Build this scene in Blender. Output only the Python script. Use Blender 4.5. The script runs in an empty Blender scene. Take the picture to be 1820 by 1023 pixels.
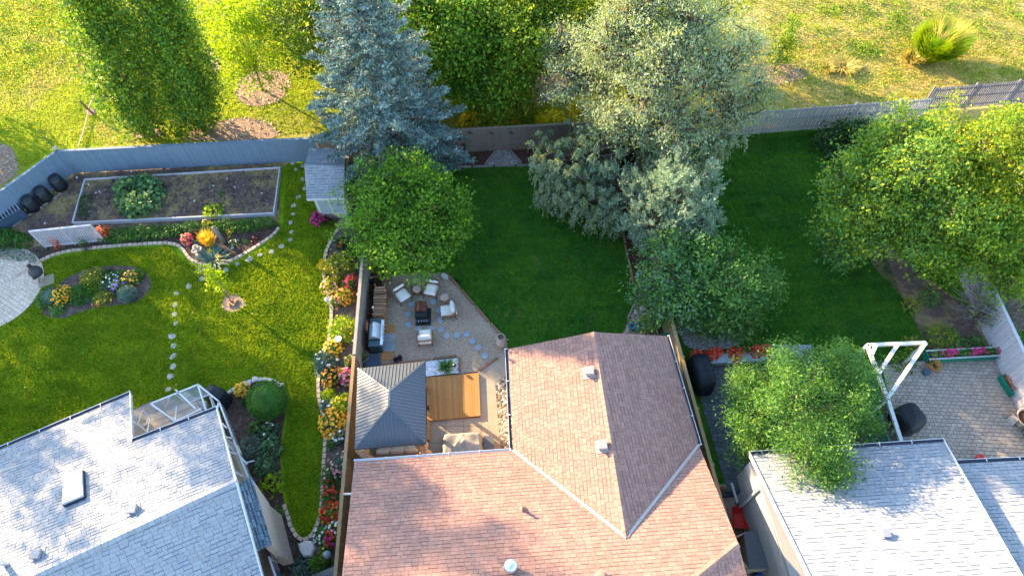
import bpy, math, random
import numpy as np
from mathutils import Vector, Matrix
random.seed(7); RNG = np.random.default_rng(7)
D = bpy.data; SC = bpy.context.scene; COL = SC.collection
R = math.radians

# ---------------------------------------------------------------- camera, sky, sun, exposure
CAM_H = 30.0; TILT = R(31.0); ROLL = R(-2.5); FPX = 1264.0
cam_d = D.cameras.new('camera'); cam = D.objects.new('camera', cam_d); COL.objects.link(cam)
cam_d.sensor_fit = 'HORIZONTAL'; cam_d.sensor_width = 36.0; cam_d.lens = FPX / 1820.0 * 36.0
cam_d.clip_start = 0.5; cam_d.clip_end = 3000.0
CAM_M = Matrix.Rotation(TILT, 3, 'X') @ Matrix.Rotation(ROLL, 3, 'Z')
cam.matrix_world = Matrix.Translation((0, 0, CAM_H)) @ CAM_M.to_4x4()
SC.camera = cam
SUN_EL = R(15.8); SUN_DIR = Vector((-0.79 * math.cos(SUN_EL), 0.613 * math.cos(SUN_EL), math.sin(SUN_EL))).normalized()
w = D.worlds.new('World'); SC.world = w; w.use_nodes = True
wn = w.node_tree.nodes; wl = w.node_tree.links; wn.clear()
sky = wn.new('ShaderNodeTexSky'); sky.sky_type = 'NISHITA'; sky.sun_disc = False
sky.sun_elevation = SUN_EL; sky.sun_rotation = math.atan2(SUN_DIR.x, SUN_DIR.y)
sky.altitude = 700; sky.air_density = 1.0; sky.dust_density = 0.6; sky.ozone_density = 1.3
bg = wn.new('ShaderNodeBackground'); bg.inputs[1].default_value = 0.15
wo = wn.new('ShaderNodeOutputWorld'); wl.new(sky.outputs[0], bg.inputs[0]); wl.new(bg.outputs[0], wo.inputs[0])
sun_d = D.lights.new('sun', 'SUN'); sun = D.objects.new('sun', sun_d); COL.objects.link(sun)
sun_d.energy = 3.9; sun_d.angle = R(0.6); sun_d.color = (1.0, 0.74, 0.43)
sun.rotation_euler = SUN_DIR.to_track_quat('Z', 'Y').to_euler(); sun.location = (-60, 50, 40)
SC.view_settings.view_transform = 'Standard'; SC.view_settings.look = 'None'
SC.view_settings.exposure = 2.85; SC.view_settings.gamma = 1.0; SC.view_settings.use_curve_mapping = False
SC.render.engine = 'CYCLES'; SC.cycles.max_bounces = 6; SC.cycles.diffuse_bounces = 3
SC.cycles.transparent_max_bounces = 6; SC.cycles.caustics_reflective = False; SC.cycles.caustics_refractive = False

def ray(px, py):
    return CAM_M @ Vector(((px - 910) / FPX, (511.5 - py) / FPX, -1.0))
def at(px, py, z=0.0):
    d = ray(px, py); t = (CAM_H - z) / -d.z
    return Vector((d.x * t, d.y * t, z))
def on_plane(px, py, p0, n):
    d = ray(px, py); o = Vector((0, 0, CAM_H)); t = (p0 - o).dot(n) / d.dot(n)
    return o + d * t
def on_y(px, py, y):
    d = ray(px, py); t = y / d.y
    return Vector((d.x * t, y, CAM_H + d.z * t))
def mpp(px, py, z=0.0):
    return (at(px + 5, py, z) - at(px - 5, py, z)).length / 10.0
def px_list(pts, z=0.0): return [at(x, y, z) for x, y in pts]

# ---------------------------------------------------------------- materials
MATS = {}
def new_mat(name):
    m = D.materials.new(name); m.use_nodes = True; nt = m.node_tree; nt.nodes.clear(); MATS[name] = m
    return m, nt.nodes, nt.links
def mth(N, L, op, a, b=None, c=None):
    n = N.new('ShaderNodeMath'); n.operation = op
    for i, v in enumerate((a, b, c)):
        if v is None: continue
        if isinstance(v, (int, float)): n.inputs[i].default_value = v
        else: L.new(v, n.inputs[i])
    return n.outputs[0]
def noise(N, L, vec, scale, detail=3, rough=.6, dist=0):
    t = N.new('ShaderNodeTexNoise'); t.inputs['Scale'].default_value = scale; t.inputs['Detail'].default_value = detail
    t.inputs['Roughness'].default_value = rough; t.inputs['Distortion'].default_value = dist
    L.new(vec, t.inputs['Vector']); return t.outputs[0]
def mixc(N, L, f, a, b, mode='MIX'):
    n = N.new('ShaderNodeMix'); n.data_type = 'RGBA'; n.blend_type = mode
    for s, v in ((0, f), (6, a), (7, b)):
        if isinstance(v, (int, float)): n.inputs[s].default_value = v
        elif isinstance(v, tuple): n.inputs[s].default_value = (*v[:3], 1)
        else: L.new(v, n.inputs[s])
    return n.outputs[2]
def ramp(N, L, f, stops):
    r = N.new('ShaderNodeValToRGB'); L.new(f, r.inputs[0]); e = r.color_ramp.elements
    while len(e) < len(stops): e.new(0.5)
    for i, (p, c) in enumerate(stops):
        e[i].position = p; e[i].color = (*c, 1)
    return r.outputs[0]
def island_rand(N, L):
    g = N.new('ShaderNodeNewGeometry'); o = N.new('ShaderNodeObjectInfo')
    return mth(N, L, 'FRACT', mth(N, L, 'ADD', g.outputs['Random Per Island'], o.outputs['Random'])), g
def solid(name, c, c2=None, rough=.85, scale=6.0, isl=0.0, var=.12, bump=0.0, bscale=None, metal=0.0, spec=.3, stretch=None, stain=0.0, trans=0.0):
    m, N, L = new_mat(name)
    rnd, g = island_rand(N, L)
    vec = g.outputs['Position']
    if stretch:
        mp = N.new('ShaderNodeMapping'); mp.inputs['Scale'].default_value = stretch; L.new(vec, mp.inputs[0]); vec = mp.outputs[0]
    n1 = noise(N, L, vec, scale, 4, .65)
    c2 = c2 or tuple(x * .7 for x in c)
    f = mth(N, L, 'MULTIPLY_ADD', mth(N, L, 'SUBTRACT', n1, .5), 1 + var * 8, .4)
    cl = N.new('ShaderNodeClamp'); L.new(f, cl.inputs[0])
    col = mixc(N, L, cl.outputs[0], c, c2)
    if isl:
        v = mth(N, L, 'MULTIPLY_ADD', rnd, 2 * isl, 1 - isl)
        cmb = N.new('ShaderNodeCombineColor'); [L.new(v, cmb.inputs[i]) for i in range(3)]
        col = mixc(N, L, 1.0, col, cmb.outputs[0], 'MULTIPLY')
    if stain:
        n2 = noise(N, L, g.outputs['Position'], .9, 5, .7)
        s = N.new('ShaderNodeMapRange'); s.inputs[1].default_value = .5; s.inputs[2].default_value = .72; L.new(n2, s.inputs[0])
        col = mixc(N, L, mth(N, L, 'MULTIPLY', s.outputs[0], stain), col, tuple(x * .45 for x in c))
    b = N.new('ShaderNodeBsdfPrincipled'); L.new(col, b.inputs['Base Color'])
    b.inputs['Roughness'].default_value = rough; b.inputs['Metallic'].default_value = metal
    b.inputs['Specular IOR Level'].default_value = spec
    if bump:
        bn = noise(N, L, g.outputs['Position'], bscale or scale * 4, 3, .7)
        bp = N.new('ShaderNodeBump'); bp.inputs['Strength'].default_value = 1.0; bp.inputs['Distance'].default_value = bump
        L.new(bn, bp.inputs['Height']); L.new(bp.outputs[0], b.inputs['Normal'])
    out = N.new('ShaderNodeOutputMaterial')
    if trans:
        t = N.new('ShaderNodeBsdfTranslucent'); L.new(col, t.inputs[0]); mx = N.new('ShaderNodeMixShader'); mx.inputs[0].default_value = trans
        L.new(b.outputs[0], mx.inputs[1]); L.new(t.outputs[0], mx.inputs[2]); L.new(mx.outputs[0], out.inputs[0])
    else: L.new(b.outputs[0], out.inputs[0])
    return m
def leaf(name, stops, trans=.4, rough=.6, big=.5, bigvar=.5, mow=0.0):
    """leaf colours spread by a random number per leaf and by clump-sized noise"""
    m, N, L = new_mat(name); rnd, g = island_rand(N, L)
    n1 = noise(N, L, g.outputs['Position'], big, 3, .6)
    f = mth(N, L, 'ADD', mth(N, L, 'MULTIPLY', rnd, 1 - bigvar), mth(N, L, 'MULTIPLY', mth(N, L, 'MULTIPLY_ADD', n1, 2.4, -.7), bigvar))
    if mow:  # bands left by the mower
        mp = N.new('ShaderNodeMapping'); mp.inputs['Scale'].default_value = (.12, 1.5, 1); mp.inputs['Rotation'].default_value = (0, 0, .08); L.new(g.outputs['Position'], mp.inputs[0])
        f = mth(N, L, 'ADD', f, mth(N, L, 'MULTIPLY', mth(N, L, 'SUBTRACT', noise(N, L, mp.outputs[0], 1.6, 3, .5), .5), mow))
    k = len(stops); col = ramp(N, L, f, [(i / (k - 1) if k > 1 else 0, c) for i, c in enumerate(stops)])
    b = N.new('ShaderNodeBsdfPrincipled'); L.new(col, b.inputs['Base Color']); b.inputs['Roughness'].default_value = rough
    b.inputs['Specular IOR Level'].default_value = .25
    t = N.new('ShaderNodeBsdfTranslucent'); L.new(mixc(N, L, 1.0, col, (1.25, 1.2, .6), 'MULTIPLY'), t.inputs[0])
    mx = N.new('ShaderNodeMixShader'); mx.inputs[0].default_value = trans
    out = N.new('ShaderNodeOutputMaterial')
    L.new(b.outputs[0], mx.inputs[1]); L.new(t.outputs[0], mx.inputs[2]); L.new(mx.outputs[0], out.inputs[0])
    return m
def ground(name, layers, bump=.03, bscale=14, rough=.95, east=None):
    """layers: base colour then (colour, noise scale, low, high, distortion)"""
    m, N, L = new_mat(name); g = N.new('ShaderNodeNewGeometry'); P = g.outputs['Position']
    col = layers[0]
    for i, (c, s, lo, hi) in enumerate(layers[1:]):
        mp = N.new('ShaderNodeMapping'); mp.inputs['Location'].default_value = (i * 7.3, i * 3.1, i * 1.7); L.new(P, mp.inputs[0])
        n = noise(N, L, mp.outputs[0], s, 6, .68, .3)
        r = N.new('ShaderNodeMapRange'); r.inputs[1].default_value = lo; r.inputs[2].default_value = hi; L.new(n, r.inputs[0])
        col = mixc(N, L, r.outputs[0], col, c)
    if east:  # drier turf towards the east
        sx = N.new('ShaderNodeSeparateXYZ'); L.new(P, sx.inputs[0]); r = N.new('ShaderNodeMapRange'); r.inputs[1].default_value = 6; r.inputs[2].default_value = 15
        L.new(mth(N, L, 'ADD', sx.outputs[0], mth(N, L, 'MULTIPLY', noise(N, L, P, .15, 4, .6), 5)), r.inputs[0])
        n = noise(N, L, P, .55, 5, .7); r2 = N.new('ShaderNodeMapRange'); r2.inputs[1].default_value = .38; r2.inputs[2].default_value = .56; L.new(n, r2.inputs[0])
        col = mixc(N, L, mth(N, L, 'MULTIPLY', r.outputs[0], r2.outputs[0]), col, east)
    b = N.new('ShaderNodeBsdfPrincipled')
    L.new(col, b.inputs['Base Color']); b.inputs['Roughness'].default_value = rough; b.inputs['Specular IOR Level'].default_value = .1
    bn = noise(N, L, P, bscale, 5, .75); bp = N.new('ShaderNodeBump'); bp.inputs['Strength'].default_value = 1.0
    bp.inputs['Distance'].default_value = bump; L.new(bn, bp.inputs['Height']); L.new(bp.outputs[0], b.inputs['Normal'])
    out = N.new('ShaderNodeOutputMaterial'); L.new(b.outputs[0], out.inputs[0]); return m
def pebbles(name, c, c2, c3, scale, bump=.02):
    m, N, L = new_mat(name); g = N.new('ShaderNodeNewGeometry'); P = g.outputs['Position']
    v = N.new('ShaderNodeTexVoronoi'); v.inputs['Scale'].default_value = scale; L.new(P, v.inputs['Vector'])
    sp = N.new('ShaderNodeSeparateColor'); L.new(v.outputs['Color'], sp.inputs[0])
    col = ramp(N, L, sp.outputs[0], [(0, c2), (.5, c), (1, c3)])
    big = noise(N, L, P, .8, 4, .6); rr = N.new('ShaderNodeMapRange'); rr.inputs[1].default_value = .4; rr.inputs[2].default_value = .65
    L.new(big, rr.inputs[0]); col = mixc(N, L, mth(N, L, 'MULTIPLY', rr.outputs[0], .35), col, c2)
    b = N.new('ShaderNodeBsdfPrincipled'); L.new(col, b.inputs['Base Color']); b.inputs['Roughness'].default_value = .9
    b.inputs['Specular IOR Level'].default_value = .15
    bp = N.new('ShaderNodeBump'); bp.invert = True; bp.inputs['Strength'].default_value = 1; bp.inputs['Distance'].default_value = bump
    L.new(v.outputs['Distance'], bp.inputs['Height']); L.new(bp.outputs[0], b.inputs['Normal'])
    out = N.new('ShaderNodeOutputMaterial'); L.new(b.outputs[0], out.inputs[0]); return m
def glass(name, tint=(.6, .75, .8), alpha=.5):
    m, N, L = new_mat(name)
    b = N.new('ShaderNodeBsdfPrincipled'); b.inputs['Base Color'].default_value = (*tint, 1); b.inputs['Roughness'].default_value = .08
    b.inputs['Specular IOR Level'].default_value = .6
    t = N.new('ShaderNodeBsdfTransparent'); mx = N.new('ShaderNodeMixShader'); mx.inputs[0].default_value = alpha
    out = N.new('ShaderNodeOutputMaterial')
    L.new(t.outputs[0], mx.inputs[1]); L.new(b.outputs[0], mx.inputs[2]); L.new(mx.outputs[0], out.inputs[0]); return m
# --- ground
ground('park_turf', [(.20, .27, .008), ((.30, .36, .010), .35, .42, .58), ((.36, .27, .09), .22, .50, .66), ((.10, .17, .01), 1.9, .55, .72), ((.42, .33, .14), 2.6, .62, .78)], bump=.10, bscale=5, east=(.46, .35, .12))
ground('lawn_left', [(.085, .18, .004), ((.16, .25, .005), .45, .4, .6), ((.045, .11, .003), 1.6, .5, .7), ((.17, .20, .015), 3.5, .6, .78)], bump=.05, bscale=16)
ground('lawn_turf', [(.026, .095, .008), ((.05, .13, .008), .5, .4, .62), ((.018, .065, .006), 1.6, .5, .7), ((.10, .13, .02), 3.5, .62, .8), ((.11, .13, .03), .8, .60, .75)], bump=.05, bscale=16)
ground('soil_dark', [(.06, .038, .03), ((.11, .075, .058), 3, .45, .65), ((.17, .13, .10), 14, .58, .72)], bump=.05, bscale=18)
ground('soil_bed', [(.13, .088, .072), ((.28, .20, .085), .55, .46, .58), ((.075, .052, .044), 1.7, .5, .66), ((.26, .21, .17), 9, .60, .74)], bump=.07, bscale=12)
ground('soil_flower', [(.11, .078, .066), ((.17, .125, .10), 2, .45, .62), ((.065, .045, .038), 3.5, .5, .66), ((.24, .19, .155), 10, .60, .74)], bump=.06, bscale=14)
ground('mulch_tan', [(.30, .20, .135), ((.42, .31, .23), 5, .45, .65), ((.15, .095, .06), 9, .52, .7)], bump=.07, bscale=22)
ground('bark_red', [(.075, .033, .022), ((.13, .065, .045), 7, .45, .62), ((.03, .016, .012), 12, .5, .7)], bump=.06, bscale=25)
pebbles('gravel_warm', (.33, .245, .17), (.25, .18, .125), (.43, .335, .25), 28, .02)
pebbles('gravel_grey', (.28, .25, .23), (.15, .13, .12), (.46, .42, .39), 16, .03)
pebbles('river_rock', (.26, .20, .13), (.09, .06, .04), (.52, .46, .38), 9, .05)
pebbles('white_stone', (.66, .66, .68), (.38, .39, .42), (.82, .82, .83), 12, .03)
solid('concrete', (.36, .28, .20), (.29, .225, .16), scale=3, isl=.06, bump=.004, bscale=60, stain=.2)
solid('concrete_edge', (.50, .37, .26), (.38, .28, .20), scale=5, isl=.14, bump=.012, bscale=30)
solid('slab_pale', (.32, .255, .19), (.26, .205, .15), scale=3, isl=.09, bump=.005, bscale=50)
solid('slab_blue', (.27, .31, .33), (.21, .245, .265), scale=4, isl=.08, bump=.005, bscale=50)
solid('stone_white', (.46, .43, .38), (.33, .30, .26), scale=6, isl=.15, bump=.02, bscale=20)
solid('paver_beige', (.62, .48, .36), (.50, .38, .28), scale=5, isl=.13, bump=.008, bscale=40, stain=.15)
solid('paver_grey', (.34, .28, .22), (.25, .205, .165), scale=4, isl=.14, bump=.008, bscale=40, stain=.3)
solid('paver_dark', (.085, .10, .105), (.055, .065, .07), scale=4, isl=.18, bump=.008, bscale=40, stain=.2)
solid('paver_pad', (.36, .39, .41), (.27, .30, .32), scale=4, isl=.12, bump=.006, bscale=40)
solid('joint_dark', (.06, .05, .04), scale=6)
solid('wall_block', (.30, .33, .35), (.22, .25, .27), scale=4, isl=.12, bump=.01)
# --- timber, fence
solid('fence_blue', (.135, .19, .245), (.115, .16, .205), rough=.7, scale=3, isl=.07, stain=.12, stretch=(4, 4, .6))
solid('fence_navy', (.045, .075, .11), (.035, .06, .09), rough=.7, scale=3, isl=.07)
solid('fence_tan', (.20, .155, .115), (.165, .125, .095), scale=3, isl=.08, stain=.15, stretch=(5, 5, .6))
solid('fence_grey', (.30, .305, .33), (.23, .235, .26), scale=3, isl=.09, stain=.15, stretch=(5, 5, .6))
solid('fence_dark', (.16, .15, .18), (.11, .10, .13), scale=3, isl=.12, stain=.15, stretch=(5, 5, .6))
solid('fence_white', (.46, .43, .445), (.38, .35, .365), scale=3, isl=.08, stain=.15, stretch=(5, 5, .6))
solid('fence_weathered', (.30, .265, .21), (.22, .19, .15), scale=4, isl=.1, stain=.2)
solid('wood_grey', (.25, .22, .18), (.15, .13, .10), scale=5, isl=.1, stain=.2)
solid('wood_cap', (.30, .20, .10), (.22, .15, .075), scale=4, isl=.1, stain=.2)
solid('wood_deck', (.38, .18, .05), (.31, .14, .035), rough=.6, scale=3, isl=.16, stretch=(12, .8, 4))
solid('wood_orange', (.45, .22, .07), (.33, .15, .045), rough=.6, scale=3, isl=.12, stretch=(6, 6, 1))
solid('wood_edge', (.26, .13, .075), (.17, .085, .05), scale=6, isl=.15)
solid('wood_log', (.42, .24, .13), (.22, .12, .07), scale=9, isl=.35)
solid('bark', (.13, .085, .06), (.06, .04, .03), scale=9, bump=.03, bscale=20)
solid('bark_light', (.26, .20, .15), (.14, .10, .08), scale=9, bump=.02, bscale=20)
solid('twig_grey', (.24, .19, .18), (.15, .11, .10), scale=9, isl=.3)
# --- roofs and walls
solid('shingle_brown', (.30, .162, .122), (.245, .132, .102), rough=.85, scale=5, isl=.13, bump=.006, bscale=60, stain=.12)
solid('shingle_grey', (.265, .265, .27), (.225, .23, .24), rough=.85, scale=5, isl=.08, bump=.006, bscale=60, stain=.05)
solid('shingle_blue', (.11, .155, .19), (.085, .12, .15), rough=.8, scale=5, isl=.28, bump=.006, bscale=60)
solid('underlay', (.165, .088, .07), (.13, .07, .056), scale=4)
solid('underlay_grey', (.115, .15, .185), (.095, .125, .155), scale=4)
solid('underlay_blue', (.035, .06, .09), scale=4)
solid('white_paint', (.52, .51, .49), (.46, .45, .44), rough=.45, scale=2, var=.05, spec=.4)
solid('cream_wall', (.42, .34, .27), (.37, .30, .24), rough=.7, scale=2, var=.05, isl=.03)
solid('grey_wall', (.36, .33, .30), (.31, .285, .26), rough=.7, scale=2, var=.05, isl=.03)
solid('gutter_dark', (.02, .025, .04), rough=.5)
solid('vent_metal', (.36, .30, .26), (.31, .26, .23), rough=.4, scale=5, var=.05, metal=.1)
solid('galvanised', (.62, .65, .68), (.5, .53, .56), rough=.3, metal=.7)
solid('roof_metal', (.075, .085, .098), (.065, .074, .088), rough=.42, scale=2, var=.05, spec=.55)
solid('metal_black', (.012, .015, .018), (.02, .024, .03), rough=.45, isl=.1, spec=.5)
solid('metal_copper', (.17, .06, .035), (.09, .035, .025), rough=.35, metal=.4, scale=4)
solid('grill_steel', (.62, .66, .68), (.5, .55, .58), rough=.3, metal=.6)
solid('grill_teal', (.02, .06, .075), rough=.4, spec=.5)
solid('cover_black', (.006, .009, .012), (.012, .017, .021), rough=.6, scale=5, bump=.03, bscale=6)
solid('cover_grey', (.30, .26, .215), (.25, .22, .18), rough=.8, scale=3, bump=.02, bscale=5)
solid('box_grey', (.09, .095, .10), (.075, .08, .085), rough=.6)
solid('cardboard', (.42, .32, .22), (.34, .25, .17), scale=3)
solid('fabric_white', (.70, .65, .57), (.62, .58, .51), rough=.9, scale=6, var=.05)
solid('fabric_beige', (.60, .50, .38), (.52, .43, .33), rough=.9, scale=6, var=.05)
solid('fabric_peach', (.62, .42, .29), (.50, .33, .22), rough=.9, scale=6)
solid('wicker', (.27, .16, .085), (.16, .09, .045), rough=.75, scale=30, bump=.01, bscale=60)
solid('wicker_top', (.48, .33, .24), (.36, .24, .17), rough=.8, scale=20)
solid('plastic_green', (.005, .16, .105), (.004, .12, .08), rough=.5, scale=3)
solid('lattice_green', (.01, .13, .09), (.008, .09, .06), rough=.6, scale=3, isl=.1)
solid('plastic_red', (.55, .03, .02), (.42, .02, .015), rough=.4)
solid('plastic_blue', (.02, .10, .40), rough=.4)
solid('ceramic_blue', (.03, .25, .42), rough=.25, spec=.6)
solid('ceramic_white', (.75, .74, .70), (.65, .64, .6), rough=.5)
solid('clay', (.40, .16, .08), (.30, .11, .06), rough=.8)
solid('clay_pale', (.45, .36, .28), (.33, .26, .20), rough=.7, scale=4)
solid('chiminea_iron', (.05, .05, .055), (.035, .035, .04), rough=.55, scale=5)
solid('rubber', (.015, .015, .017), rough=.8)
solid('rope', (.62, .55, .42), rough=.9)
solid('water_surface', (.05, .06, .05), rough=.05, spec=.6)
glass('glass_pane', (.35, .45, .5), .55)
glass('skylight_glass', (.55, .68, .72), .95)
glass('window_glass', (.05, .08, .12), .85)
# --- leaves
G = lambda *s: list(s)
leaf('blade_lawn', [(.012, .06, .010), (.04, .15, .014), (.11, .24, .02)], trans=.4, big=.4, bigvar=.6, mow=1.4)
leaf('blade_left', [(.08, .165, .006), (.22, .30, .012), (.42, .46, .02)], trans=.4, big=.5, bigvar=.65, mow=.5)
leaf('blade_park', [(.14, .20, .005), (.26, .33, .008), (.36, .36, .03), (.42, .32, .11)], trans=.45, big=.35, bigvar=.65)
leaf('blade_meadow', [(.14, .19, .02), (.30, .29, .04), (.46, .38, .10), (.50, .36, .17)], trans=.4, big=.22, bigvar=.75)
leaf('blade_weed', [(.07, .17, .012), (.14, .26, .012), (.22, .32, .02)], trans=.35, big=1.2)
leaf('blade_dry', [(.34, .32, .04), (.52, .42, .10), (.62, .5, .2)], trans=.4, big=1.2)
leaf('chips', [(.20, .13, .08), (.38, .28, .19), (.52, .42, .31)], trans=.0, big=3)
leaf('clods', [(.05, .032, .025), (.12, .08, .06), (.24, .17, .12)], trans=.0, big=1.5)
leaf('leaf_green', [(.03, .09, .008), (.08, .19, .012), (.19, .32, .018)], trans=.38, big=1.0)
leaf('leaf_mid', [(.035, .11, .025), (.09, .21, .045), (.20, .34, .07)], trans=.35, big=1.1)
leaf('leaf_poplar', [(.025, .085, .018), (.07, .17, .02), (.17, .27, .015), (.42, .42, .02)], trans=.35, big=.9, bigvar=.35)  # yellow end of the ramp puts sunlit leaves into the colour
leaf('leaf_lime', [(.16, .27, .006), (.26, .38, .008), (.36, .44, .012)], trans=.45, big=1.3)
leaf('leaf_park', [(.025, .08, .014), (.07, .15, .014), (.19, .26, .012), (.38, .34, .02)], trans=.38, big=.7)
leaf('leaf_yellowgreen', [(.045, .12, .012), (.11, .21, .018), (.24, .31, .018), (.40, .38, .02)], trans=.4, big=.8)
leaf('leaf_feather', [(.02, .085, .016), (.055, .16, .022), (.13, .25, .03), (.26, .32, .05)], trans=.38, big=1.1)
leaf('leaf_silver', [(.10, .155, .085), (.20, .265, .155), (.31, .37, .24), (.40, .40, .20)], trans=.4, big=.9)
leaf('leaf_olive', [(.11, .16, .02), (.24, .28, .03), (.42, .38, .05)], trans=.35, big=.9)
leaf('needle_blue', [(.07, .12, .11), (.18, .28, .26), (.40, .50, .45)], trans=.12, big=1.2)
leaf('needle_brown', [(.12, .06, .03), (.2, .11, .05)], trans=.1)
leaf('needle_juniper', [(.10, .18, .12), (.24, .34, .22), (.46, .50, .34)], trans=.2, big=1.2)
leaf('needle_dark', [(.015, .07, .012), (.045, .14, .014), (.10, .22, .02)], trans=.2, big=1.5)
leaf('leaf_hosta', [(.03, .09, .03), (.07, .16, .06), (.14, .24, .12)], trans=.25, big=2)
leaf('leaf_squash', [(.03, .10, .03), (.07, .17, .06), (.15, .27, .10), (.30, .32, .08)], trans=.3, big=1.5, bigvar=.3)
leaf('leaf_bluegrey', [(.04, .085, .06), (.09, .16, .12), (.18, .26, .20)], trans=.2, big=2)
leaf('leaf_dark', [(.015, .05, .015), (.03, .085, .02), (.06, .12, .03)], trans=.3, big=2)  # dark green leaf tones
leaf('leaf_purple', [(.03, .008, .014), (.07, .012, .03), (.14, .02, .05)], trans=.25, big=2)
leaf('leaf_bright', [(.10, .22, .01), (.2, .34, .01), (.36, .42, .01)], trans=.4, big=2)
leaf('leaf_yellow', [(.35, .33, .01), (.55, .46, .01), (.6, .5, .02)], trans=.4, big=2)
for n_, a_, b_ in (('orange', (.75, .24, .005), (.85, .42, .01)), ('red', (.55, .01, .01), (.75, .03, .02)), ('magenta', (.5, .01, .12), (.7, .05, .28)),
                   ('pink', (.65, .18, .22), (.8, .42, .4)), ('purple', (.22, .12, .5), (.4, .28, .7)), ('white', (.75, .75, .7), (.85, .85, .8)),
                   ('gold', (.7, .42, .02), (.85, .6, .08)), ('rust', (.3, .09, .03), (.5, .2, .08)), ('coral', (.7, .12, .05), (.8, .25, .12))):
    leaf('flower_' + n_, [a_, b_], trans=.3, big=3)

# ---------------------------------------------------------------- object helpers
W = {}
def place(o, M=None, parent=None):
    M = M if M is not None else Matrix.Identity(4)
    if o.name not in COL.objects: COL.objects.link(o)
    if parent is not None:
        o.parent = parent; o.matrix_parent_inverse = W[parent].inverted()
    o.matrix_basis = M; W[o] = M; return o
def tag(o, label=None, cat=None, group=None, kind=None, category=None):
    cat = cat or category
    if label: o['label'] = label
    if cat: o['category'] = cat
    if group: o['group'] = group
    if kind: o['kind'] = kind
    return o
def thing(name, label, cat, loc=(0, 0, 0), rz=0.0, group=None):
    o = D.objects.new(name, None); o.empty_display_size = .2
    M = Matrix.Translation(Vector(loc)) @ Matrix.Rotation(rz, 4, 'Z')
    place(o, M); return tag(o, label, cat, group)
def mk(name, mesh, parent=None, M=None, **k):
    o = D.objects.new(name, mesh); place(o, M, parent); return tag(o, **k)
def copy_tree(o, M=None, parent=None):
    """copies a thing with its parts and sub-parts, moved so that the root sits at M"""
    c = o.copy(); COL.objects.link(c)
    if parent is None:
        c.matrix_basis = M; c.parent = None
    else:
        c.parent = parent
    W[c] = M if parent is None else W[o]
    for ch in o.children: copy_tree(ch, None, c)
    return c
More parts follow.
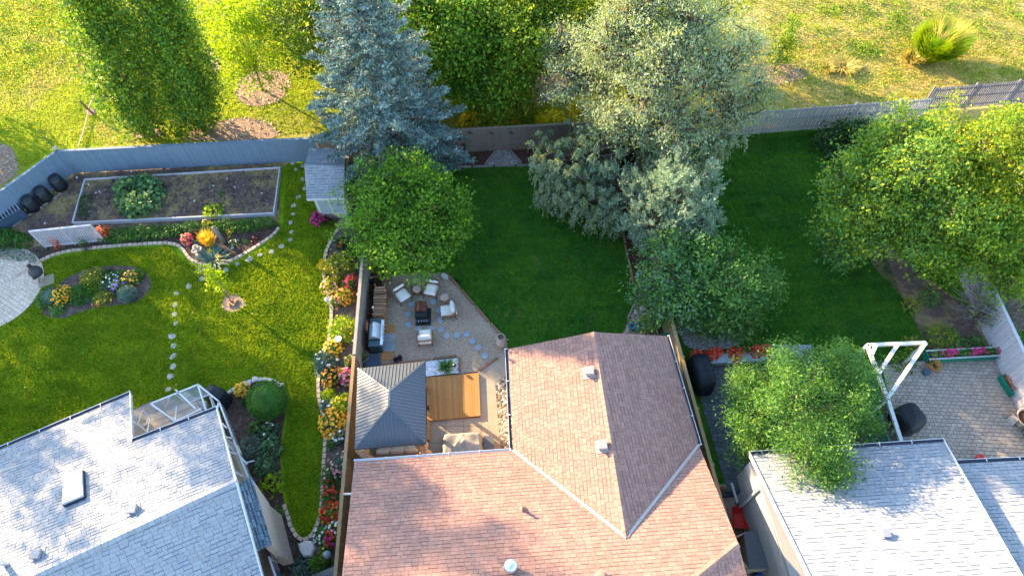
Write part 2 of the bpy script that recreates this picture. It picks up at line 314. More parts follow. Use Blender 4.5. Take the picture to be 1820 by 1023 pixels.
class MB:
    def __init__(s): s.v = []; s.f = []
    def add(s, vs, fs):
        b = len(s.v); s.v += [tuple(v) for v in vs]; s.f += [tuple(i + b for i in f) for f in fs]; return s
    def box(s, c, d, rz=0.0, M=None, taper=1.0):
        x, y, z = d[0] / 2, d[1] / 2, d[2] / 2
        vs = [Vector((sx * x * (taper if sz > 0 else 1), sy * y * (taper if sz > 0 else 1), sz * z)) for sz in (-1, 1) for sy in (-1, 1) for sx in (-1, 1)]
        X = Matrix.Translation(Vector(c)) @ (Matrix.Rotation(rz, 4, 'Z') if M is None else M)
        return s.add([X @ v for v in vs], [(0, 2, 3, 1), (4, 5, 7, 6), (0, 1, 5, 4), (2, 6, 7, 3), (0, 4, 6, 2), (1, 3, 7, 5)])
    def bar(s, a, b, w, h=None):
        a = Vector(a); b = Vector(b); d = b - a; q = d.to_track_quat('X', 'Z').to_matrix().to_4x4()
        return s.box((a + b) / 2, (d.length, w, h or w), M=q)
    def prism(s, poly, z0, z1):
        n = len(poly); P = [(p[0], p[1]) for p in poly]
        ar = sum(P[i][0] * P[(i + 1) % n][1] - P[(i + 1) % n][0] * P[i][1] for i in range(n))
        if ar < 0: P.reverse()
        return s.add([(x, y, z0) for x, y in P] + [(x, y, z1) for x, y in P],
                     [tuple(range(n, 2 * n)), tuple(range(n - 1, -1, -1))] + [(i, (i + 1) % n, n + (i + 1) % n, n + i) for i in range(n)])
    def sheet(s, poly, z):
        n = len(poly); P = [(p[0], p[1]) for p in poly]
        ar = sum(P[i][0] * P[(i + 1) % n][1] - P[(i + 1) % n][0] * P[i][1] for i in range(n))
        if ar < 0: P.reverse()
        return s.add([(x, y, z) for x, y in P], [tuple(range(n))])
    def slab(s, pts, th):
        """any flat polygon in space thickened downwards along its normal"""
        P = [Vector(p) for p in pts]; n = len(P); nr = Vector()
        for i in range(n): nr += P[i].cross(P[(i + 1) % n])
        nr.normalize()
        if nr.z < 0: P.reverse(); nr = -nr
        Q = [p - nr * th for p in P]
        return s.add(P + Q, [tuple(range(n)), tuple(range(2 * n - 1, n - 1, -1))] + [(i, n + i, n + (i + 1) % n, (i + 1) % n) for i in range(n)])
    def tube(s, pts, rad, n=7, cap=True):
        pts = [Vector(p) for p in pts]; rad = rad if isinstance(rad, (list, tuple)) else [rad] * len(pts)
        b = len(s.v)
        for i, p in enumerate(pts):
            d = (pts[min(i + 1, len(pts) - 1)] - pts[max(i - 1, 0)]).normalized()
            u = d.orthogonal().normalized() if abs(d.z) > .95 else Vector((0, 0, 1)).cross(d).normalized()
            v = d.cross(u)
            for k in range(n):
                a = 2 * math.pi * k / n; s.v.append(tuple(p + (u * math.cos(a) + v * math.sin(a)) * rad[i]))
        for i in range(len(pts) - 1):
            for k in range(n):
                k2 = (k + 1) % n; s.f.append((b + i * n + k, b + i * n + k2, b + (i + 1) * n + k2, b + (i + 1) * n + k))
        if cap:
            s.f.append(tuple(b + k for k in range(n - 1, -1, -1))); e = b + (len(pts) - 1) * n; s.f.append(tuple(e + k for k in range(n)))
        return s
    def lathe(s, prof, n=16, c=(0, 0, 0), sx=1, sy=1):
        b = len(s.v)
        for r, z in prof:
            for k in range(n):
                a = 2 * math.pi * k / n; s.v.append((c[0] + r * sx * math.cos(a), c[1] + r * sy * math.sin(a), c[2] + z))
        for i in range(len(prof) - 1):
            for k in range(n):
                k2 = (k + 1) % n; s.f.append((b + i * n + k, b + i * n + k2, b + (i + 1) * n + k2, b + (i + 1) * n + k))
        s.f.append(tuple(b + k for k in range(n - 1, -1, -1))); e = b + (len(prof) - 1) * n; s.f.append(tuple(e + k for k in range(n)))
        return s
    def cushion(s, c, d, M=None, n=7, puff=.35, bend=0.0, noisea=0.0, seed=0):
        """rounded soft block, top and bottom puffed"""
        X = Matrix.Translation(Vector(c)) @ (M or Matrix.Identity(4)); rr = random.Random(seed); g = {}
        def pt(i, j, k):
            a = -1 + 2 * i / n; b = -1 + 2 * j / n
            e = (1 - abs(a) ** 5) * (1 - abs(b) ** 5); z = k * d[2] / 2 * (.45 + .55 * e ** puff)
            ro = 1 - .07 * (abs(a) * abs(b)) ** 3
            return X @ Vector((a * ro * d[0] / 2, b * ro * d[1] / 2, z + bend * (b * b) + (rr.random() - .5) * noisea * e))
        b0 = len(s.v)
        for k in (-1, 1):
            for j in range(n + 1):
                for i in range(n + 1): s.v.append(tuple(pt(i, j, k)))
        q = (n + 1) ** 2; I = lambda i, j, k: b0 + (q if k > 0 else 0) + j * (n + 1) + i
        for j in range(n):
            for i in range(n):
                s.f.append((I(i, j, 1), I(i + 1, j, 1), I(i + 1, j + 1, 1), I(i, j + 1, 1)))
                s.f.append((I(i, j, -1), I(i, j + 1, -1), I(i + 1, j + 1, -1), I(i + 1, j, -1)))
        for i in range(n):
            s.f.append((I(i, 0, -1), I(i + 1, 0, -1), I(i + 1, 0, 1), I(i, 0, 1))); s.f.append((I(i + 1, n, -1), I(i, n, -1), I(i, n, 1), I(i + 1, n, 1)))
            s.f.append((I(0, i + 1, -1), I(0, i, -1), I(0, i, 1), I(0, i + 1, 1))); s.f.append((I(n, i, -1), I(n, i + 1, -1), I(n, i + 1, 1), I(n, i, 1)))
        return s
    def stone(s, c, r, h, n=8, seed=0, rz=0.0, asp=1.0):
        rr = random.Random(seed); R1 = [r * rr.uniform(.75, 1.15) for _ in range(n)]; vs = []
        for zz, k in ((0, 1.0), (h * .75, .97), (h, .8)):
            for i in range(n):
                a = 2 * math.pi * i / n; x = R1[i] * k * math.cos(a) * asp; y = R1[i] * k * math.sin(a)
                vs.append((c[0] + x * math.cos(rz) - y * math.sin(rz), c[1] + x * math.sin(rz) + y * math.cos(rz), c[2] + zz))
        fs = [tuple(range(2 * n, 3 * n))]
        for L_ in range(2): fs += [(L_ * n + i, L_ * n + (i + 1) % n, (L_ + 1) * n + (i + 1) % n, (L_ + 1) * n + i) for i in range(n)]
        return s.add(vs, fs)
    def mesh(s, name, mat, smooth=False):
        me = D.meshes.new(name); me.from_pydata(s.v, [], s.f); me.update()
        if mat: me.materials.append(MATS[mat])
        if smooth:
            me.polygons.foreach_set('use_smooth', [True] * len(me.polygons))
        return me
    def build(s, name, mat, parent=None, smooth=False, local=False, **k):
        M = W[parent].copy() if (local and parent is not None) else None
        return mk(name, s.mesh(name, mat, smooth), parent, M, **k)

def quads_mesh(name, V, mat, tri=False):
    """V: (n,4,3) or (n,3,3) array -> mesh, quick"""
    n, k = V.shape[0], V.shape[1]; me = D.meshes.new(name)
    me.vertices.add(n * k); me.vertices.foreach_set('co', V.astype(np.float32).ravel())
    me.loops.add(n * k); me.loops.foreach_set('vertex_index', np.arange(n * k, dtype=np.int32))
    me.polygons.add(n); me.polygons.foreach_set('loop_start', np.arange(0, n * k, k, dtype=np.int32))
    me.update(calc_edges=True); me.materials.append(MATS[mat]); return me
def unit(a): return a / np.maximum(np.linalg.norm(a, axis=1, keepdims=True), 1e-6)
def leaves(P, size, dirs=None, dirw=0.0, up=0.5, asp=.55, jit=.5):
    """diamond leaves at P (n,3); dirs = preferred growth direction; up = how far the faces turn to the sky"""
    n = len(P); t = RNG.normal(size=(n, 3))
    if dirs is not None: t = unit(t) * (1 - dirw) + unit(dirs) * dirw
    t = unit(t); nn = unit(RNG.normal(size=(n, 3)) * (1 - up) + np.array([0, 0, 1.]) * up)
    b = unit(np.cross(nn, t)); s = (size * (1 + jit * RNG.normal(size=n)).clip(.35, 2.1))[:, None]
    nn2 = np.cross(t, b)
    return np.stack([P - t * s * .5, P + b * s * asp * .5 - nn2 * s * .06, P + t * s * .5, P - b * s * asp * .5 - nn2 * s * .06], 1)
def sphere_pts(n):
    return unit(RNG.normal(size=(n, 3)))
def inpoly(P, poly):
    x, y = P[:, 0], P[:, 1]; r = np.zeros(len(P), bool); n = len(poly)
    for i in range(n):
        x1, y1 = poly[i][0], poly[i][1]; x2, y2 = poly[(i + 1) % n][0], poly[(i + 1) % n][1]
        c = ((y1 > y) != (y2 > y)) & (x < (x2 - x1) * (y - y1) / (y2 - y1 + 1e-12) + x1); r ^= c
    return r
def scatter(poly, n):
    a = np.array([(p[0], p[1]) for p in poly]); lo, hi = a.min(0), a.max(0)
    P = RNG.uniform(lo, hi, size=(int(n * (hi - lo).prod()), 2)); return P[inpoly(P, a)]
def blades(name, poly, dens, h, wd, mat, z=.02, holes=(), lean=.5, parent=None, **k):
    P = scatter(poly, dens)
    for hpoly in holes: P = P[~inpoly(P, hpoly)]
    n = len(P); a = RNG.uniform(0, 2 * np.pi, n); hh = h * RNG.uniform(.5, 1.3, n)
    d = np.stack([np.cos(a), np.sin(a)], 1) * (wd * RNG.uniform(.6, 1.3, n))[:, None]
    tip = RNG.normal(size=(n, 2)) * (hh * lean)[:, None]
    V = np.zeros((n, 3, 3)); V[:, 0, :2] = P - d / 2; V[:, 1, :2] = P + d / 2; V[:, 2, :2] = P + tip
    V[:, :2, 2] = z; V[:, 2, 2] = z + hh
    return mk(name, quads_mesh(name, V, mat), parent, **k)

def clip_rect(poly, x0, x1, y0, y1):
    def cut(P, ax, val, sgn):
        out = []; n = len(P)
        for i in range(n):
            a, b = P[i], P[(i + 1) % n]; da = (a[ax] - val) * sgn; db = (b[ax] - val) * sgn
            if da >= 0: out.append(a)
            if (da >= 0) != (db >= 0):
                t = da / (da - db); out.append((a[0] + (b[0] - a[0]) * t, a[1] + (b[1] - a[1]) * t))
        return out
    for ax, val, sg in ((0, x0, 1), (0, x1, -1), (1, y0, 1), (1, y1, -1)):
        poly = cut(poly, ax, val, sg)
        if len(poly) < 3: return []
    return poly
def area2(P): return abs(sum(P[i][0] * P[(i + 1) % len(P)][1] - P[(i + 1) % len(P)][0] * P[i][1] for i in range(len(P)))) / 2
def tiles(pts, e, w, h, gap, th, offset=.5, rw=0.0, seed=0, wedge=False, u0=None, v0=None, dash=None):
    """cuts a flat polygon in space into courses of pieces; returns whole pieces (matrix, w, h) and trimmed edge pieces (3D prisms)"""
    rr = random.Random(seed); P = [Vector(p) for p in pts]; n = Vector()
    for i in range(len(P)): n += P[i].cross(P[(i + 1) % len(P)])
    n.normalize(); n = -n if n.z < 0 else n
    e = Vector(e); e = (e - n * e.dot(n)).normalized(); s = n.cross(e)
    O = P[0]; Q = [((p - O).dot(e), (p - O).dot(s)) for p in P]
    ul, uh = min(q[0] for q in Q), max(q[0] for q in Q); vl, vh = min(q[1] for q in Q), max(q[1] for q in Q)
    B = Matrix((e, s, n)).transposed().to_4x4(); whole = []; edge = []
    j = 0; v = vl if v0 is None else v0
    while v < vh:
        u = ul - w + (w * offset * (j % 2) if offset < 2 else rr.random() * w)
        while u < uh:
            ww = w * (1 + rw * rr.choice((-1, -.5, 0, .5, 1))) if rw else w
            lo = dash[1] * rr.uniform(.7, 1.15) if dash and rr.random() < dash[0] else 0.0
            gu = gap * 2.2 if dash else gap
            r = (u + gu / 2, u + ww - gu / 2, v + gap / 2 + lo, v + h - gap / 2)
            c = clip_rect(Q, *r)
            if c:
                a = area2(c); full = (r[1] - r[0]) * (r[3] - r[2])
                if a > full * .999:
                    M = Matrix.Translation(O + e * ((r[0] + r[1]) / 2) + s * ((r[2] + r[3]) / 2)) @ B
                    whole.append((M, r[1] - r[0], r[3] - r[2]))
                elif a > full * .04:
                    bot = [O + e * x + s * y for x, y in c]; edge.append((bot, [p + n * th for p in bot]))
            u += ww
        v += h; j += 1
    return whole, edge
def add_prism3(mb, bot, top):
    n = len(bot); mb.add(list(bot) + list(top), [tuple(range(n, 2 * n))] + [(i, (i + 1) % n, n + (i + 1) % n, n + i) for i in range(n)])
def lay(parts_name, rest_name, sets, mat, parent, th, limit=300, wedge=0.0, label=None, tiltv=0.0, seed=3):
    """sets: list of (whole, edge). nearest `limit` whole pieces become parts, the rest one stuff part"""
    rr = random.Random(seed)
    allw = [x for wl_, _ in sets for x in wl_]; C = Vector((0, 0, CAM_H)); vis = []
    for x in allw:
        p = CAM_M.transposed() @ (x[0].translation - C); px, py = -p.x / p.z * FPX + 910, p.y / p.z * FPX + 511.5
        inside = -10 < px < 1830 and -10 < py < 1033
        vis.append(((0 if inside else 1000) + p.length, id(x), x))
    vis.sort(); near = [v[2] for v in vis[:limit]]; rest = [v[2] for v in vis[limit:]]
    cache = {}
    def piece(w_, h_):
        k = (round(w_ * 100), round(h_ * 200))
        if k not in cache:
            mb = MB(); x, y = w_ / 2, h_ / 2; ch = min(.012, th * .4)
            lo, hi = (th, th * (1 - wedge))
            mb.add([(-x, -y, 0), (x, -y, 0), (x, y, 0), (-x, y, 0), (-x, -y, lo - ch), (x, -y, lo - ch), (x, y, hi - ch), (-x, y, hi - ch),
                    (-x + ch, -y + ch, lo), (x - ch, -y + ch, lo), (x - ch, y - ch, hi), (-x + ch, y - ch, hi)],
                   [(0, 1, 5, 4), (1, 2, 6, 5), (2, 3, 7, 6), (3, 0, 4, 7), (4, 5, 9, 8), (5, 6, 10, 9), (6, 7, 11, 10), (7, 4, 8, 11), (8, 9, 10, 11)])
            cache[k] = (mb, mb.mesh(parts_name, mat))
        return cache[k]
    def jig(M):
        if not tiltv: return M
        return M @ Matrix.Rotation(rr.gauss(0, tiltv), 4, 'X') @ Matrix.Rotation(rr.gauss(0, tiltv), 4, 'Y') @ Matrix.Translation((0, 0, rr.uniform(0, tiltv * .1)))
    for M, w_, h_ in near: mk(parts_name, piece(w_, h_)[1], parent, jig(M))
    big = MB()
    for M, w_, h_ in rest:
        M = jig(M); mb = piece(w_, h_)[0]; big.add([M @ Vector(v) for v in mb.v], mb.f)
    for _, ed in sets:
        for b, t in ed: add_prism3(big, b, t)
    if big.v: big.build(rest_name, mat, parent, kind='stuff')
def offset_path(pts, seg):
    """resample a polyline to even steps"""
    out = []; P = [Vector(p) for p in pts]; d = 0.0; nxt = 0.0
    for a, b in zip(P, P[1:]):
        L_ = (b - a).length
        while nxt <= d + L_: out.append(a.lerp(b, (nxt - d) / L_)); nxt += seg
        d += L_
    return out
def smooth_path(pts, it=2):
    P = [Vector(p) for p in pts]
    for _ in range(it):
        Q = [P[0]]
        for a, b in zip(P, P[1:]): Q += [a.lerp(b, .25), a.lerp(b, .75)]
        Q.append(P[-1]); P = Q
    return P
def edging(name, label, pxs, w, h, seg, mat, part='edging_block', z=.0, sm=2, closed=False, cat='garden edging'):
    P = px_list(pxs, 0); P = P + [P[0]] if closed else P
    P = smooth_path(P, sm) if sm else P
    seg = min(seg, sum((b_ - a_).length for a_, b_ in zip(P, P[1:])) * .98)
    t = thing(name, label, cat, P[0]); S = offset_path(P, seg); bm = MB().box((0, 0, h / 2), (seg * .93, w, h), taper=.9).mesh(part, mat)
    for a, b in zip(S, S[1:]):
        d = b - a; an = math.atan2(d.y, d.x)
        mk(part, bm, t, Matrix.Translation((a + b) / 2 + Vector((0, 0, z))) @ Matrix.Rotation(an + random.gauss(0, .02), 4, 'Z') @ Matrix.Translation((0, random.gauss(0, .008), 0)))
    return t
def fence(name, label, a, b, h, bw, gap, mat, side=1, post=2.4, cap=False, lean=0.0, z0=.05, missing=(), hv=.01, rails=(.3, 1.45), railmat=None, group=None, postmat=None):
    """side=+1: boards on the left of a->b"""
    a = Vector((a[0], a[1], 0)); b = Vector((b[0], b[1], 0)); d = b - a; L_ = d.length; an = math.atan2(d.y, d.x); d.normalize()
    n = Vector((-d.y, d.x, 0)) * side; t = thing(name, label, 'fence', a, group=group)
    bm = MB().box((0, 0, h / 2), (bw, .022, h)).mesh('board', mat); k = 0; x = bw / 2
    while x < L_:
        if k not in missing:
            p = a + d * x + n * (.04 + .005 * (k % 2))
            mk('board', bm, t, Matrix.Translation(p + Vector((0, 0, z0 + random.uniform(-hv, hv)))) @ Matrix.Rotation(an, 4, 'Z') @ Matrix.Rotation(random.gauss(0, .004), 4, 'Y') @ Matrix.Rotation(random.gauss(0, .01), 4, 'Z'))
        x += bw + gap; k += 1
    for rz in rails:
        MB().bar(a + Vector((0, 0, rz)), b + Vector((0, 0, rz)), .04, .09).build('rail', railmat or mat, t)
    if cap: MB().bar(a + n * .02 + Vector((0, 0, h + z0 + .035)), b + n * .02 + Vector((0, 0, h + z0 + .035)), .14, .035).build('cap_rail', railmat or mat, t)
    x = 0.0
    pm = MB().box((0, 0, (h + z0) / 2), (.09, .09, h + z0)).mesh('post', postmat or railmat or mat)
    while x <= L_ + .01:
        mk('post', pm, t, Matrix.Translation(a + d * min(x, L_ - .05) - n * .07) @ Matrix.Rotation(an, 4, 'Z')); x += post
    return t
# ---------------------------------------------------------------- vegetation builders
def crown_pts(c, rad, K, per, cr, shell=(.55, 1.0), low=-1.0, lump=.38, flat=.5):
    """clump centres through an uneven ellipsoid, then leaf points round each clump"""
    c = np.array(c, float); rad = np.array(rad, float); d = sphere_pts(int(K * 1.6)); d = d[d[:, 2] > low][:K]
    ph = RNG.uniform(0, 6.28, 6); f = 1 + lump * (np.sin(3 * d[:, 0] + ph[0]) * np.sin(4 * d[:, 1] + ph[1]) + .6 * np.sin(6 * d[:, 2] + ph[2] + 3 * d[:, 0]) + .5 * RNG.normal(size=len(d)) * .5)
    r = RNG.uniform(shell[0], shell[1], len(d)) ** .7 * f
    cc = c + d * rad * r[:, None]
    n = len(cc); g = RNG.normal(size=(n, per, 3)) * np.array([1, 1, flat]) * (cr * RNG.uniform(.6, 1.25, n))[:, None, None]
    P = (cc[:, None, :] + g).reshape(-1, 3); out = (P - c) / rad
    return cc, P, unit(out)
def limbs(mb, base, cc, r0, frac=.25, split=.45, bend=.15):
    base = Vector(base)
    for p in cc[::max(1, int(1 / frac))]:
        p = Vector(p); z = base.z + (p.z - base.z) * random.uniform(.25, split)
        s = Vector((base.x + random.gauss(0, .05), base.y + random.gauss(0, .05), z)); m = s.lerp(p, .5) + Vector((random.gauss(0, bend), random.gauss(0, bend), random.uniform(0, .3)))
        mb.tube([s, m, s.lerp(p, .95)], [r0 * .35, r0 * .2, r0 * .06], 5, cap=False)
def tree(name, label, base, lobes, mat, size, trunk_r=.14, bark='bark', group=None, up=.35, asp=.6, dirw=.2, droop=0.0, twigs=.22, second=None, cat='tree', shell=(.5, 1.0)):
    """lobes: (centre, radii, clumps, leaves per clump, clump radius)"""
    t = thing(name, label, cat, base, group=group); V = []; V2 = []; tb = MB(); top = max(l[0][2] for l in lobes)
    bx = Vector(base); c0 = Vector(lobes[0][0]); tb.tube([bx, bx.lerp(Vector((c0.x, c0.y, c0.z)), .5) + Vector((.06, -.05, 0)), c0], [trunk_r, trunk_r * .75, trunk_r * .3], 9)
    for c, rad, K, per, cr in lobes:
        cc, P, out = crown_pts(c, rad, K, per, cr, shell=shell)
        P[:, 2] = np.maximum(P[:, 2], .12)
        dr = out.copy()
        if droop: dr = dr * .4 + np.array([0, 0, -droop])
        q = leaves(P, size, dirs=dr, dirw=dirw, up=up, asp=asp); V.append(q)
        mid = Vector((bx.x, bx.y, 0)).lerp(Vector((c[0], c[1], 0)), .5)
        if (Vector(c) - c0).length > .5:
            tb.tube([bx + Vector((0, 0, max(.4, c[2] * .25))), Vector((mid.x, mid.y, c[2] * .65)), Vector(c)], [trunk_r * .6, trunk_r * .45, trunk_r * .2], 7)
        limbs(tb, (c[0], c[1], c[2] - rad[2] * .9), cc, trunk_r, frac=twigs)
    tb.build('trunk', bark, t, smooth=True)
    V = np.concatenate(V)
    if second:
        m = RNG.random(len(V)) < second[1]; mk('crown_tips', quads_mesh('crown_tips', V[m], second[0]), t); V = V[~m]
    mk('crown', quads_mesh('crown', V, mat), t); return t
def spray_tree(name, label, base, lobes, mat, trunk_r=.2, bark='bark', size=.085, asp=.32, second=None, drop=.8, sprays=14, per=26, slen=.7, cat='tree', group=None):
    """crown of hanging sprays: each clump throws curved shoots that bend down"""
    t = thing(name, label, cat, base, group=group); tb = MB(); V = []; bx = Vector(base); c0 = Vector(lobes[0][0])
    tb.tube([bx, bx.lerp(c0, .35) + Vector((.15, -.1, 0)), bx.lerp(c0, .7) + Vector((-.1, .1, 0)), c0], [trunk_r, trunk_r * .8, trunk_r * .55, trunk_r * .25], 9)
    for c, rad, K in lobes:
        cc, _, _ = crown_pts(c, rad, K, 1, .1, shell=(.35, 1.0), lump=.25); out = unit((cc - np.array(c)) / np.array(rad))
        if (Vector(c) - c0).length > .5:
            q = bx.lerp(c0, .3); m = q.lerp(Vector(c), .5) + Vector((0, 0, .5)); tb.tube([q, m, Vector(c)], [trunk_r * .6, trunk_r * .4, trunk_r * .15], 7)
        limbs(tb, (c[0], c[1], c[2] - rad[2] * .7), cc, trunk_r * .8, frac=.3, split=.6, bend=.3)
        n = len(cc); d = unit(out[:, None, :] * .9 + RNG.normal(size=(n, sprays, 3)) * .75); u = RNG.uniform(0, 1, (n, sprays, per))[..., None]
        L_ = slen * RNG.uniform(.5, 1.2, (n, sprays, 1, 1))
        pos = cc[:, None, None, :] + d[:, :, None, :] * L_ * u + np.array([0, 0, -1.]) * drop * L_ * u ** 2 + RNG.normal(size=(n, sprays, per, 3)) * .035
        dr = d[:, :, None, :] + np.array([0, 0, -2.]) * drop * u
        P = pos.reshape(-1, 3); dr = np.broadcast_to(dr, pos.shape).reshape(-1, 3); P[:, 2] = np.maximum(P[:, 2], .1)
        V.append(leaves(P, size, dirs=dr, dirw=.62, up=.3, asp=asp))
    tb.build('trunk', bark, t, smooth=True); V = np.concatenate(V)
    if second:
        m = RNG.random(len(V)) < second[1]; mk('crown_tips', quads_mesh('crown_tips', V[m], second[0]), t); V = V[~m]
    mk('crown', quads_mesh('crown', V, mat), t); return t
def spruce(name, label, base, top, rmax, mat, tiers=26, per_tier=13, cat='tree', brown=.12):
    t = thing(name, label, cat, base); bx = Vector(base); tx = Vector(top); H = tx.z; tb = MB()
    tb.tube([bx, bx.lerp(tx, .5), tx], [.24, .13, .02], 9); A, S, O = [], [], []
    for i in range(tiers):
        f = (i + .5) / tiers; z = .5 + (H - .6) * f; r = rmax * (1 - f) ** .78 * random.uniform(.88, 1.08) + .12
        nb = max(5, int(per_tier * (1 - f * .5)))
        for k in range(nb):
            a = 2 * math.pi * (k + random.random() * .7) / nb + i * .7; rr = r * random.uniform(.68, 1.12)
            c = bx.lerp(tx, z / H); d = Vector((math.cos(a), math.sin(a), 0)); e = c + d * rr + Vector((0, 0, -.10 * rr + .28 * rr * f)); m = c + d * rr * .5 + Vector((0, 0, -.12 * rr))
            tb.tube([c, m, e], [.035 * (1 - f) + .012, .02, .006], 4, cap=False)
            side = Vector((-d.y, d.x, 0)); ns = max(3, int(rr / .17))
            for j in range(ns):
                u = .22 + .8 * (j + random.random() * .5) / ns; p = c.lerp(m, min(1, 2 * u)) if u < .5 else m.lerp(e, min(1.05, 2 * u - 1))
                for sg in (-1, 0, 1):
                    sl = (.24 + .42 * (1 - u)) * random.uniform(.7, 1.2) * min(1, .45 + rr * .3) if sg else .28
                    sd = (d * (1.0 if sg == 0 else .75) + side * sg * .95 + Vector((0, 0, random.uniform(-.1, .35)))).normalized()
                    A.append(p); S.append(sd * sl)
    A = np.array([tuple(x) for x in A]); S = np.array([tuple(x) for x in S]); n = len(A); per = 24
    u = np.linspace(.05, 1, per)[None, :, None]; P = A[:, None, :] + S[:, None, :] * u + RNG.normal(size=(n, per, 3)) * .03
    dr = unit(S)[:, None, :] * .55 + RNG.normal(size=(n, per, 3)) * .55 + np.array([0, 0, .25]); P = P.reshape(-1, 3)
    V = leaves(P, .13, dirs=dr.reshape(-1, 3), dirw=.9, up=.35, asp=.30)
    tb.build('trunk', 'bark', t, smooth=True); m = RNG.random(len(V)) < brown
    mk('dead_needles', quads_mesh('dead_needles', V[m], 'needle_brown'), t); mk('crown', quads_mesh('crown', V[~m], mat), t); return t
def poplar(name, label, base, H, rad, mat, K=900, per=42, lean=1.7):
    """narrow tree: upswept columns of leaves round several stems"""
    t = thing(name, label, 'tree', base, group='tall narrow poplars beyond the fence'); bx = np.array(base, float); tb = MB(); tb.tube([base, (base[0] + lean * .95, base[1], H * .95)], [.2, .03], 8)
    z = RNG.uniform(.02, 1, K) ** .9; prof = np.sin(np.pi * np.clip(z * .82 + .2, 0, 1)) ** .6
    a = RNG.uniform(0, 6.28, K); r = rad * prof * RNG.uniform(.35, 1.05, K) * (1 + .22 * np.sin(a * 5 + z * 4))
    cc = np.stack([bx[0] + lean * z + r * np.cos(a), bx[1] + r * np.sin(a), .3 + z * (H - .5)], 1)
    P = (cc[:, None, :] + RNG.normal(size=(K, per, 3)) * np.array([.15, .15, .38])).reshape(-1, 3); P[:, 2] = np.maximum(P[:, 2], .15)
    for i in range(0, K, 14):
        c = cc[i]; tb.tube([(bx[0], bx[1], max(.3, c[2] - 1.4)), ((bx[0] + c[0]) / 2, (bx[1] + c[1]) / 2, c[2] - .6), tuple(c)], [.045, .03, .01], 5, cap=False)
    tb.build('trunk', 'bark_light', t, smooth=True)
    mk('crown', quads_mesh('crown', leaves(P, .115, up=.35, asp=.8), mat), t); return t
def bush(name, label, px, py, r, h, mat, size=.06, dens=1.0, flower=None, nf=40, fs=.07, cat='bush', group=None, asp=.6, rx=1.0, ry=1.0, up=.35, upright=0.0, z0=0.0, pos=None, tight=False, stems=True, soil=None):
    """rounded shrub or flowering plant; px,py = where its middle shows in the photo at half its height"""
    c = Vector(pos) if pos is not None else at(px, py, z0 + h * .55); b = Vector((c.x, c.y, z0)); t = thing(name, label, cat, b, group=group)
    n = int(dens * 1200 * (r * r * rx * ry + r * h * .8) / (size / .06) ** 2) + 40
    d = sphere_pts(n); d[:, 2] = np.abs(d[:, 2]) if not tight else d[:, 2]
    ph = RNG.uniform(0, 6.28, 3); lump = 1 + (.16 * np.sin(5 * d[:, 0] + ph[0]) * np.sin(5 * d[:, 1] + ph[1]) + .08 * np.sin(9 * d[:, 2] + ph[2]) if not tight else 0)
    rr = (RNG.uniform(.55, 1.0, n) * lump)[:, None] if not tight else (RNG.uniform(.86, 1.04, n) * (1 + .05 * np.sin(7 * d[:, 0] + 1) * np.sin(6 * d[:, 1]) + .03 * np.sin(11 * d[:, 2])))[:, None]
    sc = np.array([r * rx, r * ry, h * (.55 if tight else 1.0)])
    P = d * rr * sc + np.array([b.x, b.y, z0 + (h * .52 if tight else h * .04)]); P[:, 2] = np.maximum(P[:, 2], z0 + .02)
    dirs = d * (1 - upright) + np.array([0, 0, 1.]) * upright
    V = leaves(P, size, dirs=dirs, dirw=.3 + .5 * upright, up=up, asp=asp)
    if tight:
        k = MB(); k.lathe([(.3 * r, .02), (.78 * r, h * .25), (.86 * r, h * .5), (.66 * r, h * .8), (.2 * r, h * .95)], 14, (b.x, b.y, z0), rx, ry); k.build('stem', mat, t, smooth=True)
    elif stems:
        k = MB()
        for i in range(6):
            a = i * 1.05 + random.random(); k.tube([b, b + Vector((math.cos(a) * r * .35, math.sin(a) * r * .35, h * .45)), b + Vector((math.cos(a) * r * .7, math.sin(a) * r * .7, h * .7))], [.018, .012, .005], 4, cap=False)
        k.build('stem', 'bark', t)
    mk('foliage', quads_mesh('foliage', V, mat), t)
    if flower:
        for fl in (flower if isinstance(flower, list) else [flower]):
            m = max(5, int(nf * .62)); d = sphere_pts(m * 3); d = d[d[:, 2] > .15][:m]; m = len(d)
            C = d * sc * RNG.uniform(.78, 1.08, m)[:, None] + np.array([b.x, b.y, z0 + h * .06])
            k = 5; a = np.linspace(0, 2 * np.pi, k, endpoint=False)[None, :] + RNG.uniform(0, 6, m)[:, None]; up_ = unit(d + np.array([0, 0, .8]))
            u = unit(np.cross(up_, RNG.normal(size=(m, 3)))); v = np.cross(up_, u)
            dr = u[:, None, :] * np.cos(a)[..., None] + v[:, None, :] * np.sin(a)[..., None]
            tt = dr * fs; sd = np.cross(np.broadcast_to(up_[:, None, :], dr.shape), dr) * fs * .42
            c4 = C[:, None, :] + up_[:, None, :] * .01
            Q = np.stack([c4 + 0 * tt, c4 + tt * .6 + sd, c4 + tt + up_[:, None, :] * .012, c4 + tt * .6 - sd], 2).reshape(-1, 4, 3)
            mk('blossoms', quads_mesh('blossoms', Q, 'flower_' + fl), t)
    return t
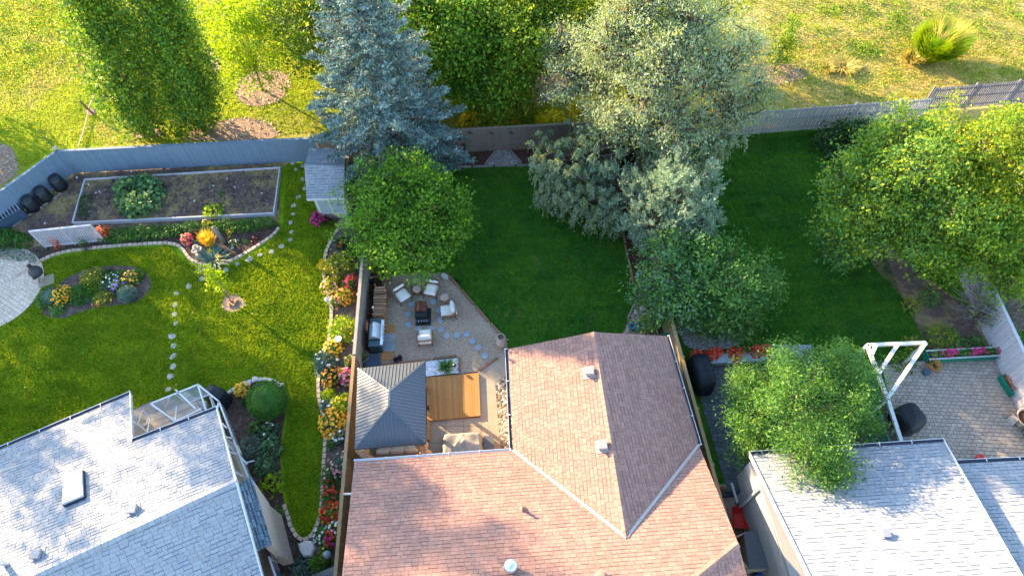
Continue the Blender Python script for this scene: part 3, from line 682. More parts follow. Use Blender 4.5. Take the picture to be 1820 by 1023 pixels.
def grass_clump(name, label, px, py, r, h, mat, n=260, w=.02, cat='grass clump', z0=0.0, spread=.6, lean=(0, 0), group=None, pos=None, tips=None):
    b = Vector(pos) if pos is not None else at(px, py, z0 + h * .35); b = Vector((b.x, b.y, z0)); t = thing(name, label, cat, b, group=group)
    a = RNG.uniform(0, 6.28, n); s = RNG.uniform(.1, 1, n) ** .7 * spread; hh = h * RNG.uniform(.6, 1.1, n)
    base = np.stack([b.x + np.cos(a) * r * .3 * RNG.random(n), b.y + np.sin(a) * r * .3 * RNG.random(n), np.full(n, z0)], 1)
    d = np.stack([np.cos(a) * s * r / .6, np.sin(a) * s * r / .6, hh], 1); d[:, 0] += lean[0] * hh; d[:, 1] += lean[1] * hh
    side = np.stack([-np.sin(a), np.cos(a), a * 0], 1) * w * .5
    m = base + d * .55 + np.array([0, 0, .12]) * hh[:, None]; e = base + d * np.array([1.05, 1.05, .9])
    Q = np.concatenate([np.stack([base - side, base + side, m + side, m - side], 1), np.stack([m - side, m + side, e + side * .1, e - side * .1], 1)])
    mk('leaves', quads_mesh('leaves', Q, mat), t); return t
# ================================================================ SETTING
def sheet(name, poly, z, mat, kind='structure', label=None):
    return mk(name, MB().sheet(poly, z).mesh(name, mat), None, kind=kind, label=label)
def sm(pxs, it=2, z=0):
    P = px_list(pxs, z); P = smooth_path(P + [P[0]], it); return P[:-1]
sheet('park_ground', [(-700, -500), (700, -500), (700, 900), (-700, 900)], 0.0, 'park_turf')
CORN = at(133, 307); CORN2 = at(0, 405); DG = (CORN2 - CORN).normalized()
LFX = -7.1
left_yard = [CORN, (LFX, 26.85), (LFX, -30), (-60, -30), tuple((CORN + DG * 40)[:2])]
sheet('lawn', left_yard, .010, 'lawn_left')
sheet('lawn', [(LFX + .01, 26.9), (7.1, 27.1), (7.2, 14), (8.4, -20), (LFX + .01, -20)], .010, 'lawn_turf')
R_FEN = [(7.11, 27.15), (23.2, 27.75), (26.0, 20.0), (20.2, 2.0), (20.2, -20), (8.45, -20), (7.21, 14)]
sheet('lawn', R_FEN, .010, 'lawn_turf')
# vegetable garden soil and paths
gp = px_list([(133, 307), (520, 288), (497, 300), (497, 392), (455, 418), (165, 438), (96, 452), (30, 470), (-60, 470), (-60, 452)])
sheet('garden_path', gp, .020, 'soil_bed')
L_BORDER = [(30, 492), (60, 472), (95, 452), (140, 444), (200, 438), (300, 431), (322, 438), (338, 462), (365, 473), (400, 469), (435, 452), (470, 430), (492, 414), (498, 402)]
bl = smooth_path(px_list(L_BORDER), 2)
sheet('flower_bed', bl + [at(495, 398), at(165, 415), at(60, 440), at(20, 470)], .028, 'soil_dark')
OVAL = [(76, 560), (80, 530), (108, 500), (150, 479), (205, 471), (250, 475), (270, 497), (266, 522), (240, 541), (180, 545), (140, 556), (108, 568)]
sheet('flower_bed', sm(OVAL), .022, 'soil_flower')
RB = [(616, 398), (600, 408), (588, 428), (577, 455), (575, 490), (584, 520), (590, 545), (588, 590), (578, 635), (566, 670), (566, 705), (576, 740), (580, 775), (575, 830), (573, 890), (568, 930), (545, 965), (522, 948), (508, 905), (504, 885)]
rb = smooth_path(px_list(RB[:-4]), 2)
RBED = rb + px_list([(545, 965), (560, 1023), (560, 1100)]) + [Vector((LFX, -2, 0)), Vector((LFX, 20.9, 0))]
sheet('flower_bed', RBED, .022, 'soil_flower')
HB = px_list([(400, 700), (430, 682), (470, 672), (500, 682), (512, 705), (505, 750), (497, 800), (503, 880), (510, 915), (525, 950), (545, 965), (560, 1023), (560, 1120), (400, 1120), (380, 800)])
sheet('flower_bed', HB, .026, 'soil_dark')
MULCH = [(393, 540), (400, 527), (415, 522), (430, 528), (436, 540), (428, 551), (410, 555), (396, 549)]
sheet('tree_mulch', sm(MULCH), .022, 'mulch_tan')
# park mulch rings and worn ground
MULCHES = []
for pts in ([(418, 165), (425, 140), (455, 128), (490, 124), (514, 135), (514, 160), (495, 182), (455, 190), (430, 185)],
            [(330, 250), (345, 228), (400, 212), (450, 208), (490, 225), (497, 250)], [(370, 92), (385, 88), (392, 110), (388, 132), (374, 128)],
            [(-40, 250), (0, 255), (22, 262), (34, 290), (25, 320), (-40, 345)],
            [(860, 120), (900, 92), (960, 78), (1010, 92), (1020, 140), (980, 180), (930, 200), (880, 160)],
            [(1320, 118), (1380, 108), (1425, 118), (1440, 138), (1390, 152), (1330, 146)], [(225, 215), (270, 222), (300, 240), (240, 252)], [(150, 196), (166, 192), (176, 200), (160, 207)]):
    sheet('mulch', sm(pts), .016, 'mulch_tan'); MULCHES.append(sm(pts))
# loose chips round the mulch rings, clods and sprouting weeds on the vegetable soil
ch = np.concatenate([scatter([(p.x + (p.x - sum(q.x for q in r_) / len(r_)) * .12, p.y + (p.y - sum(q.y for q in r_) / len(r_)) * .12) for p in r_], 55) for r_ in MULCHES + [sm(MULCH)]])
mk('wood_chips', quads_mesh('wood_chips', leaves(np.c_[ch, RNG.uniform(.02, .06, len(ch))], .12, up=.8, asp=.45), 'chips'), kind='stuff')
ch = scatter(px_list([(155, 322), (490, 302), (480, 374), (135, 390)], .2), 60); ch = np.c_[ch, RNG.uniform(.2, .25, len(ch))]
mk('soil_clods', quads_mesh('soil_clods', leaves(ch, .11, up=.6, asp=.8), 'clods'), kind='stuff')
ch = scatter(gp, 30); mk('soil_clods', quads_mesh('soil_clods', leaves(np.c_[ch, RNG.uniform(.02, .05, len(ch))], .09, up=.6, asp=.8), 'clods'), kind='stuff')
ch = np.concatenate([scatter(RBED[:-3] + [Vector((LFX, 6, 0)), Vector((LFX, 20.9, 0))], 45), scatter(HB, 45), scatter(sm(OVAL), 60), scatter(px_list([(800, 270), (1145, 264), (1145, 290), (815, 295)]), 60), scatter(px_list([(642, 498), (678, 492), (674, 655), (632, 655)]), 60)])
mk('bark_chips', quads_mesh('bark_chips', leaves(np.c_[ch, RNG.uniform(.025, .06, len(ch))], .09, up=.7, asp=.5), 'clods'), kind='stuff')
# middle yard ground
sheet('house_patio', px_list([(205, 745), (262, 715), (300, 706), (335, 720), (340, 770), (235, 800)]), .030, 'paver_grey')
sheet('patio_gravel', px_list([(679, 490), (793, 485), (902, 609), (900, 630), (850, 660), (816, 664), (816, 634), (756, 642), (756, 660), (676, 660)]), .020, 'gravel_warm')
sheet('bark_mulch', px_list([(640, 470), (690, 470), (680, 490), (677, 660), (630, 660)]), .018, 'bark_red')
sheet('bark_mulch', px_list([(770, 268), (1145, 262), (1145, 292), (815, 297), (700, 305), (680, 280)]), .018, 'bark_red')
sheet('gravel_patch', px_list([(862, 294), (880, 268), (905, 267), (928, 292)]), .024, 'gravel_grey')
EB = [(1060, 290), (1110, 400), (1120, 470), (1131, 530), (1104, 598)]
sheet('bark_mulch', px_list(EB) + [at(1200, 640), Vector((7.1, 15, 0)), Vector((7.1, 26.5, 0))], .018, 'bark_red')
sheet('gravel_corner', px_list([(1131, 535), (1104, 600), (1150, 640), (1200, 640), (1170, 560)]), .026, 'river_rock')
sheet('patio_base', px_list([(620, 655), (757, 655), (757, 664), (850, 660), (905, 625), (925, 640), (925, 830), (600, 850)]), .016, 'joint_dark')
sheet('concrete_walk', px_list([(850, 661), (903, 626), (908, 662), (880, 681), (893, 840), (858, 840), (853, 745)]), .040, 'concrete')
sheet('river_stones', px_list([(880, 681), (908, 662), (915, 840), (893, 840)]), .034, 'river_rock')
sheet('white_stones', px_list([(757, 642), (814, 636), (816, 663), (757, 669)]), .040, 'white_stone')
# right yard ground
sheet('gravel_bed', sm([(1205, 590), (1200, 560), (1235, 545), (1290, 565), (1322, 598), (1315, 618), (1225, 626)]), .018, 'gravel_grey')
sheet('patio_base', px_list([(1225, 640), (1370, 640), (1370, 612), (1440, 612), (1480, 700), (1520, 760), (1600, 830), (1400, 900), (1300, 900)]), .014, 'joint_dark')
sheet('patio_base', px_list([(1560, 640), (1780, 636), (1850, 640), (1850, 860), (1580, 860)]), .016, 'joint_dark')
sheet('side_yard', px_list([(1270, 860), (1345, 860), (1400, 1100), (1310, 1100)]), .020, 'gravel_warm')
sheet('bare_soil', sm([(1540, 430), (1570, 425), (1640, 490), (1700, 530), (1760, 600), (1760, 640), (1660, 645), (1640, 600), (1600, 520), (1545, 470)]), .016, 'soil_bed')
sheet('bark_mulch', px_list([(1745, 440), (1860, 430), (1860, 660), (1800, 560)]), .022, 'soil_dark')
# ---------------------------------------------------------------- grass blades
LL = px_list([(60, 478), (95, 458), (180, 445), (300, 438), (325, 462), (365, 480), (405, 474), (470, 440), (503, 402), (510, 300), (545, 288), (600, 290), (610, 400), (588, 420), (572, 455), (571, 490), (584, 545), (583, 590), (572, 635), (561, 670), (572, 740), (575, 775), (568, 890), (560, 930), (545, 960), (524, 940), (512, 900), (500, 800), (510, 750), (518, 705), (503, 678), (470, 666), (400, 692), (352, 692), (300, 700), (205, 742), (150, 740), (0, 800), (-120, 820), (-120, 600), (40, 560)])
blades('grass', LL, 650, .11, .05, 'blade_left', z=.012, holes=[sm(OVAL), sm(MULCH), [(-26 + 2.5 * math.cos(i * .3), 19.3 + 2.5 * math.sin(i * .3)) for i in range(21)]], kind='stuff')
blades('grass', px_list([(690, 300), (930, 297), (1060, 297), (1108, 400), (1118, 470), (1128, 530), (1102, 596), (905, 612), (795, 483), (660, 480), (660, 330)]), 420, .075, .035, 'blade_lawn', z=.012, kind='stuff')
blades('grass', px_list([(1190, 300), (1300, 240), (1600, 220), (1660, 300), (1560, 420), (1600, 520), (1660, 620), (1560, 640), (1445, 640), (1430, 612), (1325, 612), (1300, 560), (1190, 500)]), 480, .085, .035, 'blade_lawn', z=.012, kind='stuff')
PKE = [at(1240, -40), at(1940, -40), at(1940, 165), at(1300, 200), at(1210, 205), at(1290, 120)]
pk = [at(-150, 330), at(0, 325), at(100, 262), at(555, 236), at(1300, 200), at(1940, 165), at(1940, -40), at(-150, -40)]
blades('grass', pk, 190, .075, .055, 'blade_park', z=.005, lean=1.1, holes=MULCHES + [PKE], kind='stuff')
blades('grass', PKE, 190, .08, .055, 'blade_meadow', z=.005, lean=1.1, holes=MULCHES, kind='stuff')
blades('grass', px_list([(1310, 120), (1500, 60), (1900, 80), (1900, 175), (1310, 195)]), 70, .10, .06, 'blade_dry', z=.005, lean=.9, kind='stuff')
blades('dry_grass', px_list([(0, 0), (320, 0), (230, 90), (120, 150), (0, 160)]), 22, .14, .08, 'blade_dry', z=.005, lean=.8, kind='stuff')
# weeds that grow in loose mats across the park
wp = []
for (x, y, r, n_) in ((1580, 40, 2.2, 14), (1440, 35, 2.2, 10), (1470, 75, 1.4, 6), (1530, 95, 1.2, 6), (1760, 60, 1.6, 8), (1590, 70, 1.3, 6), (1350, 55, 1.2, 6), (1430, 150, 1.8, 9), (1620, 165, 1.6, 8), (1780, 150, 1.6, 8), (60, 20, 2.5, 12), (40, 90, 2.0, 8), (120, 60, 2.2, 9), (1800, 10, 2.2, 14), (1700, 5, 2, 8), (1500, 12, 2, 10)):
    c = at(x, y)
    for _ in range(n_ * 2):
        q = (c.x + random.gauss(0, r), c.y + random.gauss(0, r * .7)); m = 30; g = RNG.normal(size=(m, 3)) * np.array([.28, .28, .0]); g[:, 2] = RNG.uniform(.03, .26, m); g[:, :2] += q; wp.append(g)
wp = np.concatenate(wp); mk('weeds', quads_mesh('weeds', leaves(wp, .10, up=.6, asp=.7), 'blade_weed'), kind='stuff')

# ================================================================ HOUSES
def plane(a, b, c):
    n = (b - a).cross(c - a).normalized(); return (a, -n if n.z < 0 else n)
def house_roof(parent, faces, mat, under, w, h, limit=300, seed=1, part='roof', th=.007, dash=.028):
    r = None; mb = MB()
    for pts, e in faces: mb.slab([p - plane(*[Vector(q) for q in pts[:3]])[1] * .004 for p in pts], .12)
    r = mb.build(part, under, parent)
    lay('shingle', 'shingles_far', [tiles(pts, e, w, h, .005, th, offset=3, rw=.28, seed=seed + i, dash=(.42, dash)) for i, (pts, e) in enumerate(faces)], mat, r, th, limit, wedge=.25, tiltv=.004)
    return r
# ---- middle house, brown shingles
EZ, RZ = 2.9, 4.35
A = at(903, 620, EZ); B = at(912, 800, EZ); RN = at(1055, 590, RZ); PW = plane(A, B, RN)
RS = on_plane(1113, 955, *PW); E1 = at(1185, 597, EZ); PE = plane(E1, RN, RS); E2 = on_plane(1242, 790, *PE)
PN = plane(B, RS, E2); NW = on_plane(630, 820, *PN); p1 = on_plane(1312, 965, *PN); p2 = on_plane(1150, 1095, *PN); p3 = on_plane(600, 1095, *PN)
print('mid', [tuple(round(c, 2) for c in v) for v in (A, B, RN, RS, E1, E2, NW, p1, p2, p3)])
house = thing('house', 'house with brown hipped shingle roof in the middle lot', 'house', (1.5, 6, 0))
p4 = p1 + Vector((.35, -2 * (p1.y - p2.y) * .99, 0)); rid = p3 - p2
SP = [p2, p4, p4 + Vector((-.2, -2.4, -1.0)), Vector((p3.x, p4.y - 2.4, p4.z - 1.0)), p3]
hr = house_roof(house, [([A, RN, RS, B], B - A), ([E1, E2, RS, RN], E2 - E1), ([NW, B, RS, E2, p1, p2, p3], B - NW), ([p1, p4, p2], p4 - p1)], 'shingle_brown', 'underlay', .25, .15, dash=.018)
MB().slab([p2, p3, Vector((p3.x, p3.y - 6.0, p3.z - 2.4)), Vector((p4.x, p3.y - 6.0, p3.z - 2.4))], .14).build('roof', 'shingle_brown', house)
def ridge_caps(parent, a, b, mat, seg=.22, wd=.26):
    d = b - a; n_ = max(2, int(d.length / seg)); q = d.to_track_quat('X', 'Z').to_matrix().to_4x4(); mb = MB(); x, y = seg * .53, wd / 2
    mb.add([(-x, -y, -.05), (x, -y, -.04), (x, 0, .025), (-x, 0, .012), (-x, y, -.05), (x, y, -.04)], [(0, 1, 2, 3), (3, 2, 5, 4)])
    me = mb.mesh('ridge_cap', mat)
    for i in range(n_): mk('ridge_cap', me, parent, Matrix.Translation(a.lerp(b, (i + .5) / n_) + Vector((0, 0, .03))) @ q)
ridge_caps(hr, RN, RS, 'shingle_brown'); ridge_caps(hr, p1, p2, 'shingle_brown')
vb = MB(); vb.bar(B + Vector((0, 0, .035)), RS + Vector((0, 0, .035)), .11, .02); vb.bar(E2 + Vector((0, 0, .035)), RS + Vector((0, 0, .035)), .11, .02); vb.build('valley_strip', 'vent_metal', hr)
def wallbox(parent, poly, z0, z1, mat): return MB().prism(poly, z0, z1).build('wall', mat, parent)
wallbox(house, [(A.x + .35, A.y - .3), (E1.x - .35, E1.y - .3), (E2.x - .3, p1.y), (B.x + .35, p1.y)], 0, EZ - .2, 'cream_wall')
wallbox(house, [(NW.x + .3, B.y - .35), (E2.x - .32, B.y - .35), (p1.x - .1, p3.y - 5.6), (NW.x + .3, p3.y - 5.6)], 0, EZ - .22, 'cream_wall')
MB().add([(A.x + .35, A.y - .3, EZ - .2), (E1.x - .35, E1.y - .3, EZ - .2), (RN.x, RN.y - .3, RZ - .25)], [(0, 1, 2)]).build('gable_wall', 'cream_wall', house)
def gutter(parent, a, b, out, mat='white_paint', inner='gutter_dark', wd=.11):
    d = (b - a); u = Vector(out).normalized(); m = MB()
    m.bar(a + u * wd, b + u * wd, .018, .10).bar(a + u * wd / 2 - Vector((0, 0, .05)), b + u * wd / 2 - Vector((0, 0, .05)), wd, .015)
    g = m.build('gutter', mat, parent)
    MB().bar(a + u * (wd / 2 - .005), b + u * (wd / 2 - .005), wd * .9, .02).build('gutter_bed', inner, g)
    n_ = int(d.length / 1.1); k = MB()
    for i in range(n_ + 1): k.bar(a.lerp(b, i / n_) + Vector((0, 0, .05)), a.lerp(b, i / n_) + u * (wd + .02) + Vector((0, 0, .05)), .035, .015)
    k.build('gutter_bracket', mat, g); return g
gutter(house, A + Vector((-.02, 0, -.02)), B + Vector((-.02, 0, -.02)), (-1, 0, 0))
gutter(house, NW + Vector((0, .02, -.02)), B + Vector((-.1, .02, -.02)), (0, 1, 0), inner='white_paint', wd=.06)
gutter(house, E1 + Vector((.02, 0, -.02)), E2 + Vector((.02, 0, -.02)), (1, .12, 0), wd=.08)
MB().tube([B + Vector((-.06, 1.5, -.05)), B + Vector((-.06, 2.6, -.2)), B + Vector((-.02, 2.7, -.4))], .04, 6).build('downspout', 'white_paint', house)
MB().tube([at(612, 877, 2.0), at(626, 877, 2.6)], .05, 6).build('downspout', 'white_paint', house)
# things on the roof
def roof_vent(label, px, py, pl, s, hgt, mat='vent_metal', par=None):
    p = on_plane(px, py, *pl); q = pl[1].to_track_quat('Z', 'Y').to_matrix().to_4x4()
    t = thing('roof_vent', label, 'roof vent', p); M = Matrix.Translation(p)
    k = MB().box((0, 0, hgt * .4), (s * .8, s * .8, hgt * .8), M=Matrix.Identity(4)); k.v = [M @ Vector(v) for v in k.v]; k.build('vent_neck', mat, t)
    k = MB().box((0, 0, hgt * .9), (s, s, hgt * .35), taper=.86); k.v = [M @ Vector(v) for v in k.v]; k.build('vent_cap', mat, t)
    k = MB().box((0, 0, .02), (s * 1.35, s * 1.35, .012)); k.v = [M @ (q @ Vector(v)) for v in k.v]; k.build('flashing', mat, t); return t
roof_vent('square metal roof vent near the north gable of the brown roof', 1047, 662, PW, .36, .26)
roof_vent('square metal roof vent low beside the ridge of the brown roof', 1070, 793, PW, .36, .26)
q = on_plane(930, 905, *PN); t = thing('vent_pipe', 'small dark vent pipe in the middle of the brown roof', 'vent pipe', q)
MB().tube([q, q + Vector((0, 0, .34))], .05, 10).build('pipe', 'underlay', t); MB().lathe([(.14, 0), (.06, .12)], 12, q).build('collar', 'shingle_brown', t)
q = on_plane(908, 1008, *PN); t = thing('turbine_vent', 'round galvanised turbine vent near the bottom of the brown roof', 'roof vent', q)
MB().lathe([(.17, -.05), (.14, .05), (.14, .16)], 16, q).build('vent_neck', 'galvanised', t)
MB().lathe([(.15, .16), (.21, .22), (.23, .32), (.19, .42), (.08, .47), (.02, .48)], 16, q).build('turbine_head', 'galvanised', t, smooth=True)
f_ = MB()
for i in range(14):
    a = i * math.tau / 14; f_.bar(q + Vector((math.cos(a) * .2, math.sin(a) * .2, .2)), q + Vector((math.cos(a + .25) * .2, math.sin(a + .25) * .2, .42)), .015, .06)
f_.build('turbine_fin', 'galvanised', t)
f_ = MB(); f_.bar(q + Vector((-.3, 0, .2)), q + Vector((.3, 0, .2)), .03); f_.build('bracket', 'galvanised', t)
q = on_plane(1069, 1028, *PN); t = thing('vent_dome', 'rounded copper coloured vent hood at the lower edge of the brown roof', 'roof vent', q)
MB().lathe([(.24, -.06), (.24, .1), (.2, .2), (.1, .27), (.02, .29)], 18, q).build('hood', 'shingle_brown', t, smooth=True); MB().lathe([(.3, -.02), (.3, .02)], 18, q).build('flashing', 'vent_metal', t)

# ---- left house, grey shingles
A2 = at(235, 785, 3.6); B2 = at(386, 727, 3.6); R2 = at(420, 855, 5.05); PL = plane(A2, B2, R2)
L1 = on_plane(232, 700, *PL); L0 = on_plane(-220, 892, *PL); RL = on_plane(60, 1023, *PL); RL2 = on_plane(-220, 1153, *PL)
ed = (B2 - A2).normalized(); pe = Vector((ed.y, -ed.x, 0)).normalized()
S1 = at(474, 1050, 3.6); PS = plane(R2, RL, S1); S2 = on_plane(520, 1235, *PS); S3 = on_plane(-100, 1500, *PS)
print('left', [tuple(round(c, 2) for c in v) for v in (A2, B2, R2, L1, L0, RL, RL2, S1, S2)])
lh = thing('house', 'house with pale grey shingle roof and skylight in the left lot', 'house', (-16, 5, 0))
lr = house_roof(lh, [([L0, L1, A2, B2, R2, RL, RL2], B2 - A2), ([R2, S1, S2, S3, RL2, RL], B2 - A2)], 'shingle_grey', 'underlay_grey', .26, .15, seed=20)
ridge_caps(lr, RL2, R2, 'shingle_grey', wd=.3)
n2 = Vector((-ed.y, ed.x, 0))
gutter(lh, A2 + n2 * .01, B2 + n2 * .01, n2, wd=.12); gutter(lh, L0 + n2 * .01, L1 + n2 * .01, n2, wd=.12)
for a, b in ((B2, R2), (R2, S1), (L1, A2)): MB().bar(a + Vector((0, 0, -.03)), b + Vector((0, 0, -.03)), .05, .16).build('fascia', 'white_paint', lh)
def inset(P, d):
    c = sum((Vector((p.x, p.y, 0)) for p in P), Vector()) / len(P); return [(p.x + (c.x - p.x) * d, p.y + (c.y - p.y) * d) for p in P]
wallbox(lh, [(A2 + pe * .35)[:2], (B2 + pe * .35 - ed * .4)[:2], (R2 - ed * .45)[:2], (S1 - ed * .5)[:2], (S2 - ed * .5)[:2], S3[:2], L0[:2], (L1 + pe * 2.3)[:2]], 0, 3.2, 'cream_wall')
# side bay with blue-grey shingles and cream box
pa, pb, pc, pd = at(419, 862, 3.9), at(447, 846, 3.4), at(483, 966, 3.1), at(457, 980, 3.6)
PB = plane(pa, pb, pd); pc = on_plane(483, 966, *PB)
br = MB().slab([pa, pb, pc, pd], .08).build('bay_roof', 'underlay_blue', lh)
lay('shingle', 'shingles_trimmed', [tiles([pa, pb, pc, pd], pd - pa, .26, .15, .008, .012, offset=3, rw=.25, seed=5, dash=(.55, .05))], 'shingle_blue', br, .02, 250, wedge=.7)
MB().slab([at(448, 850, 3.3), at(478, 893, 2.2), at(502, 985, 2.1), at(484, 968, 3.0)], .25).build('bay_box', 'cream_wall', lh)
MB().prism([at(460, 895, 2.2)[:2], at(476, 895, 2.2)[:2], at(500, 985, 2.1)[:2], at(480, 990, 2.1)[:2]], .4, 2.0).build('bay_wall', 'cream_wall', lh)
k = MB().bar(at(484, 992, 2.0), at(497, 1030, 2.0), .06, .9).build('window', 'white_paint', lh)
MB().bar(at(487, 1000, 2.0), at(497, 1027, 2.0), .09, .7).build('pane', 'window_glass', k)
# skylight
S = [on_plane(x, y, *PL) for x, y in ((116, 900), (118, 852), (150, 838), (152, 885))]; nS = PL[1]
t = thing('skylight', 'raised white skylight on the left grey roof', 'skylight', S[0])
MB().slab([p + nS * .22 for p in S], .24).build('frame', 'white_paint', t)
c = sum(S, Vector()) / 4; MB().slab([c + (p - c) * .86 + nS * .235 for p in S], .02).build('pane', 'skylight_glass', t)
k = MB()
for i in range(4): k.bar(S[i] + nS * .05, S[(i + 1) % 4] + nS * .05, .07, .12)
k.build('curb', 'gutter_dark', t)
roof_vent('small square vent in the middle of the left grey roof', 238, 905, PL, .34, .2, 'shingle_grey')
roof_vent('small square vent lower on the left grey roof near the pipe', 68, 985, PL, .34, .2, 'shingle_grey')
q = on_plane(12, 1003, *PL); t = thing('vent_pipe', 'metal vent pipe with dark mouth at the left edge of the grey roof', 'vent pipe', q)
MB().lathe([(.09, 0), (.09, .42), (.11, .42), (.11, .5)], 14, q).build('pipe', 'galvanised', t); MB().lathe([(.085, .505), (.085, .51)], 12, q).build('mouth', 'metal_black', t)
# ---- right house
A3 = at(1333, 808, 3.4); B3 = at(1678, 785, 3.4); e3 = (B3 - A3).normalized(); q3 = Vector((e3.y, -e3.x, 0)); PR = plane(A3, B3, A3 + q3 * 3 + Vector((0, 0, 1.15)))
C3 = on_plane(1888, 1150, *PR); D3 = on_plane(1500, 1150, *PR); A4 = at(1690, 824, 3.1); B4 = at(1930, 812, 3.1); P4_ = plane(A4, B4, A4 + q3 * 3 + Vector((0, 0, 1.15)))
print('right', [tuple(round(c, 2) for c in v) for v in (A3, B3, C3, D3, A4, B4)])
rh = thing('house', 'house with whitish shingle roof and white siding in the right lot', 'house', (14, 4, 0))
rr_ = house_roof(rh, [([A3, B3, C3, D3], B3 - A3)], 'shingle_grey', 'underlay_grey', .26, .15, seed=40)
house_roof(rh, [([A4 - e3 * .6, B4, on_plane(2080, 1150, *P4_), on_plane(1860, 1150, *P4_)], B4 - A4)], 'shingle_grey', 'underlay_grey', .26, .15, seed=47, limit=200, part='lower_roof')
gutter(rh, A3 - q3 * .01, B3 - q3 * .01, -q3, wd=.12); gutter(rh, A4 - q3 * .01 + e3 * .1, B4 - q3 * .01, -q3, wd=.12)
for a, b in ((A3, D3), (B3, C3)): MB().bar(a + Vector((0, 0, -.03)), b + Vector((0, 0, -.03)), .05, .18).build('fascia', 'white_paint', rh)
wa = A3 + e3 * .12 + q3 * .75; wall = wallbox(rh, [wa[:2], (B3 - e3 * .1 + q3 * .4)[:2], (C3 - e3 * .1)[:2], (D3 + e3 * .12)[:2]], 0, 3.3, 'grey_wall')
MB().prism([(wa - q3 * .0 - e3 * .02)[:2], (wa + e3 * .4)[:2], (wa - q3 * .65 + e3 * .4)[:2], (wa - q3 * .65 - e3 * .02)[:2]], .9, 2.9).build('wall', 'grey_wall', rh)
k = 0
for i in range(34):
    z = .12 + i * .092; d = (D3 - A3); d.z = 0; d.normalize(); a = Vector((wa.x, wa.y, z)) - e3 * .012
    MB().bar(a, a + d * 7.0, .02, .084).build('siding_board', 'grey_wall', wall)
d = (D3 - A3); d.z = 0; d.normalize(); a = Vector((wa.x, wa.y, 0)) - e3 * .08 + d * .5
MB().tube([a + Vector((0, 0, 3.2)), a + Vector((0, 0, .35))], .05, 6).build('downspout', 'white_paint', rh)
t_ = MB().tube([a + Vector((0, 0, .35)), at(1300, 858, .2)], .055, 6).build('drain_pipe', 'white_paint', rh)
q = on_plane(1572, 948, *PR)
roof_vent('small pale vent in the middle of the right whitish roof', 1572, 948, PR, .3, .16, 'shingle_grey')

# ================================================================ FENCES
bk = lambda x: 26.82 + .022 * (x + 7)
fence('back_fence', 'blue-grey board fence along the back of the vegetable garden', (CORN.x, CORN.y), (-10.2, 26.82), 1.72, .135, -.012, 'fence_blue', side=-1, cap=True, lean=0)
fence('corner_fence', 'blue-grey diagonal board fence behind the black compost bins', tuple((CORN + DG * 9)[:2]), (CORN.x, CORN.y), 1.72, .135, -.012, 'fence_blue', side=-1, cap=True)
fence('back_fence', 'tan board fence behind the middle lawn', (-10.15, 26.86), (6.95, 27.1), 1.72, .14, -.003, 'fence_tan', side=-1, cap=True)
fence('side_fence', 'weathered grey board fence beside the firewood and barbecue', (LFX, 26.6), (LFX, 13.9), 1.72, .14, .006, 'fence_weathered', side=1, cap=True)
fence('side_fence', 'golden tan board fence beside the gazebo and the brown house', (LFX, 13.8), (LFX, 1.0), 1.72, .14, .006, 'wood_cap', side=1, cap=True)
fence('side_fence', 'tan board fence between the brown roofed house and the dark paving', (7.05, 26.9), (7.05, 15.6), 1.72, .14, .006, 'wood_cap', side=-1, cap=True, railmat='wood_cap')
fence('side_fence', 'tan board fence running close along the east gutter of the brown roofed house', (7.05, 15.5), (8.15, 3.0), 1.72, .14, .006, 'wood_cap', side=-1, cap=True, railmat='wood_cap')
mis = set()
for s0, s1 in ((2, 9), (11, 15), (20, 26), (29, 33), (36, 44), (47, 50)): mis |= {k for k in range(s0 * 2, s1 * 2, 2)}
fence('back_fence', 'grey picket fence with sunlit gaps behind the right lawn', (11.9, 27.3), (23.3, 27.8), 1.72, .09, .028, 'fence_grey', side=-1, hv=.02, rails=(.3, 1.0, 1.6))
fence('back_fence', 'dark grey picket fence at the upper right corner behind the yellow-green tree', (23.6, 28.5), (33.0, 29.0), 1.78, .085, .04, 'fence_dark', side=-1, hv=.02, rails=(.3, 1.0, 1.6))
fence('side_fence', 'pale board fence beside the right paved patio', (21.75, 20.5), (22.0, 8.0), 1.80, .15, .014, 'fence_white', side=-1, hv=.012, cap=True, rails=(.3, 1.45))
# ================================================================ LEFT YARD OBJECTS
# round paver patio
PC = Vector((-26.0, 19.3, 0)); t = thing('round_patio', 'round patio of beige pavers laid in rings at the left edge', 'patio', PC)
MB().lathe([(2.5, .012), (2.5, .03)], 48, PC).build('bedding', 'joint_dark', t)
cnt = 0
for ri in range(13):
    r0 = .12 + ri * .182; n_ = max(6, int(math.tau * (r0 + .09) / .21)); me = None
    for i in range(n_):
        a0 = (i + .04 + (ri % 2) * .5) * math.tau / n_; a1 = (i + .96 + (ri % 2) * .5) * math.tau / n_; am = (a0 + a1) / 2
        if PC.x + r0 * math.cos(am) < -28.2: continue
        if me is None:
            h_ = (a1 - a0) / 2; k = MB(); P_ = [(r0, -h_), (r0 + .17, -h_), (r0 + .17, h_), (r0, h_)]
            k.prism([(r * math.cos(a), r * math.sin(a)) for r, a in P_], .03, .062); me = k.mesh('paver', 'paver_beige')
        if cnt < 300 or True: mk('paver', me, t, Matrix.Translation(PC + Vector((0, 0, random.uniform(-.003, .003)))) @ Matrix.Rotation(am, 4, 'Z'))
        cnt += 1
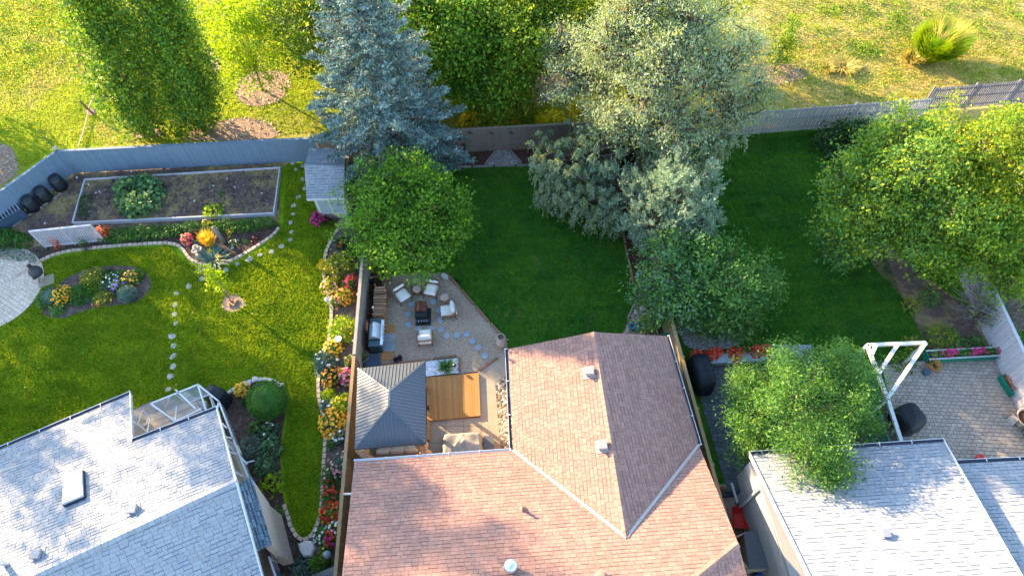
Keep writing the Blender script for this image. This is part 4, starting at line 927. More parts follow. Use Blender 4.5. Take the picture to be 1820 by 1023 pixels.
# chiminea on its slab
q = at(84, 500); t = thing('concrete_pad', 'small square concrete pad under the black chiminea', 'paving slab', q)
MB().box((q.x, q.y, .05), (.75, .62, .07), rz=.35).build('slab', 'concrete', t)
q = at(76, 494, .0) + Vector((0, 0, .085)); t = thing('chiminea', 'black pot-bellied chiminea with a pale chimney top beside the round patio', 'chiminea', q)
MB().lathe([(.10, .25), (.24, .32), (.32, .48), (.31, .62), (.2, .78), (.11, .9), (.09, 1.2), (.12, 1.26)], 20, q).build('body', 'chiminea_iron', t, smooth=True)
MB().lathe([(.10, 1.26), (.13, 1.28), (.13, 1.34), (.07, 1.35)], 16, q).build('chimney_top', 'clay_pale', t)
MB().lathe([(.12, .0), (.10, .06)], 12, q + Vector((.0, -.29, .42))).build('fire_mouth', 'metal_black', t)
for i in range(3):
    a = i * 2.1 + .5; MB().tube([q + Vector((math.cos(a) * .15, math.sin(a) * .15, .32)), q + Vector((math.cos(a) * .32, math.sin(a) * .32, 0))], .02, 6).build('leg', 'metal_black', t)
# compost bins
for (x, y, lb) in ((62, 370, 'black compost bin nearest the slatted box'), (84, 354, 'middle one of the three black compost bins'), (110, 333, 'black compost bin nearest the fence corner')):
    q = at(x, y); t = thing('compost_bin', lb, 'compost bin', q, group='compost bins along the diagonal fence')
    MB().lathe([(.36, .02), (.35, .42), (.31, .74), (.27, .80)], 20, q).build('body', 'metal_black', t, smooth=True)
    MB().lathe([(.28, .80), (.29, .83), (.19, .88), (.07, .91), (.06, .94), (.02, .945)], 20, q).build('lid', 'metal_black', t)
    for j, z in enumerate((.25, .45, .65)):
        k = MB(); r = .36 - j * .018
        k.lathe([(r, z), (r + .012, z + .02), (r, z + .04)], 20, q); k.build('rib', 'cover_black', t)
# slatted bench box by the fence
a, b = at(-60, 452, 0), at(52, 386, 0); d = (b - a).normalized(); n_ = Vector((-d.y, d.x, 0)); t = thing('storage_bench', 'dark blue bench box with white slats against the diagonal fence', 'bench', b)
MB().prism([a[:2], b[:2], (b + n_ * .7)[:2], (a + n_ * .7)[:2]], 0, .62).build('box', 'fence_navy', t)
L_ = (b - a).length; sl = MB().box((0, 0, 0), (.035, .62, .03)).mesh('slat', 'fence_white'); k = int(L_ / .17)
for i in range(k): mk('slat', sl, t, Matrix.Translation(a + d * (.1 + i * .17) + n_ * .36 + Vector((0, 0, .72))) @ Matrix.Rotation(math.atan2(d.y, d.x), 4, 'Z'))
MB().bar(a + n_ * .08 + Vector((0, 0, .67)), b + n_ * .08 + Vector((0, 0, .67)), .06, .07).build('rail', 'fence_navy', t); MB().bar(a + n_ * .64 + Vector((0, 0, .67)), b + n_ * .64 + Vector((0, 0, .67)), .06, .07).build('rail', 'fence_navy', t)
edging('path_edging', 'grey timber edging in front of the compost bins', [(22, 405), (50, 385), (90, 358), (127, 334)], .07, .10, .6, 'wood_grey', 'edging_board', sm=0)
# raised vegetable bed
VB = px_list([(150, 318), (497, 297), (486, 378), (128, 395)], .3); t = thing('raised_bed', 'long raised vegetable bed with whitewashed timber frame', 'raised bed', VB[0] * 1)
for i in range(4):
    a, b = VB[i].copy(), VB[(i + 1) % 4].copy(); n_ = max(1, round((b - a).length / 2.6))
    for j in range(n_):
        u, v = a.lerp(b, j / n_), a.lerp(b, (j + 1) / n_); u.z = v.z = .15
        MB().bar(u, v.lerp(u, .002), .06, .30).build('plank', 'fence_white', t)
MB().sheet(inset(VB, .003), .2).build('soil', 'soil_bed', t)
def patch(name, label, pxs, h, mat, size, dens, cat, z0=.02, up=.5, asp=.7, smo=2, flower=None, fd=3, stalk=None, z=None):
    poly = sm(pxs, smo, z0 + h * .5 if z is None else z); c = sum((Vector(p) for p in poly), Vector()) / len(poly); t = thing(name, label, cat, (c.x, c.y, z0))
    P2 = scatter(poly, dens); ar = np.array([(p.x, p.y) for p in poly]); dist = np.min(np.linalg.norm(P2[:, None, :] - ar[None], axis=2), 1)
    hh = h * np.clip(dist / (h * .6), .25, 1) * (1 + .25 * np.sin(P2[:, 0] * 3.1) * np.sin(P2[:, 1] * 2.7)); P = np.c_[P2, z0 + hh * RNG.uniform(.35, 1.05, len(P2))]
    mk('foliage', quads_mesh('foliage', leaves(P, size, up=up, asp=asp), mat), t)
    if stalk:
        k = MB()
        for p in P[::stalk]: k.tube([(p[0] + .02, p[1], z0), tuple(p)], .008, 3, cap=False)
        k.build('stem', 'bark', t)
    if flower:
        m = RNG.random(len(P)) < fd / 100; Q = P[m] + np.array([0, 0, .03]); mk('blossoms', quads_mesh('blossoms', leaves(Q, size * 1.1, up=.8, asp=.9), 'flower_' + flower), t)
    return t
patch('squash_plant', 'big sprawling squash plant with broad leaves in the raised bed', [(200, 330), (222, 312), (260, 306), (285, 315), (290, 345), (275, 375), (240, 388), (210, 378), (196, 355)], .6, 'leaf_squash', .20, 150, 'vegetable plant', z0=.2, asp=.9, up=.65, stalk=6)
patch('bean_row', 'low green leafy row at the left end of the raised bed', [(140, 348), (158, 342), (166, 352), (156, 388), (136, 390)], .3, 'leaf_dark', .09, 260, 'vegetable plant', z0=.2)
bush('lettuce_clump', 'bright green leafy clump at the front edge of the raised bed', 379, 372, .50, .45, 'leaf_bright', size=.13, up=.5, asp=.8, z0=.2)
bush('seedling', 'small green seedling on the bare soil of the raised bed', 393, 344, .2, .12, 'leaf_mid', size=.08, z0=.2)
st = MB().stone((0, 0, 0), .07, .05, seed=4).mesh('stone', 'stone_white')
for i, (x, y) in enumerate(((158, 328), (177, 341), (290, 311), (404, 318), (418, 333), (380, 330), (346, 357), (233, 305), (80, 397), (137, 316), (466, 344), (171, 343))):
    mk('stone', st, None, Matrix.Translation(at(x, y, .2)) @ Matrix.Rotation(i, 4, 'Z'), label='small pale stone lying on the vegetable garden soil', category='stone', group='pale stones on the vegetable soil')
# hedge strip
patch('hedge', 'low clipped green hedge strip in front of the raised bed', [(166, 408), (300, 400), (400, 392), (492, 386), (488, 402), (440, 412), (380, 412), (330, 412), (300, 424), (170, 434)], .38, 'needle_dark', .07, 1000, 'hedge', up=.5, smo=1)
patch('ground_juniper', 'dark green spreading juniper left of the white trellis', [(-40, 405), (10, 402), (45, 412), (58, 428), (50, 438), (10, 442), (-40, 440)], .45, 'needle_dark', .09, 620, 'bush')
patch('ground_cover', 'blue-grey creeping ground cover beside the round patio', [(-40, 442), (20, 440), (60, 445), (75, 455), (60, 470), (10, 460), (-40, 455)], .2, 'leaf_bluegrey', .06, 600, 'ground cover')
# trellis
tl, tr, bl_, br_ = at(52, 411, 1.45), at(161, 400, 1.45), at(80, 437, .15), at(168, 428, .15); bl_.x, bl_.y = tl.x, tl.y; br_.x, br_.y = tr.x, tr.y
t = thing('trellis', 'white lattice trellis panel with climbing red vines', 'trellis', (tl.x, tl.y, 0)); d = (tr - tl).normalized(); wd = (tr - tl).length
for s_, e_ in ((tl, tr), (bl_, br_)): MB().bar(s_, e_, .09, .06).build('rail', 'fence_white', t)
for u in (0, .5, 1): MB().bar(tl.lerp(tr, u) + Vector((0, 0, .03)), Vector((*tl.lerp(tr, u)[:2], 0)), .07).build('post', 'fence_white', t)
hh = 1.25
for sgn in (1, -1):
    x = -hh
    while x < wd:
        u0, u1 = max(x, 0), min(x + hh, wd)
        if u1 > u0 + .05:
            za, zb = (u0 - x), (u1 - x)
            if sgn < 0: za, zb = hh - za, hh - zb
            MB().bar(tl + d * u0 + Vector((0, sgn * .012, -1.28 + za)), tl + d * u1 + Vector((0, sgn * .012, -1.28 + zb)), .012, .035).build('slat', 'fence_white', t)
        x += .14
for (x, y, h_, m_, lb) in ((97, 430, .9, 'flower_coral', 'red-leaved climbing vine on the left half of the trellis'), (145, 430, .7, 'leaf_mid', 'green climbing vine on the right half of the trellis'), (152, 437, .4, 'leaf_purple', 'low dark red plant at the foot of the trellis')):
    bush('vine', lb, x, y, .28, h_, m_, size=.07, dens=.5, cat='vine')
bush('shrub', 'round orange and red shrub right of the trellis', 181, 412, .42, .6, 'leaf_mid', flower=['coral', 'red'], nf=130, fs=.06)
# border edging
edging('path_edging', 'curved pale concrete edging along the hedge border', L_BORDER, .16, .09, .26, 'concrete_edge', 'edging_block', z=.01)
edging('path_edging', 'curved pale concrete edging along the flower bed by the side fence', RB, .16, .09, .26, 'concrete_edge', 'edging_block', z=.01)
edging('path_edging', 'whitish stone edging round the top of the house bed', [(405, 700), (430, 683), (450, 677), (472, 673), (495, 680), (506, 695)], .17, .10, .24, 'stone_white', 'edging_block', z=.01)
# plants of the hedge border
bush('flower', 'pink and orange flowering clump at the bend of the hedge border', 331, 423, .36, .45, 'leaf_mid', flower=['coral', 'magenta'], nf=70, fs=.06)
bush('dark_plant', 'small dark purple plant behind the golden grass', 347, 417, .22, .3, 'leaf_purple')
grass_clump('ornamental_grass', 'upright golden orange grass beside the driftwood post', 372, 430, .5, .9, 'flower_gold', n=330, w=.035, spread=.45, lean=(-.12, .18))
grass_clump('yucca', 'blue-green spiky yucca at the tip of the hedge border', 377, 461, .65, .5, 'leaf_bluegrey', n=130, w=.05, spread=1.0)
grass_clump('dry_grass_clump', 'dry straw coloured spikes leaning over the edging', 392, 462, .4, .5, 'blade_dry', n=26, w=.04, spread=.8, lean=(.3, -.1))
bush('plant', 'yellow-green mound between the golden grass and the yucca', 375, 446, .3, .3, 'leaf_olive')
bush('plant', 'grey-green mound left of the garden fountain', 349, 432, .3, .3, 'leaf_bluegrey')
for (x, y, r, h, m_, fl, lb) in ((408, 414, .2, .35, 'leaf_mid', 'gold', 'small yellow flower clump right of the driftwood post'), (415, 432, .32, .25, 'leaf_mid', 'white', 'white flowering plant in the hedge border'), (452, 425, .32, .22, 'leaf_purple', 'rust', 'dark red low plant near the right end of the hedge border'),
                                 (436, 428, .2, .2, 'leaf_mid', None, 'small green plant in the hedge border'), (367, 397, .35, .6, 'leaf_olive', 'gold', 'yellowish tuft growing in the hedge behind the golden grass')):
    bush('flower', lb, x, y, r, h, m_, flower=fl, nf=22, fs=.045, dens=.7)
q0, q1 = at(398, 430, .05), at(373, 402, .95); q1 = Vector((q0.x - .15, q0.y + .15, 1.15)); t = thing('driftwood_post', 'leaning weathered grey log post in the hedge border', 'log', q0)
MB().tube([q0, q0.lerp(q1, .5), q1], [.11, .12, .10], 10).build('log', 'wood_grey', t, smooth=True); MB().tube([q1, q1 + Vector((-.02, .02, .02))], [.07, .06], 10).build('cut_end', 'wood_log', t)
q = at(356, 452); t = thing('garden_fountain', 'small stone fountain with shell basin at the tip of the border', 'fountain', q)
MB().lathe([(.26, 0), (.2, .06), (.08, .12), (.07, .42), (.12, .46)], 16, q).build('pedestal', 'clay_pale', t, smooth=True)
k = MB()
for i in range(3): k.lathe([(.06, .44), (.12, .47), (.15, .53), (.13, .53), (.08, .49)], 14, q + Vector((math.cos(i * 2.1) * .13, math.sin(i * 2.1) * .13, 0)))
k.build('basin', 'clay_pale', t, smooth=True)
MB().lathe([(.05, .46), (.08, .55), (.05, .66), (.07, .72), (.02, .78)], 12, q).build('figure', 'clay_pale', t, smooth=True)
# stepping stones
SS = [(521, 291), (538, 295), (526, 302), (538, 319), (541, 336), (531, 351), (523, 366), (521, 381), (517, 396), (518, 413), (516, 427), (501, 438), (483, 448), (463, 453), (444, 461), (422, 469), (402, 480), (360, 496), (336, 509), (314, 522), (312, 542), (311, 559), (313, 575), (307, 598), (309, 615), (308, 633), (308, 652), (304, 669), (300, 692)]
ORD = 'first second third fourth fifth sixth seventh eighth ninth tenth eleventh twelfth thirteenth fourteenth fifteenth'.split()
for i, (x, y) in enumerate(SS):
    lb = (ORD[i] + ' whitish stepping stone counted from the back fence beside the shed') if i < 14 else (ORD[28 - i] + ' whitish stepping stone counted from the left house railing')
    q = at(x, y); big = .17 if y > 440 else .15
    t = MB().stone((0, 0, 0), big * random.uniform(.85, 1.15), .05, n=random.choice((6, 7, 8, 9)), seed=i, rz=random.uniform(0, 3), asp=random.uniform(.7, 1.25)).mesh('stepping_stone', 'stone_white')
    mk('stepping_stone', t, None, Matrix.Translation(q + Vector((0, 0, .012))), label=lb, category='stepping stone', group='stepping stones across the left lawn')
# fallen leaves and pale spots
P = np.concatenate([scatter(px_list([(240, 440), (560, 430), (570, 700), (0, 760), (0, 600)]), .12), scatter(px_list([(700, 490), (1110, 430), (1100, 590), (900, 600)]), .12), scatter(px_list([(1320, 330), (1500, 440), (1600, 620), (1330, 600)]), .2)])
mk('fallen_leaves', quads_mesh('fallen_leaves', leaves(np.c_[P, np.full(len(P), .09)], .08, up=.9, asp=.8), 'blade_dry'), kind='stuff')
# oval bed plants: (x, y, r, h, leaf, flower, count, label)
OV = [(90, 525, .34, .4, 'leaf_bluegrey', None, 0, 'dusky blue-grey mound at the left tip of the oval bed'), (108, 522, .42, .55, 'leaf_mid', ['orange', 'gold'], 130, 'bright orange-yellow flower clump in the oval bed'),
      (78, 532, .38, .35, 'leaf_mid', None, 0, 'grey-green mound nearest the round patio in the oval bed'), (100, 549, .3, .3, 'leaf_mid', None, 0, 'small green mound below the orange flowers'),
      (140, 520, .50, .55, 'needle_dark', None, 0, 'dark green feathery mound right of the orange flowers'), (163, 495, .55, .5, 'leaf_olive', 'gold', 12, 'yellow-green spreading plant at the top of the oval bed'),
      (163, 512, .45, .45, 'leaf_green', None, 0, 'green mound in the middle of the oval bed'), (190, 487, .3, .45, 'leaf_dark', None, 0, 'spiky dark green plant at the upper edge of the oval bed'),
      (200, 492, .28, .4, 'leaf_mid', 'white', 40, 'white flowered plant at the top of the oval bed'), (188, 508, .34, .3, 'leaf_bluegrey', 'white', 20, 'silvery white mound in the oval bed'),
      (210, 504, .32, .4, 'leaf_mid', 'purple', 90, 'purple flower clump in the oval bed'), (226, 522, .46, .55, 'leaf_bluegrey', None, 0, 'round grey-green ball shrub at the right of the oval bed'),
      (232, 493, .34, .5, 'leaf_mid', ['coral', 'gold'], 40, 'orange and yellow plume plant at the right of the oval bed'), (242, 487, .26, .45, 'leaf_green', None, 0, 'small bright green plant at the right end of the oval bed'),
      (158, 530, .22, .25, 'leaf_bluegrey', None, 0, 'teal green plant low in the oval bed'), (180, 528, .40, .35, 'leaf_olive', ['gold', 'coral'], 22, 'yellow and red speckled plant at the lower edge of the oval bed'),
      (214, 486, .22, .3, 'leaf_mid', None, 0, 'small green plant behind the purple flowers')]
for x, y, r, h, m_, fl, nf, lb in OV: bush('flower' if fl else 'shrub', lb, x, y, r * (1.0 if 'ball' in lb else 1.4), h * 1.15, m_, flower=fl, nf=nf, fs=.055, dens=2.3, size=.06 if 'ball' not in lb else .045, tight='ball' in lb or 'dusky' in lb, cat='flower' if fl else 'bush')
# young tree on the lawn
q = at(412, 538); crown = at(382, 498, 1.9)
tree('young_tree', 'young tree with sparse yellow-green crown in a ring of mulch on the lawn', (q.x, q.y, 0), [((q.x + .05, q.y + .1, 2.0), (.42, .42, 1.0), 34, 16, .1), ((q.x - .1, q.y, 2.7), (.3, .3, .5), 12, 14, .1)], 'leaf_lime', .11, trunk_r=.035, bark='bark_light', up=.3, asp=.7)
t = thing('tree_stake', 'thin wooden stake beside the young lawn tree', 'stake', q + Vector((.2, -.1, 0)))
MB().tube([q + Vector((.2, -.1, 0)), q + Vector((.2, -.1, 1.5))], .02, 6).build('stake', 'wood_log', t)
lg = MB().tube([(-.18, 0, .06), (.18, 0, .06)], .05, 7).mesh('log', 'wood_log')
for i in range(5): mk('log', lg, None, Matrix.Translation(q + Vector((random.uniform(-.3, .3), random.uniform(-.2, .2), .0))) @ Matrix.Rotation(i * 1.3, 4, 'Z'), label='short cut log lying on the tree mulch ring', category='log', group='short logs on the mulch ring')
# bird house post, lamp
q = at(590, 552); t = thing('garden_lamp', 'slim white garden lamp post at the edge of the side bed', 'lamp', q)
MB().tube([q, q + Vector((0, 0, 1.0))], .03, 8).build('pole', 'white_paint', t); MB().box(tuple(q + Vector((0, 0, 1.05))), (.14, .14, .16)).build('lamp_head', 'white_paint', t)
MB().lathe([(.13, 1.13), (.02, 1.2)], 4, q).build('lamp_roof', 'white_paint', t)
q = at(606, 612); t = thing('bird_bath', 'small round white dish on a stand in the side bed', 'bird bath', q)
MB().lathe([(.1, 0), (.03, .05), (.03, .55)], 10, q).build('stand', 'ceramic_white', t); MB().lathe([(.03, .55), (.15, .6), (.17, .63), (.14, .62), (.02, .6)], 18, q).build('dish', 'ceramic_white', t)
# side bed plants
SB = [(600, 470, .70, .9, 'leaf_olive', 'gold', 40, 'large olive green and yellow rounded shrub beside the curved edging'), (606, 430, .3, .5, 'leaf_dark', 'red', 8, 'dark green plant with red flowers under the maple branches'),
      (590, 505, .45, .5, 'leaf_olive', ['pink', 'gold'], 40, 'pink and yellow tinted shrub below the olive shrub'), (625, 500, .32, .7, 'leaf_mid', ['red', 'magenta'], 55, 'tall red flowering plant against the side fence'),
      (612, 525, .42, .5, 'leaf_olive', ['orange', 'coral'], 60, 'orange flowering clump beside the slim lamp post'), (596, 535, .3, .35, 'leaf_mid', 'pink', 26, 'pale pink plant at the edging near the lamp post'),
      (608, 583, .62, .8, 'leaf_bright', 'gold', 30, 'bright yellow-green broad grassy clump beside the grill fence'), (590, 618, .38, .45, 'leaf_mid', ['orange', 'gold'], 60, 'orange flower mound left of the white dish'),
      (578, 640, .5, .4, 'leaf_bluegrey', 'white', 26, 'silvery green mound at the edging below the orange flowers'), (622, 640, .25, .5, 'leaf_mid', 'rust', 20, 'rust coloured plant by the side fence'),
      (572, 655, .32, .35, 'leaf_bluegrey', None, 0, 'dark teal mound at the edging beside the rust shrubs'), (590, 668, .45, .6, 'leaf_dark', ['rust', 'orange'], 70, 'rust and dark green flowering shrub near the gazebo corner'),
      (618, 668, .34, .8, 'leaf_mid', ['magenta', 'pink'], 110, 'tall magenta flowering shrub against the side fence beside the gazebo'), (584, 700, .3, .35, 'leaf_lime', None, 0, 'pale green small plant below the rust shrub'),
      (607, 718, .5, .7, 'leaf_bright', 'gold', 60, 'bright yellow flowering bush beside the gazebo'), (583, 722, .36, .35, 'leaf_bluegrey', 'white', 16, 'grey-green mound at the edging beside the yellow bush'),
      (594, 748, .58, .5, 'leaf_mid', ['orange', 'gold'], 230, 'dense golden orange flower clump below the yellow bush'), (608, 772, .42, .5, 'leaf_bluegrey', 'white', 26, 'pale green rounded plant below the golden flowers'),
      (588, 790, .2, .2, 'leaf_mid', None, 0, 'tiny green plant on bare soil of the side bed'), (607, 825, .5, .7, 'leaf_bluegrey', 'pink', 30, 'tall pale pink rose bush by the side fence'),
      (588, 845, .45, .55, 'leaf_mid', 'pink', 22, 'green rose bush with few pink blooms'), (583, 858, .2, .4, 'leaf_mid', 'red', 22, 'small red flowering plant at the edging'),
      (590, 880, .4, .5, 'leaf_mid', 'red', 80, 'dense red flowering rose bush beside the edging'), (610, 900, .38, .55, 'leaf_mid', ['red', 'coral'], 60, 'red and coral flowers by the side fence wall'),
      (588, 910, .42, .45, 'leaf_mid', ['red', 'orange'], 60, 'red and orange flower clump lower in the side bed'), (603, 935, .4, .45, 'leaf_mid', ['white', 'coral'], 60, 'white and coral flower clump near the foot of the side bed'),
      (572, 950, .32, .35, 'leaf_mid', 'white', 36, 'white flowering mound at the end of the curved edging'), (590, 955, .32, .4, 'leaf_mid', ['red', 'magenta'], 36, 'red and magenta flowers at the foot of the side bed'),
      (578, 975, .2, .3, 'leaf_mid', 'gold', 16, 'small yellow flower plant above the blue glass ball'), (535, 1010, .4, .45, 'leaf_bluegrey', None, 0, 'blue-green mound at the bottom of the bed'),
      (566, 1002, .4, .5, 'leaf_green', None, 0, 'leafy green fern-like plant at the bottom of the bed'), (625, 445, .3, .6, 'leaf_green', None, 0, 'green shrub at the fence under the maple'), (575, 470, .3, .45, 'leaf_yellow', None, 0, 'yellow patch of the shrub hanging over the edging')]
for x, y, r, h, m_, fl, nf, lb in SB: bush('flower' if fl else 'shrub', lb, x, y, r * 1.28, h * 1.1, m_, flower=fl, nf=nf, fs=.065, cat='flower' if fl else 'bush', size=.07, dens=2.4)
# house bed plants
HBP = [(475, 710, .92, 1.35, 'needle_dark', None, 0, 'large round clipped green globe shrub in the house bed', True), (428, 690, .34, .5, 'leaf_mid', ['orange', 'gold'], 70, 'orange flowering plant at the top of the house bed', False),
       (436, 712, .3, .4, 'leaf_dark', None, 0, 'dark green plant below the orange flowers in the house bed', False), (452, 758, .36, .35, 'leaf_mid', None, 0, 'low green plant on the mulch above the hostas', False),
       (477, 765, .52, .45, 'leaf_hosta', 'white', 14, 'hosta with pale margins at the top of the hosta row', False), (480, 795, .6, .5, 'leaf_hosta', None, 0, 'broad blue-green hosta in the middle of the hosta row', False),
       (472, 828, .55, .5, 'leaf_hosta', None, 0, 'hosta with wide leaves in the lower middle of the hosta row', False), (482, 858, .55, .45, 'leaf_lime', None, 0, 'light green hosta at the bottom of the hosta row', False),
       (441, 792, .55, .7, 'leaf_bluegrey', None, 0, 'dark blue-green rounded shrub beside the railing', False), (490, 912, .40, .45, 'leaf_mid', None, 0, 'small green bush beside the cream bay wall', False)]
for x, y, r, h, m_, fl, nf, lb, tg in HBP: bush('shrub', lb, x, y, r, h, m_, flower=fl, nf=nf, fs=.06, size=.13 if 'hosta' in lb else (.05 if tg else .06), asp=.75 if 'hosta' in lb else .6, tight=tg, up=.55 if 'hosta' in lb else .35, dens=2.2 if tg else 1.2)
q = at(547, 975); mk('rock', MB().stone((0, 0, 0), .38, .28, n=7, seed=9).mesh('rock', 'stone_white'), None, Matrix.Translation(q), label='large angular pale rock below the end of the curved edging', category='rock')
for i, (x, y) in enumerate(((432, 690), (443, 682), (455, 674), (425, 700), (500, 686))):
    mk('rock', MB().stone((0, 0, 0), .16, .14, n=7, seed=20 + i).mesh('rock', 'stone_white'), None, Matrix.Translation(at(x, y)), label=['pale rock beside the orange flowers of the house bed', 'pale rock at the top left of the house bed edging', 'pale rock above the clipped globe shrub', 'pale rock at the lower left start of the house bed edging', 'pale rock right of the clipped globe shrub'][i], category='rock', group='pale rocks in the house bed edging')
q = at(587, 990); t = thing('gazing_ball', 'pale blue glass garden ball on a stand at the bottom of the bed', 'garden ornament', q)
MB().lathe([(.08, 0), (.05, .3), (.08, .4)], 10, q).build('stand', 'clay_pale', t); MB().lathe([(.02, .38), (.12, .42), (.17, .52), (.15, .64), (.06, .71), (.01, .72)], 16, q).build('ball', 'slab_blue', t, smooth=True)
q = at(614, 885); mk('garden_ornament', MB().lathe([(.2, 0), (.24, .2), (.16, .42), (.06, .6), (.02, .62)], 12).mesh('garden_ornament', 'slab_blue', True), None, Matrix.Translation(q), label='pale grey rounded ornament among the red flowers', category='garden ornament')
q = at(572, 1015, .3); t = thing('storage_bin', 'dark grey bin with curved lid cut off by the bottom edge', 'bin', at(588, 1023))
MB().box(tuple(at(592, 1030, .45)), (1.3, .8, .8), rz=.35).build('body', 'box_grey', t); MB().cushion(tuple(at(592, 1030, .9)), (1.4, .9, .25), M=Matrix.Rotation(.35, 4, 'Z')).build('lid', 'box_grey', t, smooth=True)
# black covered barbecue at the deck
def covered(label, px, py, w_, d_, h_, rz, seed, name='covered_grill', cat='grill cover', mat='cover_black', skew=0.0):
    q = at(px, py); t = thing(name, label, cat, q); rr = random.Random(seed); n_ = 28; prof = [(1.0, 0), (1.02, .25), (.98, .6), (.92, .8), (.8, .93), (.45, 1.0), (.05, 1.02)]; V = []; F = []
    for r, z in prof:
        for i in range(n_):
            a = math.tau * i / n_; c, s = math.cos(a), math.sin(a); e = (abs(c) ** 4 + abs(s) ** 4) ** -.25; k = r * e * (1 + .035 * math.sin(a * 9 + z * 3) * (1 - z) + rr.uniform(-.02, .02)); X = k * c * w_ / 2 + skew * z; Y = k * s * d_ / 2
            V.append((q.x + X * math.cos(rz) - Y * math.sin(rz), q.y + X * math.sin(rz) + Y * math.cos(rz), h_ * z + rr.uniform(-.015, .015)))
    for j in range(len(prof) - 1):
        for i in range(n_): F.append((j * n_ + i, j * n_ + (i + 1) % n_, (j + 1) * n_ + (i + 1) % n_, (j + 1) * n_ + i))
    F.append(tuple(range((len(prof) - 1) * n_, len(prof) * n_))); MB().add(V, F).build('cover', mat, t, smooth=True)
    for sx in (-1, 1):
        for sy in (-1, 1):
            X, Y = sx * w_ * .32, sy * d_ * .32; MB().tube([(q.x + X * math.cos(rz) - Y * math.sin(rz), q.y + X * math.sin(rz) + Y * math.cos(rz), z) for z in (0, .2)], .03, 6).build('leg', 'metal_black', t)
    return t
covered('black covered barbecue beside the left house railing', 394, 712, 1.0, .75, 1.1, -.5, 3)
# deck and railings of the left house
DK = px_list([(232, 785), (212, 748), (262, 722), (300, 716), (372, 700), (388, 727), (300, 762)], 1.5); t = thing('balcony', 'raised deck with white railings along the left grey roofed house', 'deck', (-14, 11, 0))
DKP = px_list([(256, 768), (262, 738), (300, 722), (345, 706), (366, 742), (300, 790), (262, 800)], .8)
f_ = MB().slab([p - Vector((0, 0, .07)) for p in DKP], .12).build('deck_frame', 'wood_grey', t)
wh, eg = tiles([p - Vector((0, 0, .06)) for p in DKP], ed, 9, .14, .006, .03)
k = MB(); [add_prism3(k, b, c) for b, c in eg]
for i, (b, c) in enumerate(eg): kk = MB(); add_prism3(kk, b, c); kk.build('deck_board', 'paver_grey', f_)
def bars(parent, segs, w_=.06, name='railing', mat='white_paint'):
    for (x0, y0, z0, x1, y1, z1) in segs: MB().bar(at(x0, y0, z0), at(x1, y1, z1), w_).build(name, mat, parent)
bars(t, [(268, 717, 2.6, 352, 683, 2.6), (290, 735, 1.65, 372, 700, 1.65), (352, 683, 2.6, 372, 700, 1.65), (268, 717, 2.6, 290, 735, 1.65), (312, 692 + 8, 2.6, 333, 718, 1.65), (352, 683, 2.6, 388, 712, 2.6), (372, 700, 2.6, 384, 727, 1.65), (352, 684, 2.6, 366, 728, 2.6), (372, 700, 1.65, 380, 724, 1.65),
         (268, 717, 2.6, 312, 748, 2.6), (312, 748, 2.6, 358, 726, 2.6), (300, 706, 2.6, 292, 733, 1.65), (312, 748, 2.6, 314, 722, 1.9), (312, 692, 2.6, 348, 726, 2.6)])
bars(t, [(254, 729, 1.5, 246, 752, 1.0), (236, 747, 1.6, 262, 767, 1.6), (262, 767, 1.6, 267, 743, 1.3), (246, 752, 1.0, 262, 767, .9), (254, 729, 1.5, 268, 742, 1.4)], .05, 'stair_rail')
for i in range(5):
    MB().bar(at(246 + i * 4, 752 + i * 3.2, .25 + i * .22), at(256 + i * 4, 745 + i * 3.2, .25 + i * .22), .24, .04).build('stair_tread', 'wood_grey', t)
bars(t, [(386, 727, 2.7, 416, 852, 2.7), (389, 713, 2.7, 441, 848, 2.7), (389, 713, 2.7, 386, 727, 2.7), (393, 750, 2.7, 403, 760, 2.7), (400, 800, 2.7, 420, 806, 2.7), (407, 830, 2.7, 432, 846, 2.7), (404, 789, 2.7, 440, 824, 2.3), (396, 775, 2.7, 416, 779, 2.7)], .06)
g_ = [(389, 713, 2.65), (441, 848, 2.65), (450, 858, 1.7), (398, 722, 1.7)]; MB().add([at(*p) for p in g_], [(0, 1, 2, 3)]).build('glass_panel', 'glass_pane', t)
g_ = [(268, 717, 2.55), (352, 683, 2.55), (372, 700, 1.7), (290, 735, 1.7)]; MB().add([at(*p) for p in g_], [(0, 1, 2, 3)]).build('glass_panel', 'glass_pane', t)
MB().slab([at(396, 772, 2.6), at(404, 790, 2.6), at(430, 806, 2.2), at(424, 792, 2.2)], .05).build('awning', 'cream_wall', t)
MB().bar(at(420, 826, .3), at(452, 818, .3), .06).build('side_rail', 'white_paint', t)
for i, (x, y) in enumerate(((345, 715), (362, 722), (333, 706), (352, 735))):
    mk('rock', MB().stone((0, 0, 0), .30, .2, n=8, seed=40 + i).mesh('rock', 'stone_white'), None, Matrix.Translation(at(x, y, 0)), label=['pale boulder in the middle under the deck railing', 'pale boulder under the outer corner of the deck railing', 'pale boulder nearest the lawn under the deck railing', 'pale boulder nearest the gutter under the deck railing'][i], category='rock', group='boulders under the deck railing')
t = thing('planter_box', 'dark blue box on the ground beside the left deck', 'box', at(300, 735)); MB().box(tuple(at(302, 737, .3)), (.9, .6, .6), rz=.36).build('box', 'fence_navy', t); MB().box(tuple(at(302, 737, .62)), (.96, .66, .05), rz=.36).build('lid', 'fence_navy', t)
